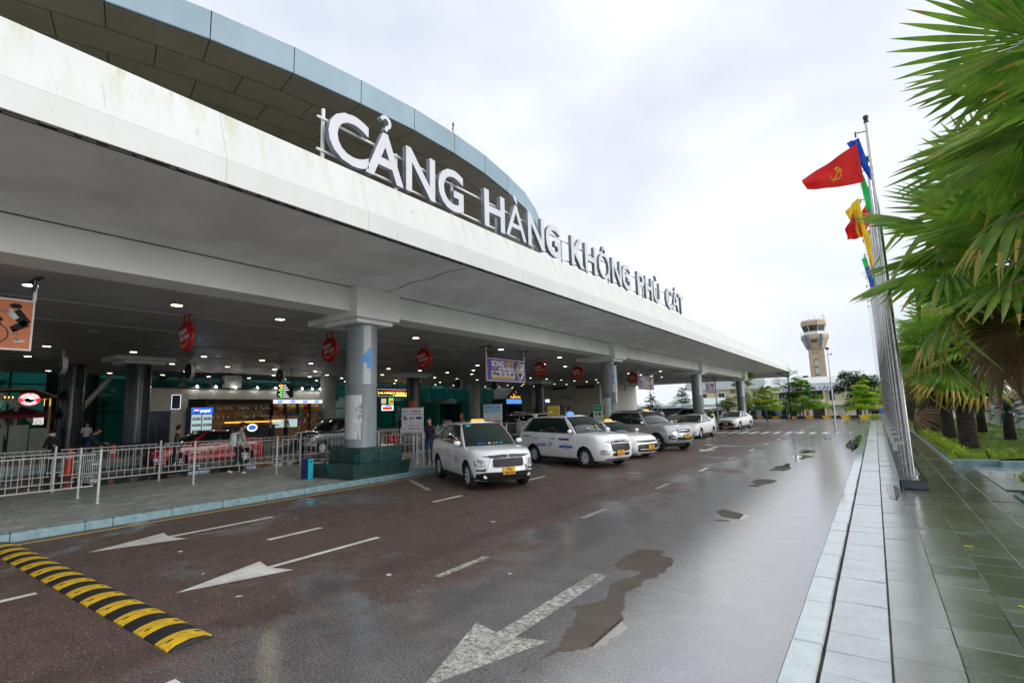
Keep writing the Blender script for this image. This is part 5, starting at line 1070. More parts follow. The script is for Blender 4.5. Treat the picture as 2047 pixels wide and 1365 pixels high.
        for xw in (wb/2, -wb/2):
            w_ = put('wheel', None, t); w_.location = (xw, s*(hw-.125), Rw); w_.rotation_euler = (0, rnd.uniform(0, 1), R(180) if s > 0 else 0)
            for m_x, nn_ in ((tm_, 'tyre'), (rm_, 'rim'), (hb_, 'hub')): put(nn_, m_x, w_)
    b = MB(); b.b2(-wb/2-.3, wb/2+.3, -hw+.34, hw-.34, .17, .3); build(b, 'underbody', 'plastic_black', t)
    # wipers
    for y0 in (-.52, .05):
        p0, p1 = front((y0)/ybx(xA), .03), front((y0+.55)/ybx(xA), .10); b = MB(); b.tube((p0.x+.02, p0.y, p0.z+.025), (p1.x+.015, p1.y, p1.z+.02), .008, n=5); build(b, 'wiper', 'plastic_black', t)
    if plate:
        px, pz, l1, l2, yo = plate; xx = fpt(abs(yo), pz)+sp.get('po', .05); b = MB(); b.b2(xx-.01, xx+.005, yo-.165, yo+.165, pz-.09, pz+.09, bev=.005); o = build(b, 'number_plate', 'plate', t)
        for l_, zz in ((l1, .012), (l2, -.07)): text('lettering', l_, .058, o, (xx+.006, yo, pz+zz), (0, 1, 0), Z_, 'black', ext=.001, bold=.003, wid=.13 if l_ == l1 else .25)
    if taxi:
        xr_ = xF-taxi[1]; zz = zr(xr_)+.035; tb = MB()
        if taxi[0] == 'box':
            tb.add([(-.09, -.34, 0), (.09, -.34, 0), (.09, .34, 0), (-.09, .34, 0), (-.05, -.29, .13), (.05, -.29, .13), (.05, .29, .13), (-.05, .29, .13)], [(3, 2, 1, 0), (4, 5, 6, 7), (0, 1, 5, 4), (1, 2, 6, 5), (2, 3, 7, 6), (3, 0, 4, 7)])
            o = build(tb, 'roof_sign', 'taxi_yellow', t); text('lettering', taxi[2], .062, o, (.077, 0, .035), (0, 1, 0), (-.3, 0, 1), 'red', wid=.46)
            b2_ = MB(); b2_.b2(-.1, .1, -.36, .36, -.025, -.002); build(b2_, 'sign_base', 'black', o)
        else:
            tb.lathe([(.30, 0), (.29, .08), (.24, .15), (.12, .20), (.001, .21)], n=24, M=Matrix.Diagonal((.35, 1, 1, 1))); o = build(tb, 'roof_sign', 'skyblue', t, smooth=50); text('lettering', taxi[2], .06, o, (.108, 0, .05), (0, 1, 0), (-.3, 0, 1), 'white', wid=.36)
            b2_ = MB(); b2_.tube((0, 0, .20), (0, 0, .235), .05, .04, n=10); build(b2_, 'sign_top', 'red', o)
        o.location = (xr_, 0, zz-.02); o.scale = (.62,)*3 if taxi[0] == 'box' else (.75,)*3
    t['_f'] = 1; del t['_f']
    return t, dict(fpt=fpt, spt=spt, ztop=ztop, zr=zr, xF=xF, xR=xR, hw=hw, side=side, front=front, fpatch=fpatch)
def emblem_diamonds(t, x, z, s=.05):
    for a in (90, 210, 330):
        c, d = math.cos(R(a)), math.sin(R(a)); b = MB(); p = [(0, 0), (s*(c*.5-d*.29), s*(d*.5+c*.29)), (s*c, s*d), (s*(c*.5+d*.29), s*(d*.5-c*.29))]
        b.prism([(q[0], z+q[1]) for q in p], x-.005, x+.012, 'x'); build(b, 'emblem', 'white_gloss', t)
def emblem_ovals(t, x, z, s=.075):
    b = MB()
    for (rx_, rz_, oz) in ((s, s*.68, 0), (s*.42, s*.62, 0), (s*.72, s*.26, s*.36)):
        for q in range(20):
            a0, a1 = 2*math.pi*q/20, 2*math.pi*(q+1)/20; b.tube((x, rx_*math.cos(a0), z+oz+rz_*math.sin(a0)), (x, rx_*math.cos(a1), z+oz+rz_*math.sin(a1)), .007, n=4, cap=False)
    build(b, 'emblem', 'chrome', t)
FX = [(0, .16), (.12, .07), (.3, .01), (.5, .0), (.7, .03), (.88, .09), (1, .2)]
MPV1 = dict(L=4.595, W=1.75, H=1.73, wb=2.775, fo=.87, R=.345, zb=.24, cf=.8, cr=.45, nse=2.9, fx=[(0, .17), (.1, .08), (.25, .0), (.5, .02), (.72, .03), (.9, .08), (1, .2)], rx=[(0, .1), (.2, 0), (.6, .0), (1, .06)],
    top=[(0, .90), (.25, .96), (.6, 1.01), (1.15, 1.055), (1.5, 1.06), (3.0, 1.12), (3.9, 1.17), (4.6, 1.18)], roof=[(1.4, 1.60), (1.9, 1.675), (2.6, 1.70), (3.5, 1.685), (4.4, 1.61)], cowl=.92, A=1.30, rf=2.05, rr=4.2, rb=4.52, tum=.23, crown=.05,
    win=[(.05, .34, .02, .20), (.37, .66, .235, .60), (.70, .97, .64, .88)], doors=[.62, -.42, -1.36], handles=[-.18, -1.1], zh=.90, spokes=10,
    front=[('grille_bar', [(-.48, .80, .885), (0, .80, .90), (.48, .80, .885)], 'gunmetal', .012, 0), ('grille_line', [(-.46, .84, .85), (0, .845, .855), (.46, .84, .85)], 'black', .016, 0), ('grille', [(-.42, .60, .785), (-.36, .585, .79), (0, .58, .79), (.36, .585, .79), (.42, .60, .785)], 'black', .014, 0),
           ('headlight_strip', [(.48, .83, .88), (.62, .85, .90), (.80, .88, .93)], 'plastic_black', .014, 1), ('headlight_strip', [(.52, .85, .87), (.78, .885, .91)], 'lens', .020, 1), ('headlight', [(.60, .62, .76), (.68, .60, .775), (.82, .62, .79)], 'lens', .012, 1), ('chrome_trim', [(.42, .78, .82), (.49, .60, .80), (.54, .48, .60), (.56, .46, .50)], 'chrome', .024, 1),
           ('headlight_frame', [(.60, .50, .585), (.64, .49, .54), (.80, .50, .53)], 'black', .013, 1),
           ('front_skirt', [(-.78, .27, .42), (-.62, .25, .46), (-.4, .24, .47), (0, .24, .46), (.4, .24, .47), (.62, .25, .46), (.78, .27, .42)], 'plastic_black', .02, 0), ('skid_plate', [(-.45, .235, .30), (0, .23, .31), (.45, .235, .30)], 'gunmetal', .028, 0)],
    rear=[('tail_lamp', [(.55, .9, 1.1), (.8, .85, 1.15)], 'lamp_red', .012, 1)])
MPV2 = dict(L=4.735, W=1.83, H=1.79, wb=2.75, fo=.90, R=.335, zb=.25, cf=.7, cr=.4, nse=3.1, fx=[(0, .14), (.12, .05), (.3, .0), (.5, .0), (.72, .03), (.88, .10), (1, .26)], rx=[(0, .08), (.25, 0), (.6, .0), (1, .05)],
    top=[(0, .95), (.3, 1.06), (.7, 1.12), (1.2, 1.15), (1.6, 1.12), (3.0, 1.14), (4.74, 1.18)], roof=[(1.5, 1.65), (2.0, 1.74), (2.8, 1.76), (3.8, 1.74), (4.5, 1.66)], cowl=1.02, A=1.38, rf=2.05, rr=4.32, rb=4.62, tum=.24, crown=.05,
    win=[(.05, .345, .03, .21), (.375, .665, .245, .62), (.70, .97, .66, .80)], doors=[.60, -.42, -1.42], handles=[-.2, -1.2], zh=.95, spokes=10, hcol='gunmetal',
    front=[('grille', [(-.44, .60, .97), (-.36, .55, 1.0), (0, .53, 1.02), (.36, .55, 1.0), (.44, .60, .97)], 'plastic_black', .012, 0), ('grille_bar', [(-.40, .90, .935), (0, .905, .94), (.40, .90, .935)], 'chrome', .024, 0), ('grille_bar', [(-.42, .80, .84), (0, .80, .84), (.42, .80, .84)], 'chrome', .024, 0), ('grille_bar', [(-.42, .71, .725), (0, .71, .725), (.42, .71, .725)], 'gunmetal', .022, 0),
           ('headlight', [(.46, .84, .93), (.62, .85, .98), (.78, .90, 1.02), (.88, .99, 1.06)], 'lens', .012, 1), ('fog_lamp', [(.56, .46, .60), (.68, .44, .62), (.80, .46, .62)], 'lens', .012, 1), ('lower_trim', [(-.60, .27, .32), (0, .26, .32), (.6, .27, .32)], 'gunmetal', .014, 0), ('lower_intake', [(-.4, .40, .50), (0, .40, .50), (.4, .40, .50)], 'plastic_black', .006, 0)],
    rear=[('tail_lamp', [(.7, .8, 1.15), (.85, .8, 1.15)], 'lamp_red', .012, 1)])
SUV = dict(L=4.75, W=1.84, H=1.85, wb=2.75, fo=.88, R=.385, zb=.36, cf=.7, cr=.4, nse=3.1, fx=[(0, .16), (.15, .05), (.35, .0), (.6, .02), (.8, .08), (1, .24)], rx=[(0, .08), (.25, 0), (.6, .0), (1, .05)],
    top=[(0, 1.03), (.3, 1.13), (.8, 1.18), (1.35, 1.20), (1.7, 1.17), (4.8, 1.22)], roof=[(1.6, 1.70), (2.1, 1.79), (2.9, 1.81), (4.0, 1.79), (4.5, 1.73)], cowl=1.22, A=1.55, rf=2.15, rr=4.25, rb=4.6, tum=.25, crown=.05,
    win=[(.05, .36, .03, .28), (.39, .68, .31, .64), (.72, .96, .68, .90)], doors=[.45, -.5, -1.4], handles=[-.3, -1.2], zh=1.02, spokes=6, arch='paint_grey', hcol='chrome',
    front=[('grille', [(-.42, .86, 1.05), (-.3, .83, 1.07), (0, .82, 1.08), (.3, .83, 1.07), (.42, .86, 1.05)], 'plastic_black', .012, 0), ('grille_bar', [(-.40, .97, .985), (0, .97, .985), (.4, .97, .985)], 'chrome', .02, 0), ('grille_bar', [(-.38, .91, .92), (0, .91, .92), (.38, .91, .92)], 'chrome', .02, 0), ('headlight', [(.46, .88, 1.04), (.62, .87, 1.09), (.84, .95, 1.13)], 'lens', .012, 1), ('fog_lamp', [(.54, .55, .70), (.66, .53, .72), (.8, .56, .72)], 'plastic_black', .012, 1), ('fog_chrome', [(.56, .60, .64), (.76, .60, .64)], 'chrome', .02, 1), ('lower_intake', [(-.46, .50, .62), (0, .48, .62), (.46, .50, .62)], 'plastic_black', .008, 0)])
SED = dict(L=4.42, W=1.73, H=1.475, wb=2.55, fo=.87, R=.31, zb=.19, cf=.75, cr=.6, nse=2.8, fx=[(0, .15), (.12, .05), (.3, .0), (.5, .02), (.72, .05), (.9, .12), (1, .28)], rx=[(0, .1), (.25, .02), (.6, .0), (.9, .06), (1, .12)],
    top=[(0, .74), (.3, .84), (.7, .91), (1.15, .96), (1.5, .95), (3.2, .99), (3.7, 1.02), (4.42, .98)], roof=[(1.5, 1.36), (2.0, 1.43), (2.5, 1.445), (3.0, 1.41), (3.4, 1.33)], cowl=.98, A=1.3, rf=2.0, rr=3.2, rb=3.92, tum=.27, crown=.045,
    win=[(.06, .40, .03, .42), (.43, .80, .46, .93)], doors=[.60, -.40, -1.22], handles=[-.15, -1.0], zh=.83, spokes=8,
    front=[('grille', [(-.62, .30, .40), (-.5, .28, .56), (-.3, .27, .60), (0, .27, .60), (.3, .27, .60), (.5, .28, .56), (.62, .30, .40)], 'black', .012, 0), ('upper_grille', [(-.45, .64, .70), (0, .63, .71), (.45, .64, .70)], 'black', .012, 0), ('chrome_trim', [(-.42, .70, .715), (0, .71, .725), (.42, .70, .715)], 'chrome', .02, 0), ('headlight', [(.42, .66, .75), (.6, .66, .80), (.80, .74, .84)], 'lens', .012, 1), ('fog_lamp', [(.64, .36, .46), (.74, .36, .48)], 'lens', .012, 1)],
    rear=[('tail_lamp', [(.5, .78, .95), (.8, .75, .95)], 'lamp_red', .012, 1)])
HAT = dict(SED); HAT.update(H=1.5, front=[('grille', [(-.60, .30, .52), (-.5, .28, .56), (0, .27, .56), (.5, .28, .56), (.60, .30, .52)], 'black', .012, 0), ('lower_chrome', [(-.55, .36, .385), (0, .35, .375), (.55, .36, .385)], 'white_gloss', .025, 0), ('upper_grille', [(-.7, .66, .70), (-.4, .64, .70), (0, .63, .70), (.4, .64, .70), (.7, .66, .70)], 'black', .014, 0), ('headlight', [(.5, .70, .78), (.66, .70, .82), (.82, .76, .85)], 'lens', .012, 1)])
GT = 'taxis waiting in the herringbone bays'
c1, k1 = make_car('taxi', 'white people carrier taxi nearest the camera with three diamond emblem and orange roof sign', 'car', MPV1, (-9.77, 12.10), R(-31.1), 'paint_white', taxi=('box', 2.35, 'TAXI'), plate=(0, .49, '77E', '006.94', -.02), group=GT)
emblem_diamonds(c1, k1['fpt'](0, .84)+.02, .84, .06)
b = MB()
for i in range(9):
    for j in range(5): 
        y = -.36+.085*i+(.042 if j % 2 else 0); z = .61+.037*j; x = k1['fpt'](abs(y), z)+.016; b.box((x, y, z), (.006, .03, .012), bev=.002)
build(b, 'grille_mesh', 'gunmetal', c1)
for s in (-1, 1):
    b = MB(); x = k1['fpt'](.6, .34)+.02; b.lathe([(.055, 0), (.05, .012), (.001, .016)], n=16, M=Matrix.Translation((x+.012, s*.6, .36)) @ Matrix.Rotation(R(90), 4, 'Y')); build(b, 'fog_lamp', 'white_gloss', c1)
    b = MB(); b.box((.52, s*(k1['spt'](.52, .72)+.004), .72), (.10, .006, .13)); build(b, 'door_sticker', 'orange', c1)
b = MB(); p = k1['front'](-.72, .86); b.box((p.x+.02, p.y, p.z+.015), (.01, .16, .04)); build(b, 'windscreen_sticker', 'cyan', c1)
rr2 = random.Random(6)
for q, (mt, y) in enumerate((('blue', -.42), ('blue', -.3), ('gold', -.02), ('cyan', .08), ('cyan', .22), ('white', -.15))):
    b = MB(); b.box((0, 0, 0), (.05, rr2.uniform(.05, .12), rr2.uniform(.025, .05)), bev=.01); o = build(b, 'dashboard_item', mt, c1); p = k1['front'](y/.8, .09); o.location = (p.x-.01, p.y, p.z+.006)
c2_, k2 = make_car('taxi', 'white people carrier taxi with blue domed roof sign and blue phone number on its doors', 'car', MPV2, (-9.35, 17.32), R(-18), 'paint_white', taxi=('dome', 2.5, 'TAXI'), plate=(0, .50, '77E', '001.69', -.1), group=GT)
emblem_ovals(c2_, k2['fpt'](0, .87)+.035, .87)
def decal(car, k_, s_, body, h, x, z, mat, wid):
    y = s_*(k_['spt'](x, z+.03)+.004); r_ = (1, 0, 0) if s_ < 0 else (-1, 0, 0); text('decal', body, h, car, (x, y, z), r_, Z_, mat, ext=.0015, bold=.004, wid=wid)
for s in (-1, 1):
    decal(c2_, k2, s, '0256', .09, -1.02, .66, 'blue', .26); decal(c2_, k2, s, '666 - 777', .13, -.56, .66, 'blue', .62)
    b = MB()
    for (x0, x1, z0, z1) in ((.12, .36, .635, .72), (.52, .82, .635, .72)): b.add([(x0, s*(k2['spt'](x0, z0)+.004), z0), (x1, s*(k2['spt'](x1, z0)+.004), z0), (x1, s*(k2['spt'](x1, z1)+.004), z1), (x0, s*(k2['spt'](x0, z1)+.004), z1)], [(0, 1, 2, 3)])
    build(b, 'decal_band', 'blue', c2_, fix=False)
    for r0, mt, e in ((.10, 'red', .005), (.083, 'white', .007), (.06, 'blue', .009)):
        b = MB(); b.add([(.44+r0*math.cos(a), s*(k2['spt'](.44, .68)+e), .68+r0*math.sin(a)) for a in [2*math.pi*q/20 for q in range(20)]], [tuple(range(20))]); build(b, 'decal_disc', mt, c2_, fix=False)
    b = MB(); b.add([(.10, s*(k2['spt'](.1, .9)+.003), .90), (.62, s*(k2['spt'](.62, .9)+.003), .90), (.62, s*(k2['spt'](.62, .97)+.004), .97), (.10, s*(k2['spt'](.1, .97)+.004), .97)], [(0, 1, 2, 3)]); build(b, 'decal_band', 'purple', c2_, fix=False)
    decal(c2_, k2, s, '77E 001.69', .06, -1.75, .98, 'blue', .42)
p = k2['front'](-.45, .2); b = MB(); b.box((p.x-.0, p.y, p.z+.01), (.10, .2, .02)); build(b, 'dashboard_item', 'white', c2_); p = k2['front'](.1, .25); b = MB(); b.lathe([(.001, -.07), (.06, -.03), (.07, 0), (.05, .05), (.001, .07)], n=12); o = build(b, 'dashboard_item', 'leaf_yellow', c2_, smooth=60); o.location = (p.x, p.y, p.z+.03)
c3, k3 = make_car('taxi', 'small white taxi half hidden between the second white taxi and the grey one', 'car', HAT, (-9.44, 20.6), R(-18), 'paint_white', taxi=('box', 2.2, 'TAXI'), plate=(0, .43, '77A', '112.08', .0), group=GT)
c4, k4 = make_car('taxi', 'grey off-road taxi with roof rails and a yellow roof sign', 'car', SUV, (-9.15, 24.5), R(-25), 'paint_silver', taxi=('box', 2.4, 'TAXI'), plate=(0, .66, '77A', '030.22', .1), group=GT)
emblem_ovals(c4, k4['fpt'](0, .95)+.03, .95)
for s in (-1, 1):
    b = MB(); b.tube((.35, s*.62, 1.84), (-1.5, s*.62, 1.84), .022, n=6); b.tube((.45, s*.62, 1.78), (.35, s*.62, 1.84), .022, n=6); b.tube((-1.6, s*.62, 1.77), (-1.5, s*.62, 1.84), .022, n=6); build(b, 'roof_rail', 'plastic_black', c4, smooth=40)
b = MB(); b.box((1.35, 0, 1.22), (.5, .42, .06), bev=.025); build(b, 'bonnet_scoop', 'paint_silver', c4); b = MB(); b.b2(1.6, 1.612, -.17, .17, 1.205, 1.235); build(b, 'scoop_grille', 'black', c4)
for s in (-1, 1): decal(c4, k4, s, 'TAXI', .10, .75, .95, 'yellow', .3)
c5, k5 = make_car('taxi', 'white saloon with tinted windscreen parked by the third round column', 'car', SED, (-9.65, 33.9), R(-92), 'paint_white', glass='car_glass_dark', group=GT)
emblem_ovals(c5, k5['fpt'](0, .68)+.03, .68, .05)
c6, k6 = make_car('taxi', 'farthest white saloon taxi facing the camera beside the last round column', 'car', SED, (-9.85, 46.7), R(-97), 'paint_white', taxi=('box', 2.1, 'TAXI'), plate=(0, .44, '77A', '086.31', 0), group=GT)
GI = 'vehicles on the covered drop-off lane'
c7, k7 = make_car('parked_car', 'dark red saloon on the covered lane behind the railing', 'car', SED, (-23.0, 10.35), R(-92), 'paint_red', glass='car_glass_dark', group=GI, z=.1)
c8, k8 = make_car('parked_car', 'dark grey people carrier behind the tall round column', 'car', MPV2, (-23.8, 17.3), R(-90), 'paint_grey', glass='car_glass_dark', group=GI, z=.1)
c9, k9 = make_car('parked_car', 'silver saloon on the covered lane above the first taxi bonnet', 'car', SED, (-22.0, 27.0), R(-90), 'paint_silver', glass='car_glass_dark', group=GI)
c10, k10 = make_car('parked_car', 'black people carrier behind the pale blue price board', 'car', MPV1, (-24.0, 33.0), R(-90), 'paint_black', glass='car_glass_dark', group=GI)
c11, k11 = make_car('parked_car', 'white people carrier with its tailgate lifted above the second taxi', 'car', MPV2, (-21.5, 34.5), R(90), 'paint_white', glass='car_glass_dark', group=GI)
b = MB(); b.grid(lambda u, v: (-2.5-.95*u, (v-.5)*1.35, 1.76+.10*math.sin(math.pi*u)+.12*u-.05*(2*v-1)**2), 6, 8); b.grid(lambda u, v: (-2.5-.95*u, (v-.5)*1.35, 1.70+.10*math.sin(math.pi*u)+.12*u-.05*(2*v-1)**2), 6, 8); build(b, 'tailgate', 'paint_white', c11, smooth=50)
c12, k12 = make_car('parked_car', 'black saloon roof seen between the yellow and the green notice boards', 'car', SUV, (-21.5, 45.0), R(-90), 'paint_black', glass='car_glass_dark', group=GI)
# ------------------------------------------------------------------ people
def seg_d(p, a, b):
    ab = b-a; t = max(0, min(1, (p-a).dot(ab)/max(1e-9, ab.length_squared))); return (p-(a+ab*t)).length
def person(label, loc, rz, h=1.7, top='cloth_black', legs='cloth_black', hair='hair', stride=0., armL=(0, 0), armR=(0, 0), lean=0., cap=None, mask=None, bag=None, shoes='cloth_white', headdown=0., sleeves=True, group=None, seated=False, longhair=False):
    """faces +x. arm = (swing forward at the shoulder, bend at the elbow) in degrees"""
    t = thing('person', label, 'person', loc, rz, group); s = h/1.70; V = Vector
    J = {}; L_ = []
    def j(n, p, r): J[n] = (V(p)*s, r*s)
    dz = -.035*stride
    j('pel', (0, 0, .94+dz), .125); j('sp', (.01+lean*.2, 0, 1.12+dz), .115); j('ch', (.02+lean*.5, 0, 1.32+dz), .135); j('nk', (.03+lean*.75, 0, 1.46+dz), .055); hx = .05+lean*.9+headdown*.05
    j('hb', (hx, 0, 1.54+dz-headdown*.02), .075); j('hd', (hx+.02+headdown*.03, 0, 1.62+dz-headdown*.03), .092); j('ht', (hx+.015+headdown*.05, 0, 1.68+dz-headdown*.05), .068)
    E = [('pel', 'sp', top), ('sp', 'ch', top), ('ch', 'nk', top), ('nk', 'hb', 'skin'), ('hb', 'hd', 'skin'), ('hd', 'ht', 'skin')]
    tips = []
    for sd, n, (sw, bd) in ((1, 'l', armL), (-1, 'r', armR)):
        sh = V((.02+lean*.5, sd*.165, 1.39+dz)); a = R(sw); u = V((math.sin(a), sd*.16, -math.cos(a))).normalized(); el = sh+u*.28
        a2 = R(sw+bd); u2 = V((math.sin(a2), -sd*.10 if bd > 50 else sd*.04, -math.cos(a2))).normalized(); wr = el+u2*.24; hn = wr+u2*.08
        J['s'+n] = (sh*s, .07*s); J['e'+n] = (el*s, .047*s); J['w'+n] = (wr*s, .034*s); J['h'+n] = (hn*s, .036*s)
        E += [('ch', 's'+n, top), ('s'+n, 'e'+n, top), ('e'+n, 'w'+n, top if sleeves else 'skin'), ('w'+n, 'h'+n, 'skin')]; tips.append((hn*s, u2, sd))
        st = stride*sd; hip = V((0, sd*.09, .88+dz))
        if seated: kn = V((.40, sd*.11, .50)); an = V((.40, sd*.11, .09))
        else: kn = V((.02+.22*st, sd*.095, .49+dz*.4)); an = V((-.03+.36*st+(-.12 if st < 0 else .0), sd*.09, .09+(.10 if st < 0 else 0)))
        to = an+V((.15, sd*.02, -.05 if st >= 0 else -.07)); J['p'+n] = (hip*s, .098*s); J['k'+n] = (kn*s, .062*s); J['a'+n] = (an*s, .042*s); J['t'+n] = (to*s, .035*s)
        E += [('pel', 'p'+n, legs), ('p'+n, 'k'+n, legs), ('k'+n, 'a'+n, legs), ('a'+n, 't'+n, shoes)]
    names = list(J); me = bpy.data.meshes.new('body'); me.from_pydata([J[n][0] for n in names], [(names.index(a), names.index(b_)) for a, b_, _ in E], [])
    o = put('body', me); o.modifiers.new('s', 'SKIN'); o.modifiers.new('u', 'SUBSURF').levels = 1
    for i, n in enumerate(names): r_ = J[n][1]; me.skin_vertices[0].data[i].radius = (r_, r_*(.78 if n in ('pel', 'sp', 'ch') else 1)); me.skin_vertices[0].data[i].use_root = (i == 0)
    # wider across the shoulders than deep
    bpy.context.view_layer.update(); m2 = bpy.data.meshes.new_from_object(o.evaluated_get(bpy.context.evaluated_depsgraph_get())); o.modifiers.clear(); o.data = m2; o.parent = t; m2.name = 'body'
    bm = bmesh.new(); bm.from_mesh(m2)
    def ball(c, r, n=8): bmesh.ops.create_uvsphere(bm, u_segments=n, v_segments=6, radius=1, matrix=Matrix.Translation(c) @ Matrix.Diagonal((*r, 1)))
    hd = J['hd'][0]
    ball(hd+V((.088, 0, -.012))*s, (.018*s, .012*s, .022*s)); [ball(hd+V((-.0, q*.088, -.01))*s, (.018*s, .01*s, .03*s)) for q in (1, -1)]
    for hn, u, sd in tips:
        side_ = V((0, 1, 0)) if abs(u.y) < .8 else V((1, 0, 0)); w_ = u.cross(side_).normalized()
        for q in range(5):
            off_ = w_*(-.026+.0155*q) if q < 4 else w_*(-.034); a0 = hn+off_*s+(u*.01*s if q < 4 else -u*.02*s); Lf = (.062, .07, .066, .052, .045)[q]*s; mid_ = a0+u*Lf*.55+(V((.0, -sd*.006, 0))); end = mid_+(u*.5+V((.35, 0, 0))).normalized()*Lf*.4 if q < 4 else a0+(u*.7+V((.6, 0, 0))).normalized()*Lf
            for (x0, x1, r_) in (((a0, mid_, .0085), (mid_, end, .0075)) if q < 4 else ((a0, end, .0095),)):
                d = x1-x0; bmesh.ops.create_cone(bm, cap_ends=True, segments=6, radius1=r_*s, radius2=r_*.85*s, depth=d.length, matrix=Matrix.Translation((x0+x1)/2) @ d.to_track_quat('Z', 'Y').to_matrix().to_4x4())
    bm.to_mesh(m2); bm.free(); mats = ['skin', top, legs, shoes]; m2.materials.clear(); [m2.materials.append(MATS[x]) for x in mats]
    segs = [(J[a][0], J[b_][0], mats.index(c_)) for a, b_, c_ in E]
    for p in m2.polygons:
        c_ = p.center; best = min(segs, key=lambda q: seg_d(c_, q[0], q[1])); p.material_index = best[2]; p.use_smooth = True
        if c_.z > J['nk'][0].z+.04*s: p.material_index = 0
    # hair as a cap that leaves the face free
    b = MB(); hc = hd+V((-.014, 0, .022))*s; n_, k_ = 14, 8
    def hp(u, v):
        a = 2*math.pi*u; low = -.06 if abs(math.cos(a)) < 2 and math.cos(a) < .45 else .055; 
        if longhair and math.cos(a) < .3: low = -.26
        e = lerp(low, .115, v); r_ = .104*math.sqrt(max(0.0, 1-(max(0, e)/.118)**2)) if e > 0 else .104*(1 if not longhair else .95)
        return tuple(hc+V((r_*math.cos(a), r_*.92*math.sin(a), e))*s)
    b.grid(hp, n_, k_); build(b, 'hair', hair, t, smooth=60)
    # eyes and mouth
    b = MB()
    for q in (1, -1): b.box(hd+V((.087, q*.033, .012))*s, (.008*s, .02*s, .008*s))
    if not mask: b.box(hd+V((.086, 0, -.045))*s, (.008*s, .035*s, .007*s))
    build(b, 'eyes', 'black', t)
    if mask:
        b = MB(); b.grid(lambda u, v: tuple(hd+V((.100*math.cos((u-.5)*2.6), .098*math.sin((u-.5)*2.6), -.075+.068*v))*s), 8, 3); build(b, 'face_mask', mask, t, smooth=60)
    if cap:
        b = MB(); b.lathe([(.108*s, 0), (.11*s, .04*s), (.085*s, .085*s), (.001, .10*s)], n=16, M=Matrix.Translation(hd+V((-.005, 0, .03))*s)); b.add([hd+V(q)*s for q in ((.09, -.07, .035), (.19, -.05, .02), (.19, .05, .02), (.09, .07, .035), (.09, -.07, .05), (.19, -.05, .03), (.19, .05, .03), (.09, .07, .05))], [(0, 1, 2, 3), (7, 6, 5, 4), (0, 4, 5, 1), (1, 5, 6, 2), (2, 6, 7, 3)]); build(b, 'cap', cap, t, smooth=40)
    if bag:
        ch = J['ch'][0]; bg_ = thing('backpack', bag[1], 'backpack', (0, 0, 0)); bg_.location = t.location+Matrix.Rotation(rz, 4, 'Z') @ (ch+V((-.22, 0, -.12))*s); bg_.rotation_euler.z = rz; bpy_update(bg_)
        b = MB(); b.lathe([(.02, -.24), (.13, -.22), (.155, -.08), (.15, .08), (.12, .18), (.03, .22)], n=18, M=Matrix.Diagonal((.62, 1, 1, 1))); build(b, 'sack', bag[0], bg_, smooth=60); b = MB(); b.lathe([(.02, -.10), (.09, -.09), (.095, .02), (.02, .04)], n=14, M=Matrix.Translation((-.06, 0, -.08)) @ Matrix.Diagonal((.6, 1, 1, 1))); build(b, 'pocket', bag[0], bg_, smooth=60)
        for q in (1, -1): b = MB(); b.tube((.05, q*.10, .16), (.20, q*.12, .24), .016, n=6); b.tube((.20, q*.12, .24), (.30, q*.13, .12), .016, n=6); b.tube((.30, q*.13, .12), (.10, q*.15, -.15), .014, n=6); build(b, 'strap', bag[0], bg_, smooth=60)
    return t
person('person in a grey hooded top and dark cap walking along the railing', (-17.3, 8.85, .15), R(85), 1.70, 'cloth_grey', 'cloth_black', stride=.55, armL=(-18, 22), armR=(14, 25), lean=.05, cap='cloth_black', mask='mask_pale', bag=('bag_white', 'pale grey backpack on the back of the walker in the hooded top'))
person('man in a dark jacket walking right in front of the red saloon', (-20.8, 8.4, .05), R(78), 1.74, 'cloth_green', 'cloth_black', stride=.3, armL=(8, 15), armR=(-8, 12), shoes='cloth_black')
person('man with a pale face mask looking down at his phone behind the left railing', (-24.0, 5.75, .05), R(-35), 1.72, 'cloth_black', 'cloth_black', armL=(22, 78), armR=(22, 78), headdown=1, mask='mask_pale', shoes='cloth_black')
person('man in a dark blue jacket bending over, left of the tall dark column', (-25.3, 7.05, .05), R(60), 1.74, 'cloth_navy', 'cloth_navy', armL=(30, 50), armR=(35, 20), lean=.22, headdown=1, shoes='cloth_black')
person('person in black top and blue jeans at the left picture edge', (-24.6, 3.25, .05), R(70), 1.76, 'cloth_black', 'cloth_jeans', stride=.35, armL=(15, 30), armR=(-10, 10), shoes='cloth_black')
person('shopper in a white shirt with a dark shoulder bag at the shop counter', (-33.0, 18.9, .38), R(60), 1.66, 'cloth_white', 'cloth_black', armL=(35, 50), armR=(35, 50), sleeves=False)
person('shopper in a grey T-shirt seen from behind at the timber display case', (-33.3, 20.2, .38), R(100), 1.68, 'cloth_grey', 'cloth_black', armL=(25, 20), armR=(10, 10), sleeves=False)
person('person in a dark jacket and pale shirt standing beside the orange column poster', (-27.5, 25.4, .1), R(-20), 1.72, 'cloth_black', 'cloth_black', armL=(30, 70), armR=(35, 60), mask='mask_pale', headdown=.6, shoes='cloth_black')
person('person in dark trousers behind the railing post by the first taxi', (-13.25, 13.6, .15), R(-60), 1.66, 'cloth_black', 'cloth_jeans', armL=(5, 10), armR=(20, 60), shoes='cloth_black')
person('person in a red shirt standing before the green glass front', (-31.0, 36.2, .38), R(-110), 1.62, 'cloth_red', 'cloth_white', armL=(15, 60), armR=(15, 30), sleeves=False)
person('woman with brown hair raising one arm beside the white saloon', (-13.2, 37.0, .15), R(20), 1.66, 'cloth_navy', 'cloth_black', armL=(150, 30), armR=(10, 20), longhair=True)
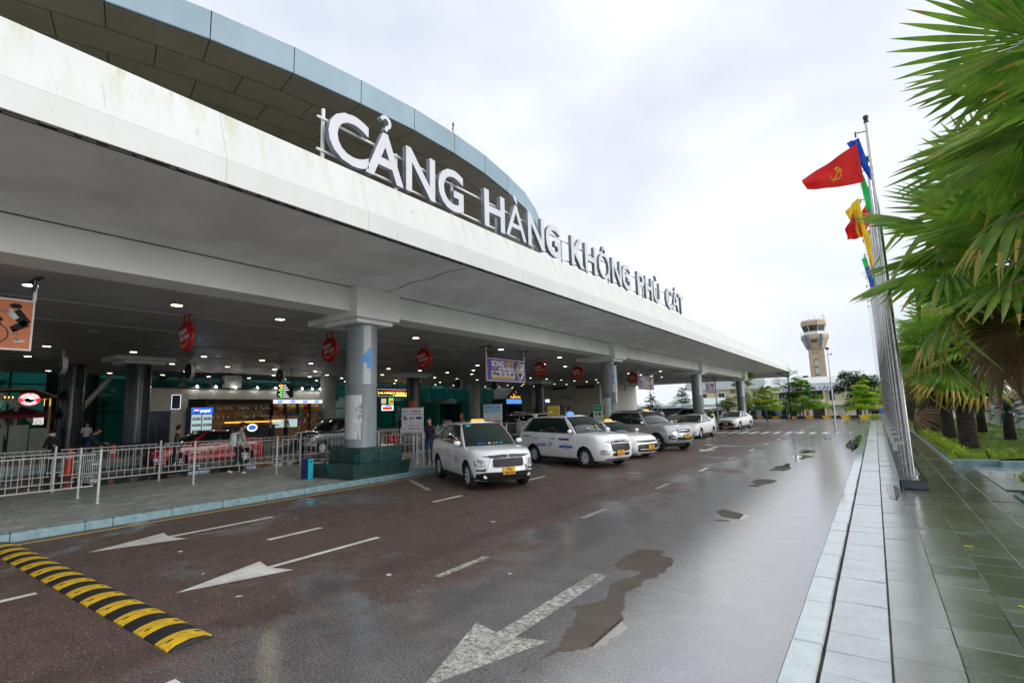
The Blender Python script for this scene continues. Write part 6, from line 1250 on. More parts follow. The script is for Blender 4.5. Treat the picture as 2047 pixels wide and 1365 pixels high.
person('man with short black hair next to the woman with the raised arm', (-12.6, 36.3, .15), R(-60), 1.70, 'cloth_white', 'cloth_black', armL=(10, 30), armR=(40, 60))
person('seated guest in a pale top left of the dark fridge', (-33.5, 11.6, .38), R(-60), 1.62, 'cloth_grey', 'cloth_black', armL=(30, 60), armR=(30, 60), seated=True)
person('seated guest in a white shirt between the two tall dark columns', (-33.5, 9.3, .38), R(-20), 1.62, 'cloth_white', 'cloth_black', armL=(30, 60), armR=(30, 60), seated=True)
person('barista in a dark red top inside the coffee kiosk', (-35.2, 6.3, .38), R(-20), 1.6, 'cloth_red', 'cloth_black', armL=(25, 60), armR=(25, 60))
# small red folding seats and a luggage trolley
sc_ = thing('scooter', 'red parked scooter behind the railing right of the tall column', 'scooter', (-22.5, 20.3, .0), R(-80))
b = MB(); b.box((0, 0, .55), (.9, .26, .28), bev=.1); b.box((.55, 0, .8), (.16, .34, .5), M=Matrix.Translation((.55, 0, .75)) @ Matrix.Rotation(R(-18), 4, 'Y'), bev=.06); build(b, 'body', 'red', sc_)
b = MB(); b.box((-.1, 0, .76), (.7, .26, .1), bev=.04); build(b, 'seat', 'black', sc_); b = MB(); b.tube((.62, -.32, 1.05), (.62, .32, 1.05), .02, n=8); b.tube((.5, 0, .4), (.62, 0, 1.05), .03, n=8); build(b, 'handlebar', 'dark_metal', sc_)
for x in (-.55, .72): b = MB(); b.lathe([(.12, -.05), (.24, -.045), (.25, 0), (.24, .045), (.12, .05)], n=20, M=Matrix.Translation((x, 0, .25)) @ Matrix.Rotation(R(90), 4, 'X')); build(b, 'wheel', 'tyre', sc_, smooth=50)
tr = thing('luggage_trolley', 'pale luggage trolley with a white bag in front of the green entrance box', 'trolley', (-30, 33.2, .38), R(20))
b = MB(); b.box((0, 0, .25), (.9, .5, .04)); b.tube((-.4, -.25, .25), (-.5, -.25, 1.0), .02, n=6); b.tube((-.4, .25, .25), (-.5, .25, 1.0), .02, n=6); b.tube((-.5, -.25, 1.0), (-.5, .25, 1.0), .02, n=6); build(b, 'frame', 'galv', tr); b = MB(); b.box((-.1, 0, .62), (.5, .45, .68), bev=.08); build(b, 'bag', 'cloth_white', tr)
for x in (-.35, .35):
    for y in (-.2, .2): b = MB(); b.tube((x, y-.02, .08), (x, y+.02, .08), .08, n=10); build(b, 'wheel', 'tyre', tr)
os_ = thing('stand_sign', 'small orange square sign on a grey post before the green entrance', 'sign', (-29.2, 33.9, .38)); b = MB(); b.tube((0, 0, 0), (0, 0, 1.15), .03, n=8); b.lathe([(.2, 0), (.2, .03), (.03, .05)], n=12); build(b, 'post', 'galv', os_); b = MB(); b.b2(-.02, .02, -.2, .2, 1.15, 1.5, bev=.01); build(b, 'panel', 'orange', os_)
ob = thing('column_poster', 'orange poster wrapped round a dark inner column', 'poster', (-30.5, 29.5, 1.6)); b = MB(); b.grid(lambda u, v: (.585*math.cos(R(-80+70*u)), .585*math.sin(R(-80+70*u)), -.1+1.5*v), 8, 2); build(b, 'sheet', 'orange', ob, smooth=60)
tb_ = thing('bag', 'white carrier bag hanging on the railing right of the column pedestal', 'bag', (-18.2, 14.0, .75)); b = MB(); b.lathe([(.15, 0), (.2, .1), (.17, .35), (.08, .45)], n=10, M=Matrix.Diagonal((.5, 1, 1, 1))); build(b, 'sack', 'bag_white', tb_, smooth=60); b = MB(); b.tube((0, -.08, .44), (0, 0, .56), .008, n=5); b.tube((0, .08, .44), (0, 0, .56), .008, n=5); build(b, 'handle', 'bag_white', tb_)
# ------------------------------------------------------------------ palms, lawn, shrubs
def fan_leaf(kind, seed, pet=.95, Lb=1.18, n=38):
    r_ = random.Random(seed); b = MB(); spread = R(148); droop = {'fresh': .10, 'mid': .24, 'old': .5, 'dead': 1.2}[kind]
    H = Vector((pet, 0, .04)); aw = 2*spread/n
    for i in range(n):
        th = -spread+aw*(i+.5); L = Lb*(.78+.22*math.cos(th*.55))*r_.uniform(.93, 1.04); fz = -.20*abs(math.sin(th))-.05
        dirv = Vector((math.cos(th), math.sin(th), 0)); sd = Vector((-math.sin(th), math.cos(th), 0)); dr = droop*r_.uniform(.7, 1.35); tw = r_.uniform(-.15, .15); snap = r_.random() < (.07 if kind != 'old' else .2)
        st = []
        for f, wf_ in ((.03, .95), (.30, 1.02), (.56, 1.02), (.70, .86), (.85, .52), (1.0, .04)):
            w = aw*.5*L*min(f, .56)*wf_; 
            z_ = fz*f*L-dr*L*max(0, f-.25)**2*.9; x_ = f*L*(1-.12*dr*f*f)
            if snap and f > .6: z_ -= (f-.6)*L*1.4; x_ -= (f-.6)*L*.7
            c_ = H+dirv*x_+Vector((0, 0, z_)); fold = w*.95
            st.append((c_-sd*w-Vector((0, 0, fold*.5)), c_+Vector((0, 0, fold*.5)), c_+sd*w-Vector((0, 0, fold*.5+tw*w))))
        tipm = {'fresh': .05, 'mid': .35, 'old': .75, 'dead': 1}[kind]; brown = r_.random() < tipm; pale = r_.random() < .2
        for k_ in range(5):
            mi = 0
            if kind == 'dead': mi = 2
            elif brown and k_ >= (4 if kind != 'old' else 3): mi = 1
            elif pale: mi = 3
            a, c_ = st[k_], st[k_+1]; b.add([a[0], a[1], a[2], c_[0], c_[1], c_[2]], [(0, 1, 4, 3), (1, 2, 5, 4)], mi)
    def pp(f): return Vector((pet*f, 0, .04*f+.06*math.sin(math.pi*f)))
    for q in range(5): b.tube(pp(q/5), pp((q+1)/5), .022-.002*q, .020-.002*q, n=5, cap=False, mi=3)
    b.tube(H, H+Vector((.32, 0, -.05)), .012, .004, n=4, cap=False, mi=3)
    return b.mesh('frond', ['palm_leaf', 'palm_tip', 'palm_dead', 'palm_pale'], fix=False)
LEAFM = {k_: [fan_leaf(k_, 10*i+s, pet=p_, Lb=l_) for s, (p_, l_) in enumerate(((.85, 1.2), (1.0, 1.1), (.9, 1.25)))] for i, k_ in enumerate(('fresh', 'mid', 'old', 'dead'))}
def trunk_mesh(Ht, r0, r1):
    b = MB(); prof = [(r0*1.12, -.1), (r0*1.05, .1)]; z = .25
    while z < Ht: r_ = lerp(r0, r1, z/Ht); prof += [(r_*1.03, z), (r_*.97, z+.035)]; z += .085
    b.lathe(prof, n=20); return b.mesh('trunk', 'bark_palm', 60)
def palm(x, y, z0, Ht, label, seed, n=30, sc=1.0, r0=.27, dead=1):
    r_ = random.Random(seed); t = thing('fan_palm', label, 'palm tree', (x, y, z0), r_.uniform(0, 6.28) if n else 0, 'fan palms along the lawn')
    put('trunk', trunk_mesh(Ht, r0, r0*.82), t); b = MB()
    for q in range(26):
        a = q*2.4; zz = Ht-.5+.5*q/26; b.add([(r0*.8*math.cos(a-.25), r0*.8*math.sin(a-.25), zz), (r0*.8*math.cos(a+.25), r0*.8*math.sin(a+.25), zz), (r0*1.45*math.cos(a), r0*1.45*math.sin(a), zz+.26)], [(0, 1, 2)])
    build(b, 'leaf_bases', 'palm_dead', t, fix=False)
    for i in range(n):
        f = i/(n-1); el = lerp(74, -46, f**.9)+r_.uniform(-9, 9); az = i*137.5+r_.uniform(-14, 14); kind = 'fresh' if f < .45 else ('mid' if f < .84 else 'old')
        if dead and i >= n-dead: kind = 'dead'; el = -74
        me = r_.choice(LEAFM[kind]); o = put('frond', me, t); s_ = sc*r_.uniform(.92, 1.08)
        o.matrix_basis = Matrix.Translation((0, 0, Ht-.05-.25*f)) @ Matrix.Rotation(R(az), 4, 'Z') @ Matrix.Rotation(-R(el), 4, 'Y') @ Matrix.Rotation(R(r_.uniform(-22, 22)), 4, 'X') @ Matrix.Scale(s_, 4)
    return t
palm(3.25, 9.3, .12, 5.6, 'nearest fan palm whose big fronds enter at the top right corner', 3, 21, 1.42)
palm(2.75, 14.0, .25, 4.75, 'fan palm whose crown hides the upper flagpoles', 8, 23, 1.45)
palm(2.58, 24.4, .22, 3.75, 'fan palm with the thickest visible trunk on the lawn', 5, 26, 1.12, .27)
palm(2.55, 30.0, .22, 3.7, 'second fan palm trunk on the lawn', 12, 24, 1.1, .24)
palm(2.62, 36.8, .22, 3.8, 'third fan palm on the lawn, with a dead frond hanging to the ground', 15, 28, 1.0, dead=3)
for i, (x, y, lb_) in enumerate(((2.5, 42.5, 'fourth fan palm along the paving'), (2.6, 48.5, 'fifth fan palm along the paving'), (2.5, 54.5, 'sixth fan palm along the paving'), (2.6, 61.0, 'farthest fan palm at the end of the paving'))): palm(x, y, .2, 3.8, lb_, 20+i, 24, 1.0)
palm(7.6, 31.0, .1, 3.3, 'fan palm in the second row behind the lawn wall', 33, 24, 1.0); palm(8.4, 41.0, .1, 3.3, 'farther fan palm behind the lawn wall', 34, 22, 1.0)
dd = thing('dead_frond', 'dry brown frond leaning on the ground between two palm trunks', 'dead leaf', (2.0, 35.2, .25), R(200)); o = put('blade', LEAFM['dead'][0], dd); o.matrix_basis = Matrix.Translation((0, 0, 1.75)) @ Matrix.Rotation(R(72), 4, 'Y') @ Matrix.Scale(1.1, 4)
# lawn and its kerbs
def lawn_z(x, y): return .16+.16*min(1, max(0, (x-1.75)/1.5))+.03*math.sin(x*2.3+y*.7)
b = MB(); b.grid(lambda u, v: (1.72+5.2*u, 19.65+43*v, lawn_z(1.72+5.2*u, 19.65+43*v)), 14, 60); struct(b, 'lawn', 'grass', smooth=60, fix=False)
b = MB(); b.grid(lambda u, v: (2.12+6.5*u, 1.0+13.3*v, .14+.08*u), 6, 10); struct(b, 'planting_bed', 'soil', fix=False)
r_ = random.Random(4); b = MB()
for _ in range(26000):
    y = 19.7+36*r_.random()**1.9; x = 1.8+4.6*r_.random(); z = lawn_z(x, y); a = r_.uniform(0, 6.28); h_ = r_.uniform(.03, .085); w = .006+.0006*(y-19); dx, dy = math.cos(a)*w, math.sin(a)*w
    b.add([(x-dx, y-dy, z), (x+dx, y+dy, z), (x+dy*2+r_.uniform(-.02, .02), y-dx*2, z+h_)], [(0, 1, 2)])
build(b, 'grass_blades', 'grass', kind='stuff', fix=False)
kr = thing('lawn_kerb', 'raised blue grey kerb round the near edge of the lawn', 'kerb', (1.6, 19.4, .12)); kerbm = slab_mesh('kerb_stone', .16, .98, .28, 'kerb_stone', .015)
for i in range(1): 
    o = put('kerb_stone', kerbm, kr); o.location = (.55, 0, .17); o.rotation_euler.z = R(90+3)
    o = put('kerb_stone', kerbm, kr); o.location = (1.5, -.12, .17); o.rotation_euler.z = R(90+12)
for i in range(6): o = put('kerb_stone', kerbm, kr); o.location = (2.05+.58*i, -.6-.8*i, .15); o.rotation_euler.z = R(36)
for i in range(40): o = put('kerb_stone', kerbm, kr); o.location = (.10, .55+i*1.0, .03); o.rotation_euler.z = R(rnd.uniform(-.5, .5))
kn = thing('bed_kerb', 'low dark kerb along the near planting bed', 'kerb', (2.0, 0, .12)); km2 = slab_mesh('kerb_stone', .10, .98, .2, 'kerb_stone', .01)
for i in range(13): o = put('kerb_stone', km2, kn); o.location = (.06, 1.4+i*1.0, .05)
def leaf_cloud(b, c, rad, n, size, r_, flat=.7, up=.5):
    for _ in range(n):
        while True:
            p = Vector((r_.uniform(-1, 1), r_.uniform(-1, 1), r_.uniform(-1, 1)))
            if .25 < p.length < 1: break
        p = Vector((p.x*rad, p.y*rad, p.z*rad*flat))+Vector(c); a = r_.uniform(0, 6.28); e = r_.uniform(-.4, 1.1)*up*1.5; s_ = size*r_.uniform(.6, 1.3)
        d = Vector((math.cos(a)*math.cos(e), math.sin(a)*math.cos(e), math.sin(e))); q = Vector((-math.sin(a), math.cos(a), r_.uniform(-.6, .6))).normalized()
        b.add([p-d*s_, p+q*s_*.45, p+d*s_, p-q*s_*.45], [(0, 1, 2, 3)])
def shrub(x, y, z, rad, h_, label, mats=('leaf_yellow', 'leaf_bright'), n=260, size=.035, seed=0, group='low yellow green shrubs along the paving', cat='shrub'):
    r_ = random.Random(seed*7+1); t = thing('shrub', label, cat, (x, y, z), 0, group)
    for i, m in enumerate(mats):
        b = MB()
        for _ in range(5): leaf_cloud(b, (r_.uniform(-.5, .5)*rad, r_.uniform(-.5, .5)*rad, h_*r_.uniform(.45, .8)), rad*.5, n//(5*len(mats)), size, r_, .8)
        build(b, 'foliage', m, t, fix=False)
    b = MB()
    for _ in range(9): a = r_.uniform(0, 6.28); b.tube((0, 0, -.02), (rad*.6*math.cos(a), rad*.6*math.sin(a), h_*.7), .008, .004, n=4, cap=False)
    build(b, 'stems', 'bark', t); return t
ys_ = [21.0+.85*i for i in range(22)]
for i, y in enumerate(ys_): shrub(1.98+.05*math.sin(i*2.1), y, .17, .36, .30, 'low yellow green shrub in the row edging the lawn', n=240 if i < 12 else 120, size=.032+.001*i, seed=i)
for i, (x, y, r0, h_, m, lb_) in enumerate(((2.35, 14.3, .30, .42, ('leaf_yellow', 'leaf_yellow'), 'small yellow shrub at the corner of the near planting bed'), (2.55, 13.6, .34, .5, ('leaf_yellow', 'leaf_bright'), 'yellow and green shrub second from the corner of the near bed'), (2.5, 12.8, .36, .5, ('leaf_bright', 'leaf_mid'), 'bright green shrub third from the corner of the near bed'),
        (2.6, 12.0, .36, .5, ('leaf_yellow', 'leaf_bright'), 'green shrub at the right picture edge'), (3.1, 13.0, .4, .55, ('leaf_mid', 'leaf_bright'), 'taller green shrub at the right edge behind the yellow ones'), (2.55, 11.0, .36, .45, ('leaf_bright', 'leaf_mid'), 'green shrub just beyond the right picture edge'), (3.2, 12.1, .4, .5, ('leaf_mid', 'leaf_dark'), 'dark green shrub beyond the right picture edge'))):
    shrub(x, y, .15, r0, h_, lb_, m, 420, .034, 60+i, 'shrubs of the near planting bed')
for i, (x, y) in enumerate(((4.1, 22.2), (4.45, 21.2), (4.7, 20.3), (5.1, 19.6))): shrub(x, y, .28, .45, .42, ('dark clipped shrub on the right side of the lawn', 'dark shrub right of the clipped one', 'olive shrub near the right edge of the lawn', 'yellowish shrub at the right end of the lawn')[i], ('leaf_dark', 'leaf_mid') if i < 2 else ('leaf_mid', 'leaf_yellow'), 400, .04, 80+i, 'shrubs on the lawn')
for i, (x, y) in enumerate(((2.5, 19.95), (3.0, 20.0))): shrub(x, y, .25, .16, .38, ('thin yellow seedling at the lawn kerb', 'second thin seedling at the lawn kerb')[i], ('leaf_yellow', 'leaf_bright'), 70, .03, 95+i, 'seedlings at the lawn kerb')
# cycads with arching feather fronds
def feather(L=1.35, n=34, seed=0):
    r_ = random.Random(seed); b = MB()
    def c_(f): return Vector((L*f*(1-.1*f), 0, .42*math.sin(f*2.2)*L*.55-.5*f*f*L*.5))
    for q in range(8): b.tube(c_(q/8), c_((q+1)/8), .010, .008, n=4, cap=False)
    for i in range(n):
        f = .12+.88*i/n; p = c_(f); d = (c_(min(1, f+.02))-c_(f-.02)).normalized(); l_ = .22*math.sin(math.pi*min(1, f*.9+.1))**.6+.03
        for s in (1, -1):
            e = p+Vector((d.x*.5*l_, s*l_*.85, d.z*.5*l_-.05)); w = d*.012; b.add([p-w, p+w, e], [(0, 1, 2)])
    return b.mesh('frond', 'cycad_leaf', fix=False)
FM = [feather(1.4, 34, 1), feather(1.2, 30, 2)]
def cycad(x, y, z, Ht, label, seed, sc=1.0):
    r_ = random.Random(seed); t = thing('cycad', label, 'cycad', (x, y, z), 0, 'cycads between lawn and white wall'); b = MB(); b.lathe([(.20, -.1), (.19, .3), (.17, .6), (.18, Ht)], n=14); build(b, 'trunk', 'bark_dark', t, smooth=60)
    for i in range(30):
        f = i/30; o = put('frond', r_.choice(FM), t); o.matrix_basis = Matrix.Translation((0, 0, Ht)) @ Matrix.Rotation(i*2.4, 4, 'Z') @ Matrix.Rotation(-R(lerp(60, -22, f)+r_.uniform(-6, 6)), 4, 'Y') @ Matrix.Scale(sc, 4)
cycad(4.25, 28.2, .2, 1.15, 'cycad with a dark trunk right of the thick palm trunk', 1); cycad(4.75, 24.0, .2, 1.05, 'large cycad at the right picture edge', 2, 1.15); cycad(4.1, 33.5, .2, 1.1, 'cycad seen between the palm trunks', 3)
# white wall behind the lawn, far right structures
ww = thing('boundary_wall', 'low white ribbed wall behind the lawn on the right', 'wall', (6.0, 20, 0))
for i in range(30):
    b = MB(); b.b2(-.06, .06, -.49, .49, -.3, .95); o = build(b, 'panel', 'wall_cream' if i % 2 else 'white', ww); o.location = (rnd.uniform(-.01, .01)+.05*math.sin(i*.4), i*1.0-2, 0)
b = MB(); b.b2(-.09, .09, -2.6, 28, .951, 1.02); build(b, 'coping', 'white', ww)
def tree(x, y, z, Ht, cr, label, kind='round', seed=0, mats=('leaf_mid', 'leaf_dark'), group=None, tr=.12, bark='bark', n=2400, size=.12, trunk_h=.45):
    r_ = random.Random(seed+100); t = thing('tree', label, 'tree', (x, y, z), 0, group); b = MB(); h0 = Ht*trunk_h; top_ = (r_.uniform(-.15, .15), r_.uniform(-.15, .15), Ht*.92)
    b.tube((0, 0, -.2), (top_[0]*.5, 0, h0), tr, tr*.75, n=9); b.tube((top_[0]*.5, 0, h0), top_, tr*.75, tr*.25, n=8)
    B_ = [MB() for _ in mats]
    if kind == 'tier':
        nt_ = 5
        for k_ in range(nt_):
            zz = lerp(h0, Ht*.97, k_/(nt_-1)); rr_ = cr*(1, .95, .8, .62, .4)[k_]*r_.uniform(.85, 1.1); nb = (9, 8, 7, 6, 4)[k_]
            for q in range(nb):
                a = 6.28*q/nb+k_*1.3+r_.uniform(-.3, .3); f_ = r_.uniform(.45, 1.0); e = Vector((rr_*f_*math.cos(a), rr_*f_*math.sin(a), zz+r_.uniform(-.10, .16)*cr)); b.tube((0, 0, zz-.2*cr*f_), e, .028, .01, n=4, cap=False)
                for _ in range(3): leaf_cloud(B_[r_.randrange(len(mats))], e*r_.uniform(.8, 1.05)+Vector((r_.uniform(-.2, .2)*rr_, r_.uniform(-.2, .2)*rr_, 0)), rr_*r_.uniform(.3, .45), n//60, size, r_, .33, .3)
    elif kind == 'bare':
        for q in range(16):
            a = r_.uniform(0, 6.28); f = r_.uniform(.45, 1); p = Vector((0, 0, Ht*f*.9)); e = p+Vector((math.cos(a), math.sin(a), r_.uniform(.2, .9)))*cr*r_.uniform(.4, .9); b.tube(p, e, tr*.35, .012, n=5)
            for _ in range(3): e2 = e+Vector((r_.uniform(-.5, .5), r_.uniform(-.5, .5), r_.uniform(0, .5)))*cr*.5; b.tube(p.lerp(e, .7), e2, .02, .006, n=4); leaf_cloud(B_[0], e2, .25*cr, n//40, size, r_)
    else:
        for q in range(34):
            while True:
                p = Vector((r_.uniform(-1, 1), r_.uniform(-1, 1), r_.uniform(-1, 1)))
                if .35 < p.length < 1: break
            c_ = (p.x*cr*.8, p.y*cr*.8, h0+(Ht-h0)*.5+p.z*(Ht-h0)*.42); b.tube((0, 0, h0*.9), c_, .05, .01, n=4, cap=False)
            leaf_cloud(B_[r_.randrange(len(mats))], c_, cr*r_.uniform(.22, .38), n//34, size, r_, .75)
    build(b, 'trunk', bark, t, smooth=50)
    for bb, m in zip(B_, mats):
        if bb.v: build(bb, 'crown', m, t, fix=False)
    return t
# ------------------------------------------------------------------ flagpoles and flags
pf = thing('flagpole_plinth', 'long low dark stone plinth under the row of steel flagpoles', 'plinth', (.5, 29, .12))
b = MB(); b.b2(-.215, .215, -15.05, 15.4, 0, .17); build(b, 'base', 'gunmetal', pf); b = MB(); b.b2(-.24, .24, -15.1, 15.45, .172, .20, bev=.006); build(b, 'top_slab', 'stone_green', pf)
b = MB(); b.b2(-.255, -.243, -15.1, 15.4, .0, .20); build(b, 'edge_strip', 'galv', pf)
b = MB(); b.tube((0, 0, 0), (0, 0, 4), .065, .058, n=14); b.tube((0, 0, 4), (0, 0, 8.3), .058, .040, n=14); poleM = b.mesh('shaft', 'steel', 40)
b = MB(); b.lathe([(.03, 8.3), (.055, 8.32), (.055, 8.35), (.035, 8.37), (.055, 8.41), (.062, 8.45), (.05, 8.49), (.001, 8.51)], n=14); finM = b.mesh('finial', 'dark_metal', 50)
b = MB(); b.tube((0, 0, 8.1), (-.24, 0, 8.12), .012, n=6); b.tube((-.24, 0, 8.15), (-.24, 0, 8.02), .018, n=8); armM = b.mesh('arm', 'dark_metal')
b = MB(); b.b2(-.28, .02, -.04, .04, .70, .76); b.b2(-.28, -.18, -.05, .05, .55, .70, bev=.01); boxM = b.mesh('cleat_box', 'galv')
b = MB(); b.tube((0, 0, 0), (0, 0, .04), .11, n=14); 
for q in range(4): b.box((.085*math.cos(q*1.57+.78), .085*math.sin(q*1.57+.78), .05), (.02, .02, .03))
b.add([(.04, 0, .04), (.04, 0, .30), (.15, 0, .04), (.04, .006, .04), (.04, .006, .30), (.15, .006, .04)], [(0, 1, 2), (5, 4, 3), (1, 4, 5, 2)])
ftM = b.mesh('foot_plate', 'galv')
b = MB(); b.tube((-.235, 0, .75), (-.24, 0, 8.1), .002, n=4, cap=False); rpM = b.mesh('halyard', 'grey')
for k in range(12):
    t = thing('flagpole', 'tall steel flagpole '+('nearest the camera, carrying the red flag' if k == 0 else ('second in the row, with green and pink cloth' if k == 1 else ('last of the row' if k == 11 else ('third', 'fourth', 'fifth', 'sixth', 'seventh', 'eighth', 'ninth', 'tenth', 'eleventh')[k-2]+' in the row counted from the camera'))), 'flagpole', (.5, 14.45+2.55*k, .32), 0, 'steel flagpoles in one row')
    for m_, nn_ in ((poleM, 'shaft'), (finM, 'finial'), (armM, 'arm'), (boxM, 'cleat_box'), (ftM, 'foot_plate'), (rpM, 'halyard')): put(nn_, m_, t)
def cloth(name, label, hoist_top, pts, mats, wav=.05, seed=0, nu=18, nv=14, ydir=.15):
    """pts: four corners relative to hoist top: hoist-top, fly-top, fly-bottom, hoist-bottom as (x, z)"""
    r_ = random.Random(seed); t = thing(name, label, 'flag', hoist_top, 0); ph = r_.uniform(0, 6)
    def fn(u, v):
        a = Vector((*pts[0],)).lerp(Vector((*pts[1],)), u); c_ = Vector((*pts[3],)).lerp(Vector((*pts[2],)), u); p = c_.lerp(a, v)
        w = wav*(math.sin(u*9+v*4+ph)+.6*math.sin(v*7-u*5+ph*2)+.3*math.sin(u*17+ph))*(.25+u)
        return (p.x+w*.25, w+ydir*u, p.y-.05*math.sin(math.pi*u)*(1-v))
    if len(mats) == 1:
        b = MB(); b.grid(fn, nu, nv); o = build(b, 'cloth', mats[0], t, smooth=60, fix=False)
    else:
        n = len(mats)
        for i, m in enumerate(mats):
            b = MB(); v0, v1 = 1-(i+1)/n, 1-i/n; b.grid(lambda u, v: fn(u, lerp(v0, v1, v)), nu, 6); build(b, 'cloth_band', m, t, smooth=60, fix=False)
    return t, fn
leaf_mat('flag_red', (.72, .012, .01), (.6, .01, .01), .35, 2., .6); leaf_mat('flag_yellow', (.8, .55, .02), (.7, .45, .01), .35, 2., .6); leaf_mat('flag_blue', (.01, .08, .5), (.01, .06, .4), .3, 2., .6); leaf_mat('flag_green', (.02, .5, .1), (.01, .4, .08), .35, 2., .6); leaf_mat('flag_pink', (.75, .2, .4), (.65, .15, .33), .3, 2., .6)
fl, fn = cloth('flag', 'red party flag with yellow hammer and sickle blowing to the left', (.26, 14.45, 8.17), [(0, 0), (-1.2, -.66), (-1.12, -.92), (.06, -.98)], ['flag_red'], .035, 2, 24, 16, -.25)
def onflag(nm, poly, mat):
    b = MB(); n = len(poly); vs = []
    for (u, v) in poly: p = fn(u, v); vs.append((p[0], p[1]-.007, p[2]))
    b.add(vs, [tuple(range(n))]); b.add([(x, y+.014, z) for x, y, z in vs], [tuple(range(n))]); build(b, nm, mat, fl, fix=False)
for i in range(12):  # sickle arc
    a0, a1 = R(150+20*i), R(150+20*(i+1)); r0, r1 = .17, .17-.04*(1-abs(i-5.5)/7)
    onflag('emblem', [(.44+.62*r0*math.cos(a0), .46+r0*1.35*math.sin(a0)), (.44+.62*r0*math.cos(a1), .46+r0*1.35*math.sin(a1)), (.44+.62*r1*math.cos(a1), .46+r1*1.35*math.sin(a1)), (.44+.62*r1*math.cos(a0), .46+r1*1.35*math.sin(a0))], 'flag_yellow')
for i in range(5):
    f0, f1 = i/5, (i+1)/5; onflag('emblem', [(.35+.16*f0, .62-.44*f0+.03), (.35+.16*f1, .62-.44*f1+.03), (.35+.16*f1, .62-.44*f1-.03), (.35+.16*f0, .62-.44*f0-.03)], 'flag_yellow')
onflag('emblem', [(.31, .52), (.40, .72), (.45, .66), (.36, .47)], 'flag_yellow')
cloth('flag', 'blue cloth hanging folded from the nearest flagpole arm', (.30, 14.5, 8.33), [(.02, .0), (-.24, .02), (.14, -1.05), (.20, -1.05)], ['flag_blue'], .03, 3)
cloth('flag', 'green cloth with pink lower end folded along the second flagpole', (.30, 17.0, 8.3), [(.08, 0), (-.04, 0), (.10, -1.38), (.30, -1.38)], ['flag_green', 'flag_green', 'flag_green', 'flag_pink'], .02, 4)
cloth('flag', 'yellow cloth hanging below the red party flag', (.20, 17.9, 7.9), [(0, .1), (-.36, -.22), (-.12, -1.1), (.10, -1.0)], ['flag_yellow'], .05, 5)
cloth('flag', 'dark red cloth peeking out behind the yellow one', (.10, 17.95, 7.55), [(0, .2), (-.30, -.4), (-.30, -.72), (.1, -.70)], ['flag_red'], .05, 6)
cloth('flag', 'small red cloth under the yellow flag cloth', (.34, 20.3, 8.0), [(.12, .6), (-.16, .15), (-.12, -.45), (.12, -.15)], ['flag_red'], .04, 7)
cloth('flag', 'narrow yellow cloth lower in the row of flags', (.34, 22.8, 8.1), [(.10, .2), (-.13, .2), (.06, -1.1), (.20, -1.2)], ['flag_yellow'], .03, 8)
cloth('flag', 'small pink and green folded cloth near the bottom of the flag row', (.36, 24.4, 7.7), [(.2, 0), (.0, -.1), (.1, -1.2), (.22, -1.2)], ['flag_pink', 'flag_green'], .03, 9)
cloth('flag', 'dark blue cloth at the lower end of the flag row', (.26, 26.1, 8.0), [(.05, .1), (-.12, .05), (.06, -1.2), (.24, -1.2)], ['flag_green', 'flag_blue', 'flag_blue'], .03, 10)
# ------------------------------------------------------------------ striped barrier, lamps, signs beyond the street
br = thing('striped_barrier', 'low yellow and black kerb barrier across the far end of the street', 'barrier', (-.6, 74, 0))
bb = MB(); bb.add([(0, -.14, 0), (.93, -.14, 0), (.70, -.10, .33), (-.23, -.10, .33), (0, .14, 0), (.93, .14, 0), (.70, .10, .33), (-.23, .10, .33)], [(3, 2, 1, 0), (4, 5, 6, 7), (0, 1, 5, 4), (1, 2, 6, 5), (2, 3, 7, 6), (3, 0, 4, 7)])
bmy, bmk = bb.mesh('block', 'rubber_yellow'), bb.mesh('block', 'black')
for k in range(32): o = put('block', bmy if k % 2 == 0 else bmk, br); o.location = (-.95-.945*k, .07*k, 0)
hb = thing('hedge', 'yellow green hedge at the far right end of the street', 'hedge', (.2, 71.5, .05)); b = MB(); r_ = random.Random(2)
for q in range(9): leaf_cloud(b, (-1.0+.35*q, r_.uniform(-.1, .1), .25), .35, 90, .09, r_, .7)
build(b, 'foliage', 'leaf_yellow', hb, fix=False)
def lamp(x, y, z, h, label, head='ball'):
    t = thing('street_lamp', label, 'street lamp', (x, y, z), 0, 'lamp posts beyond the street'); b = MB(); b.tube((0, 0, 0), (0, 0, h*.3), .11, .09, n=10); b.tube((0, 0, h*.3), (0, 0, h), .09, .045, n=10); build(b, 'pole', 'galv', t, smooth=40)
    b = MB(); b.lathe([(.05, h), (.2, h+.05), (.22, h+.2), (.12, h+.3), (.02, h+.33)], n=12); build(b, 'head', 'dark_metal', t, smooth=40); b = MB(); b.tube((0, 0, h-.6), (.3, 0, h-.55), .03, n=6); b.box((.35, 0, h-.55), (.2, .2, .12)); build(b, 'floodlight', 'dark_metal', t)
lamp(-4.07, 72, 0, 8.2, 'tall lamp post in front of the office building'); lamp(-13.3, 72, 0, 8.6, 'lamp post between the last round column and the office'); lamp(-17.26, 72, 0, 8.4, 'lamp post seen between the last two round columns'); lamp(-28.5, 78, -1, 9.5, 'pale lamp post behind the second purple board')
sg = thing('road_sign', 'small blue road sign at the far right behind the hedge', 'sign', (.55, 70, 0)); b = MB(); b.tube((0, 0, 0), (0, 0, 1.3), .03, n=6); build(b, 'post', 'galv', sg); b = MB(); b.b2(-.28, .28, -.02, .02, .55, 1.15); build(b, 'panel', 'blue', sg)
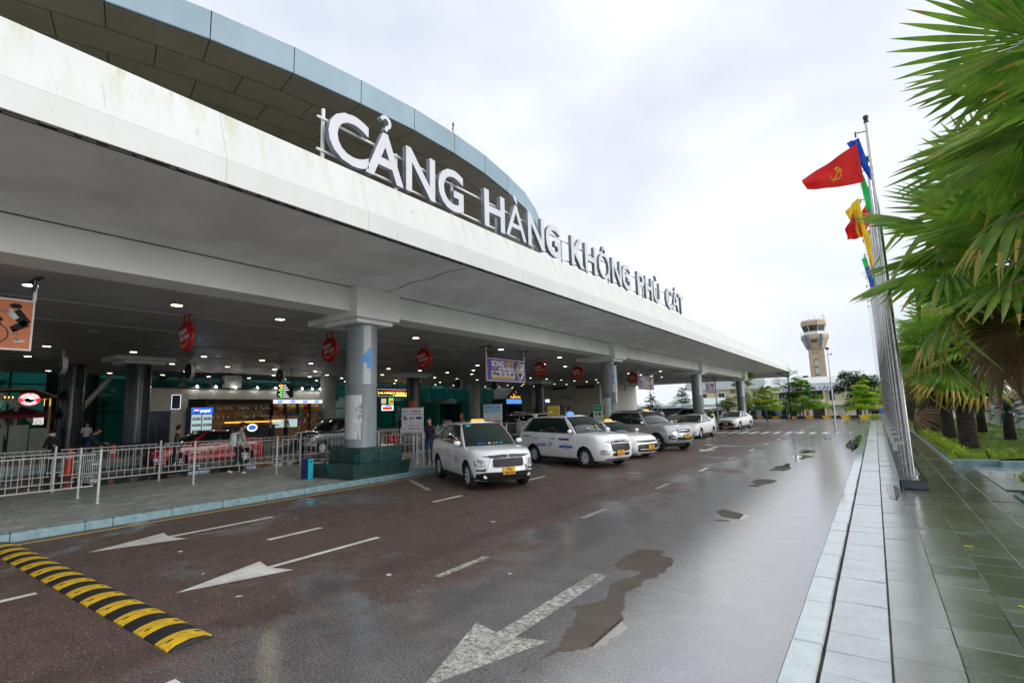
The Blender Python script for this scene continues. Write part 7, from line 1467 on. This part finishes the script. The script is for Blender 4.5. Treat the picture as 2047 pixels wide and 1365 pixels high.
# ------------------------------------------------------------------ office building with letters
of = thing('office_building', 'cream two storey office with a blue lettered white sign band, below the control tower', 'building', (-10, 122, -1.3))
def ob(nm, x0, x1, y0, y1, z0, z1, mat, bev=0, p=None): b = MB(); b.b2(x0, x1, y0, y1, z0, z1, bev=bev); return build(b, nm, mat, p or of, True)
ob('wall', -18.6, -10.3, 120.3, 132, -1.3, 5.5, 'bld_cream'); ob('wall', -7.9, 10, 120.3, 132, -1.3, 5.5, 'bld_cream'); ob('wall', -10.3, -7.9, 123.5, 132, -1.3, 5.5, 'tower_tan')
b = MB(); b.prism([(120.0, 5.4), (126, 7.3), (132.4, 5.4)], -19.1, 10.5, 'x'); build(b, 'roof', 'bld_roof', of, True)
ob('sign_band', -12.6, -2.0, 119.2, 120.28, 4.35, 5.85, 'white'); text('lettering', 'VĂN PHÒNG CẢNG', .62, of, (-5.9, 119.18, 4.5), (1, 0, 0), Z_, 'blue', bold=.02, wid=9.6, align='RIGHT', world=True); text('lettering', 'CẢNG HÀNG KHÔNG', .2, of, (-5.9, 119.18, 5.45), (1, 0, 0), Z_, 'grey', wid=5.0, align='RIGHT', world=True)
ob('slab', -18.8, 10, 119.2, 120.28, 1.35, 1.55, 'bld_roof'); ob('balcony_wall', -10.9, -8.0, 119.3, 119.5, 1.6, 2.55, 'bld_cream'); ob('slab', -18.8, -10.95, 119.3, 120.28, 4.15, 4.32, 'bld_roof')
for x in (-17.2, -10.7, -8.1, -4.6, .5, 4.5): ob('pillar', x-.2, x+.2, 119.5, 119.9, -1.3, 4.3, 'tower_cream')
for q in range(3): ob('slot', -9.9+.45*q, -9.75+.45*q, 119.28, 119.298, 2.0, 2.3, 'window_dark')
def window(p, x0, x1, y, z0, z1, shut=False):
    fr_ = ob('window', x0-.08, x1+.08, y-.06, y+.02, z0-.08, z1+.08, 'white', p=p)
    n = max(2, int((x1-x0)/.5))
    for q in range(n):
        w = (x1-x0)/n; b = MB(); b.b2(x0+q*w+.03, x0+(q+1)*w-.03, y-.09, y-.065, z0, z1); put('pane', b.mesh('pane', 'shutter' if shut else 'window_dark'), fr_)
for (x0, x1, z0, z1) in ((-17.9, -17.45, 2.6, 4.1), (-16.3, -15.2, 2.5, 4.0), (-13.8, -12.6, 2.5, 4.0), (-7.3, -6.4, 2.3, 4.1), (-3.6, -2.4, 2.4, 4.0), (-.5, .2, 2.4, 4), (2, 3.2, 2.4, 4)): window(of, x0, x1, 120.28, z0, z1)
for i, (x0, x1) in enumerate(((-18, -17.45), (-16.3, -15.35), (-14.3, -13.7), (-12.95, -12.5), (-6.2, -5.3), (-3.2, -2.2), (1, 2.4))): window(of, x0, x1, 120.28, -1.1, .68, i in (1, 4))
ob('entrance', -10.25, -8.2, 119.9, 120.28, -1.3, 1.3, 'interior_dark'); ob('cabinet', -11.5, -11.2, 119.4, 119.7, -.9, .3, 'red'); ob('planter', -7.6, -6.0, 119.35, 119.6, 1.6, 1.95, 'brick_mix'); ob('rail', -7.6, 4, 119.3, 119.34, 1.6, 2.2, 'bld_cream')
lw = thing('hall_building', 'long cream hall with a pale sheet roof behind the buses', 'building', (-28, 126, -1.3))
ob('wall', -35, -19.3, 124, 140, -1.3, 5.5, 'bld_cream', p=lw); b = MB(); b.prism([(-37, 5.6), (-19.2, 5.3), (-19.2, 7.4), (-36, 7.6)], 123.5, 141, 'y'); build(b, 'roof', 'bld_roof', lw, True)
for (x0, x1) in ((-37.6+1.0, -35.6), (-32.6, -31.8), (-29.2, -27.9), (-24.6, -23.2)): window(lw, max(x0, -34.8), max(x1, -34.8+.9), 123.98, 3.7, 4.6)
gs = thing('shed', 'low shed with a pale green sheet roof left of the third round column', 'shed', (-38, 106, -1.3))
ob('wall', -52, -26, 107, 112, -1.3, 1.6, 'mullion', p=gs); ob('fascia', -53, -25, 105.6, 105.9, 1.62, 2.1, 'shed_green', p=gs); b = MB(); b.prism([(105.5, 2.12), (111, 3.5), (112.5, 3.5), (112.5, 2.12)], -34.9, -25, 'x'); b.prism([(105.5, 2.12), (111, 2.4), (112.5, 2.3)], -53, -34.95, 'x'); build(b, 'roof', 'shed_green', gs, True); ob('number_board', -33.6, -32.7, 105.3, 105.5, 1.7, 2.25, 'white', p=gs); text('lettering', '22', .3, gs, (-33.15, 105.28, 1.82), (1, 0, 0), Z_, 'blue', world=True)
rb_ = thing('small_building', 'small pale building at the far right behind the blue sign', 'building', (3, 92, -1.3)); ob('wall', -1.0, 6, 91, 96, -1.3, .8, 'wall_grey', p=rb_); ob('roof', -1.4, 6.4, 90.6, 96.4, .82, 1.3, 'bld_roof', p=rb_); 
for q in range(3): ob('window', -.5+1.8*q, .6+1.8*q, 90.95, 90.99, -.6, .6, 'window_dark', p=rb_)
sb2 = thing('roadside_building', 'pale building with a grey roof edge behind the white wall on the right', 'building', (14, 40, -.1)); ob('wall', 9.5, 18, 30, 60, -.1, 2.9, 'wall_cream', p=sb2); ob('roof', 9.0, 18.5, 29.5, 60.5, 2.92, 3.3, 'wall_grey', p=sb2)
for q in range(6): ob('window', 9.44, 9.49, 31+4*q, 32.6+4*q, 1.2, 2.2, 'window_dark', p=sb2)
# ------------------------------------------------------------------ control tower
tw = thing('control_tower', 'tan airport control tower with flared head, blue stripes and glass cab', 'control tower', (-13.8, 190, -1.3))
def ring(prof, n, mat, nm, rot=0, M=None):
    b = MB(); b.lathe(prof, n=n, M=Matrix.Rotation(R(rot), 4, 'Z')); return build(b, nm, mat, tw)
ring([(2.85, 0), (2.85, 20.2)], 4, 'tower_tan', 'shaft', 45+10)
ring([(2.75, 20.2), (3.95, 23.4), (4.1, 23.42), (4.1, 24.6), (3.9, 24.7)], 8, 'tower_tan', 'flared_head', 22.5+10)
ring([(3.0, 24.7), (3.0, 25.7)], 8, 'white', 'cab_base', 22.5); ring([(3.0, 25.72), (3.55, 27.6)], 8, 'car_glass', 'cab_glass', 22.5); ring([(3.75, 27.62), (3.75, 28.9), (3.4, 29.4)], 8, 'tower_tan', 'cab_roof', 22.5)
b = MB()
for q in range(8): a = 2*math.pi*(q+.5)/8; b.tube((3.02*math.cos(a), 3.02*math.sin(a), 25.7), (3.58*math.cos(a), 3.58*math.sin(a), 27.65), .07, n=5)
build(b, 'mullion', 'white', tw)
b = MB()
for q in range(20): a = 2*math.pi*q/20; b.tube((3.85*math.cos(a), 3.85*math.sin(a), 24.7), (3.85*math.cos(a), 3.85*math.sin(a), 25.6), .03, n=4); b.tube((3.85*math.cos(a), 3.85*math.sin(a), 25.6), (3.85*math.cos(a+.314), 3.85*math.sin(a+.314), 25.6), .03, n=4)
build(b, 'rail', 'white', tw)
for (x0, x1) in ((-2.6, -1.9), (1.75, 2.45)):
    b = MB(); y0 = -2.05; b.add([(x0*.7, -2.75, 20.1), (x1*.7, -2.75, 20.1), (x1, -3.75, 23.4), (x0, -3.75, 23.4), (x1, -3.9, 24.6), (x0, -3.9, 24.6)], [(0, 1, 2, 3), (3, 2, 4, 5)]); build(b, 'blue_stripe', 'tower_blue', tw, fix=False)
b = MB(); b.add([(-1.7, -2.3, 20.2), (1.5, -2.3, 20.2), (-.1, -2.35, 18.4)], [(0, 1, 2)]); build(b, 'tapered_panel', 'brick_mix' if 0 else 'tower_tan', tw, fix=False)
for q in range(6):
    b = MB(); b.b2(-.55, .42, -2.3, -2.05, 2.2+2.45*q, 4.35+2.45*q); o = build(b, 'stair_window', 'shutter', tw); b = MB(); b.b2(-.6, .47, -2.34, -2.0, 4.38+2.45*q, 4.6+2.45*q); build(b, 'sill', 'mullion', tw)
b = MB(); b.b2(-.9, .9, -3.75, -3.5, 22.2, 22.9); build(b, 'louvre', 'mullion', tw)
b = MB()
for (x, y, h) in ((-1, 0, 1.2), (.4, .5, 1.8), (2.9, -1, 2.0), (3.2, 0, 1.2), (-3, .3, .7), (1.6, 0, .9)): b.tube((x, y, 29.4), (x, y, 29.4+h), .05, n=5)
build(b, 'aerial', 'dark_metal', tw)
wt_ = thing('water_tank', 'white water tank on the office roof left of the tower shaft', 'tank', (-12.5, 124.5, 6.6)); b = MB(); b.lathe([(.9, 0), (.95, .3), (.95, 1.0), (.2, 1.3)], n=16, M=Matrix.Diagonal((1.3, 1, 1, 1))); build(b, 'tank', 'white', wt_, smooth=40)
# ------------------------------------------------------------------ buses
def bus(x, y, z, rz, L, low, up, label):
    t = thing('bus', label, 'bus', (x, y, z), rz, 'buses parked beyond the canopy'); hw = 1.22
    b = MB(); b.b2(-L/2, L/2, -hw, hw, .35, 1.5, bev=.08); build(b, 'body', low, t); b = MB(); b.b2(-L/2, L/2, -hw, hw, 2.45, 3.0, bev=.15); build(b, 'roof', up, t); b = MB(); b.b2(-L/2+.05, L/2-.05, -hw+.04, hw-.04, 1.5, 2.45); build(b, 'glass', 'car_glass', t)
    b = MB(); n = int(L/1.1)
    for q in range(n+1):
        for s in (-1, 1): b.box((-L/2+.06+(L-.12)*q/n, s*(hw-.02), 1.97), (.12, .06, .96))
    build(b, 'window_post', up, t)
    for q in range(n):
        b = MB(); b.b2(-L/2+.2+(L-.12)*q/n, -L/2+.75+(L-.12)*q/n, -hw-.0, -hw+.035, 1.55, 2.4); build(b, 'curtain', 'shutter', t) if q % 2 else None
    for s in (-1, 1):
        b = MB(); b.b2(s*(L/2+.005)-.01, s*(L/2+.005)+.01, -hw+.1, hw-.1, 1.3, 2.6); build(b, 'windscreen', 'car_glass', t)
        for xw in (-L*.30, L*.32): b = MB(); b.tube((xw, s*(hw-.25), .48), (xw, s*(hw+.01), .48), .48, n=20); build(b, 'wheel', 'tyre', t)
    return t
bus(-19.3, 84, -1.3, R(4), 7.5, 'white', 'white', 'white bus between the last two round columns'); bus(-12.6, 80.5, -1.3, R(2), 5.2, 'skyblue', 'skyblue', 'blue bus right of the last round column'); bus(-41, 98, -1.3, R(2), 11, 'white', 'blue', 'long bus under the green roofed shed')
mbv, _k = make_car('parked_car', 'white van parked left of the third round column', 'car', MPV2, (-15.2, 52.0), R(160), 'paint_white', glass='car_glass_dark', group='vehicles beyond the taxis')
# ------------------------------------------------------------------ hills and far trees
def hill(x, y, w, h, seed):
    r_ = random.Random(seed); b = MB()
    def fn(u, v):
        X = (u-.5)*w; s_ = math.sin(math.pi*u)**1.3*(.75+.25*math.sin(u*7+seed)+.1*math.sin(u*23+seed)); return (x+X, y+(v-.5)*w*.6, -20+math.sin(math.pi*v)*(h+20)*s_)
    b.grid(fn, 40, 10); struct(b, 'hill', 'hill_haze', smooth=80)
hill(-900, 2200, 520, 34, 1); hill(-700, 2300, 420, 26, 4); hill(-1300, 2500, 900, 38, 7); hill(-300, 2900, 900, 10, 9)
ft = MB(); r_ = random.Random(9)
for q in range(60): leaf_cloud(ft, (-330+5.5*q+r_.uniform(-2, 2), 420+r_.uniform(-10, 10), -1+r_.uniform(1, 4.2)), 5, 34, 1.1, r_, .7)
build(ft, 'distant_trees', 'leaf_mid', kind='stuff', fix=False)
# trees beyond the street
GT2 = 'trees beyond the striped barrier'
tree(-7.75, 76.5, -.6, 6.1, 2.25, 'bright tiered tree left of the lamp post, before the office', 'tier', 1, ('leaf_bright', 'leaf_bright', 'leaf_mid'), GT2, .09, n=6000, size=.15, trunk_h=.36)
tree(-10.1, 64.5, -.1, 4.1, 1.7, 'bright tiered tree in front of the blue bus', 'tier', 2, ('leaf_bright', 'leaf_yellow'), GT2, .07, n=3600, size=.12, trunk_h=.42)
tree(-1.15, 76.0, -.4, 5.0, 1.7, 'bright tiered tree before the dark round tree', 'tier', 3, ('leaf_bright', 'leaf_bright', 'leaf_yellow'), GT2, .08, n=4200, size=.13, trunk_h=.36)
tree(-1.9, 88.0, -1.3, 8.2, 3.2, 'large dark round tree right of the office', 'round', 4, ('leaf_dark', 'leaf_dark', 'leaf_mid'), GT2, .28, n=7000, size=.2, trunk_h=.22)
tree(1.5, 82.0, -1.3, 5.6, 2.4, 'yellow green tree behind the farthest fan palms', 'round', 14, ('leaf_yellow', 'leaf_bright', 'leaf_mid'), GT2, .2, n=3400, size=.16, trunk_h=.3)
tree(-8.95, 74.5, -.4, 7.0, 1.6, 'nearly bare dark tree between canopy end and tower', 'bare', 5, ('leaf_mid',), GT2, .13, 'bark_dark', n=700, size=.10)
tree(-9.6, 84, -1.3, 4.9, 2.0, 'dark green tree behind the bare one', 'round', 6, ('leaf_dark', 'leaf_mid'), GT2, .14, n=2600, size=.14, trunk_h=.3)
tree(-13.6, 70, -.2, 5.9, 1.4, 'thin half bare tree with yellow leaves right of the last column', 'bare', 7, ('leaf_yellow',), GT2, .09, n=2600, size=.10)
tree(-12.9, 69, -.2, 3.9, 1.2, 'yellow green tree beside the last round column', 'round', 17, ('leaf_yellow', 'leaf_bright'), GT2, .08, n=1500, size=.11, trunk_h=.35)
tree(-18.1, 60, 0, 4.2, 1.1, 'slender young tree left of the third round column', 'tier', 8, ('leaf_mid', 'leaf_bright'), GT2, .05, n=1000, size=.10, trunk_h=.6)
tree(-14.2, 64, 0, 2.9, 1.3, 'small umbrella shaped tree between the last two columns', 'tier', 9, ('leaf_bright', 'leaf_mid'), GT2, .06, n=1500, size=.10, trunk_h=.6)
tree(-22.2, 61, 0, 3.6, 1.0, 'small young tree right of the second round column', 'tier', 10, ('leaf_mid', 'leaf_bright'), GT2, .05, n=900, size=.10, trunk_h=.5)
tree(-11.2, 44, .15, 1.45, .5, 'small bush with a thin stem in front of the third round column', 'round', 11, ('leaf_bright', 'leaf_mid'), 'bushes round the column bases', .04, n=1500, size=.055, trunk_h=.45)
shrub(-12.9, 47.4, .75, .8, .6, 'green planting on top of the third column pedestal', ('leaf_bright', 'leaf_mid'), 700, .06, 71, 'planting on the column pedestals'); shrub(-13.3, 28.6, 1.0, .6, .55, 'green planting on top of the second column pedestal', ('leaf_bright', 'leaf_yellow'), 600, .05, 72, 'planting on the column pedestals')
for i, (x, y) in enumerate(((-5.6, 95), (-3.6, 90), (-1.6, 90))):
    frond_cloud('garden_palm', (x, y, 1.0), 1.6, 30, ('small palm under the lamp post before the office', 'dark low palm left of the bright tiered tree', 'dark low palm right of the bright tiered tree')[i], 'leaf_mid' if i == 0 else 'leaf_dark', 40+i)
tree(13, 26, 0, 8.5, 3.4, 'dark tree behind the palms at the right edge', 'round', 21, ('leaf_dark', 'leaf_mid'), 'trees right of the lawn', .25, n=4500, size=.2, trunk_h=.35); tree(11.5, 36, 0, 8.0, 3.2, 'second dark tree behind the palms on the right', 'round', 22, ('leaf_mid', 'leaf_dark'), 'trees right of the lawn', .25, n=4000, size=.2, trunk_h=.35)
sp_ = thing('cctv_camera', 'small black camera hanging from the canopy edge by the second round column', 'camera', (-28.9, 69, 5.2)); b = MB(); b.tube((0, 0, -.5), (0, 0, -.004), .03, n=6); b.box((0, -.1, -.65), (.15, .4, .18), bev=.03); build(b, 'housing', 'black', sp_)
bpy.context.view_layer.update()
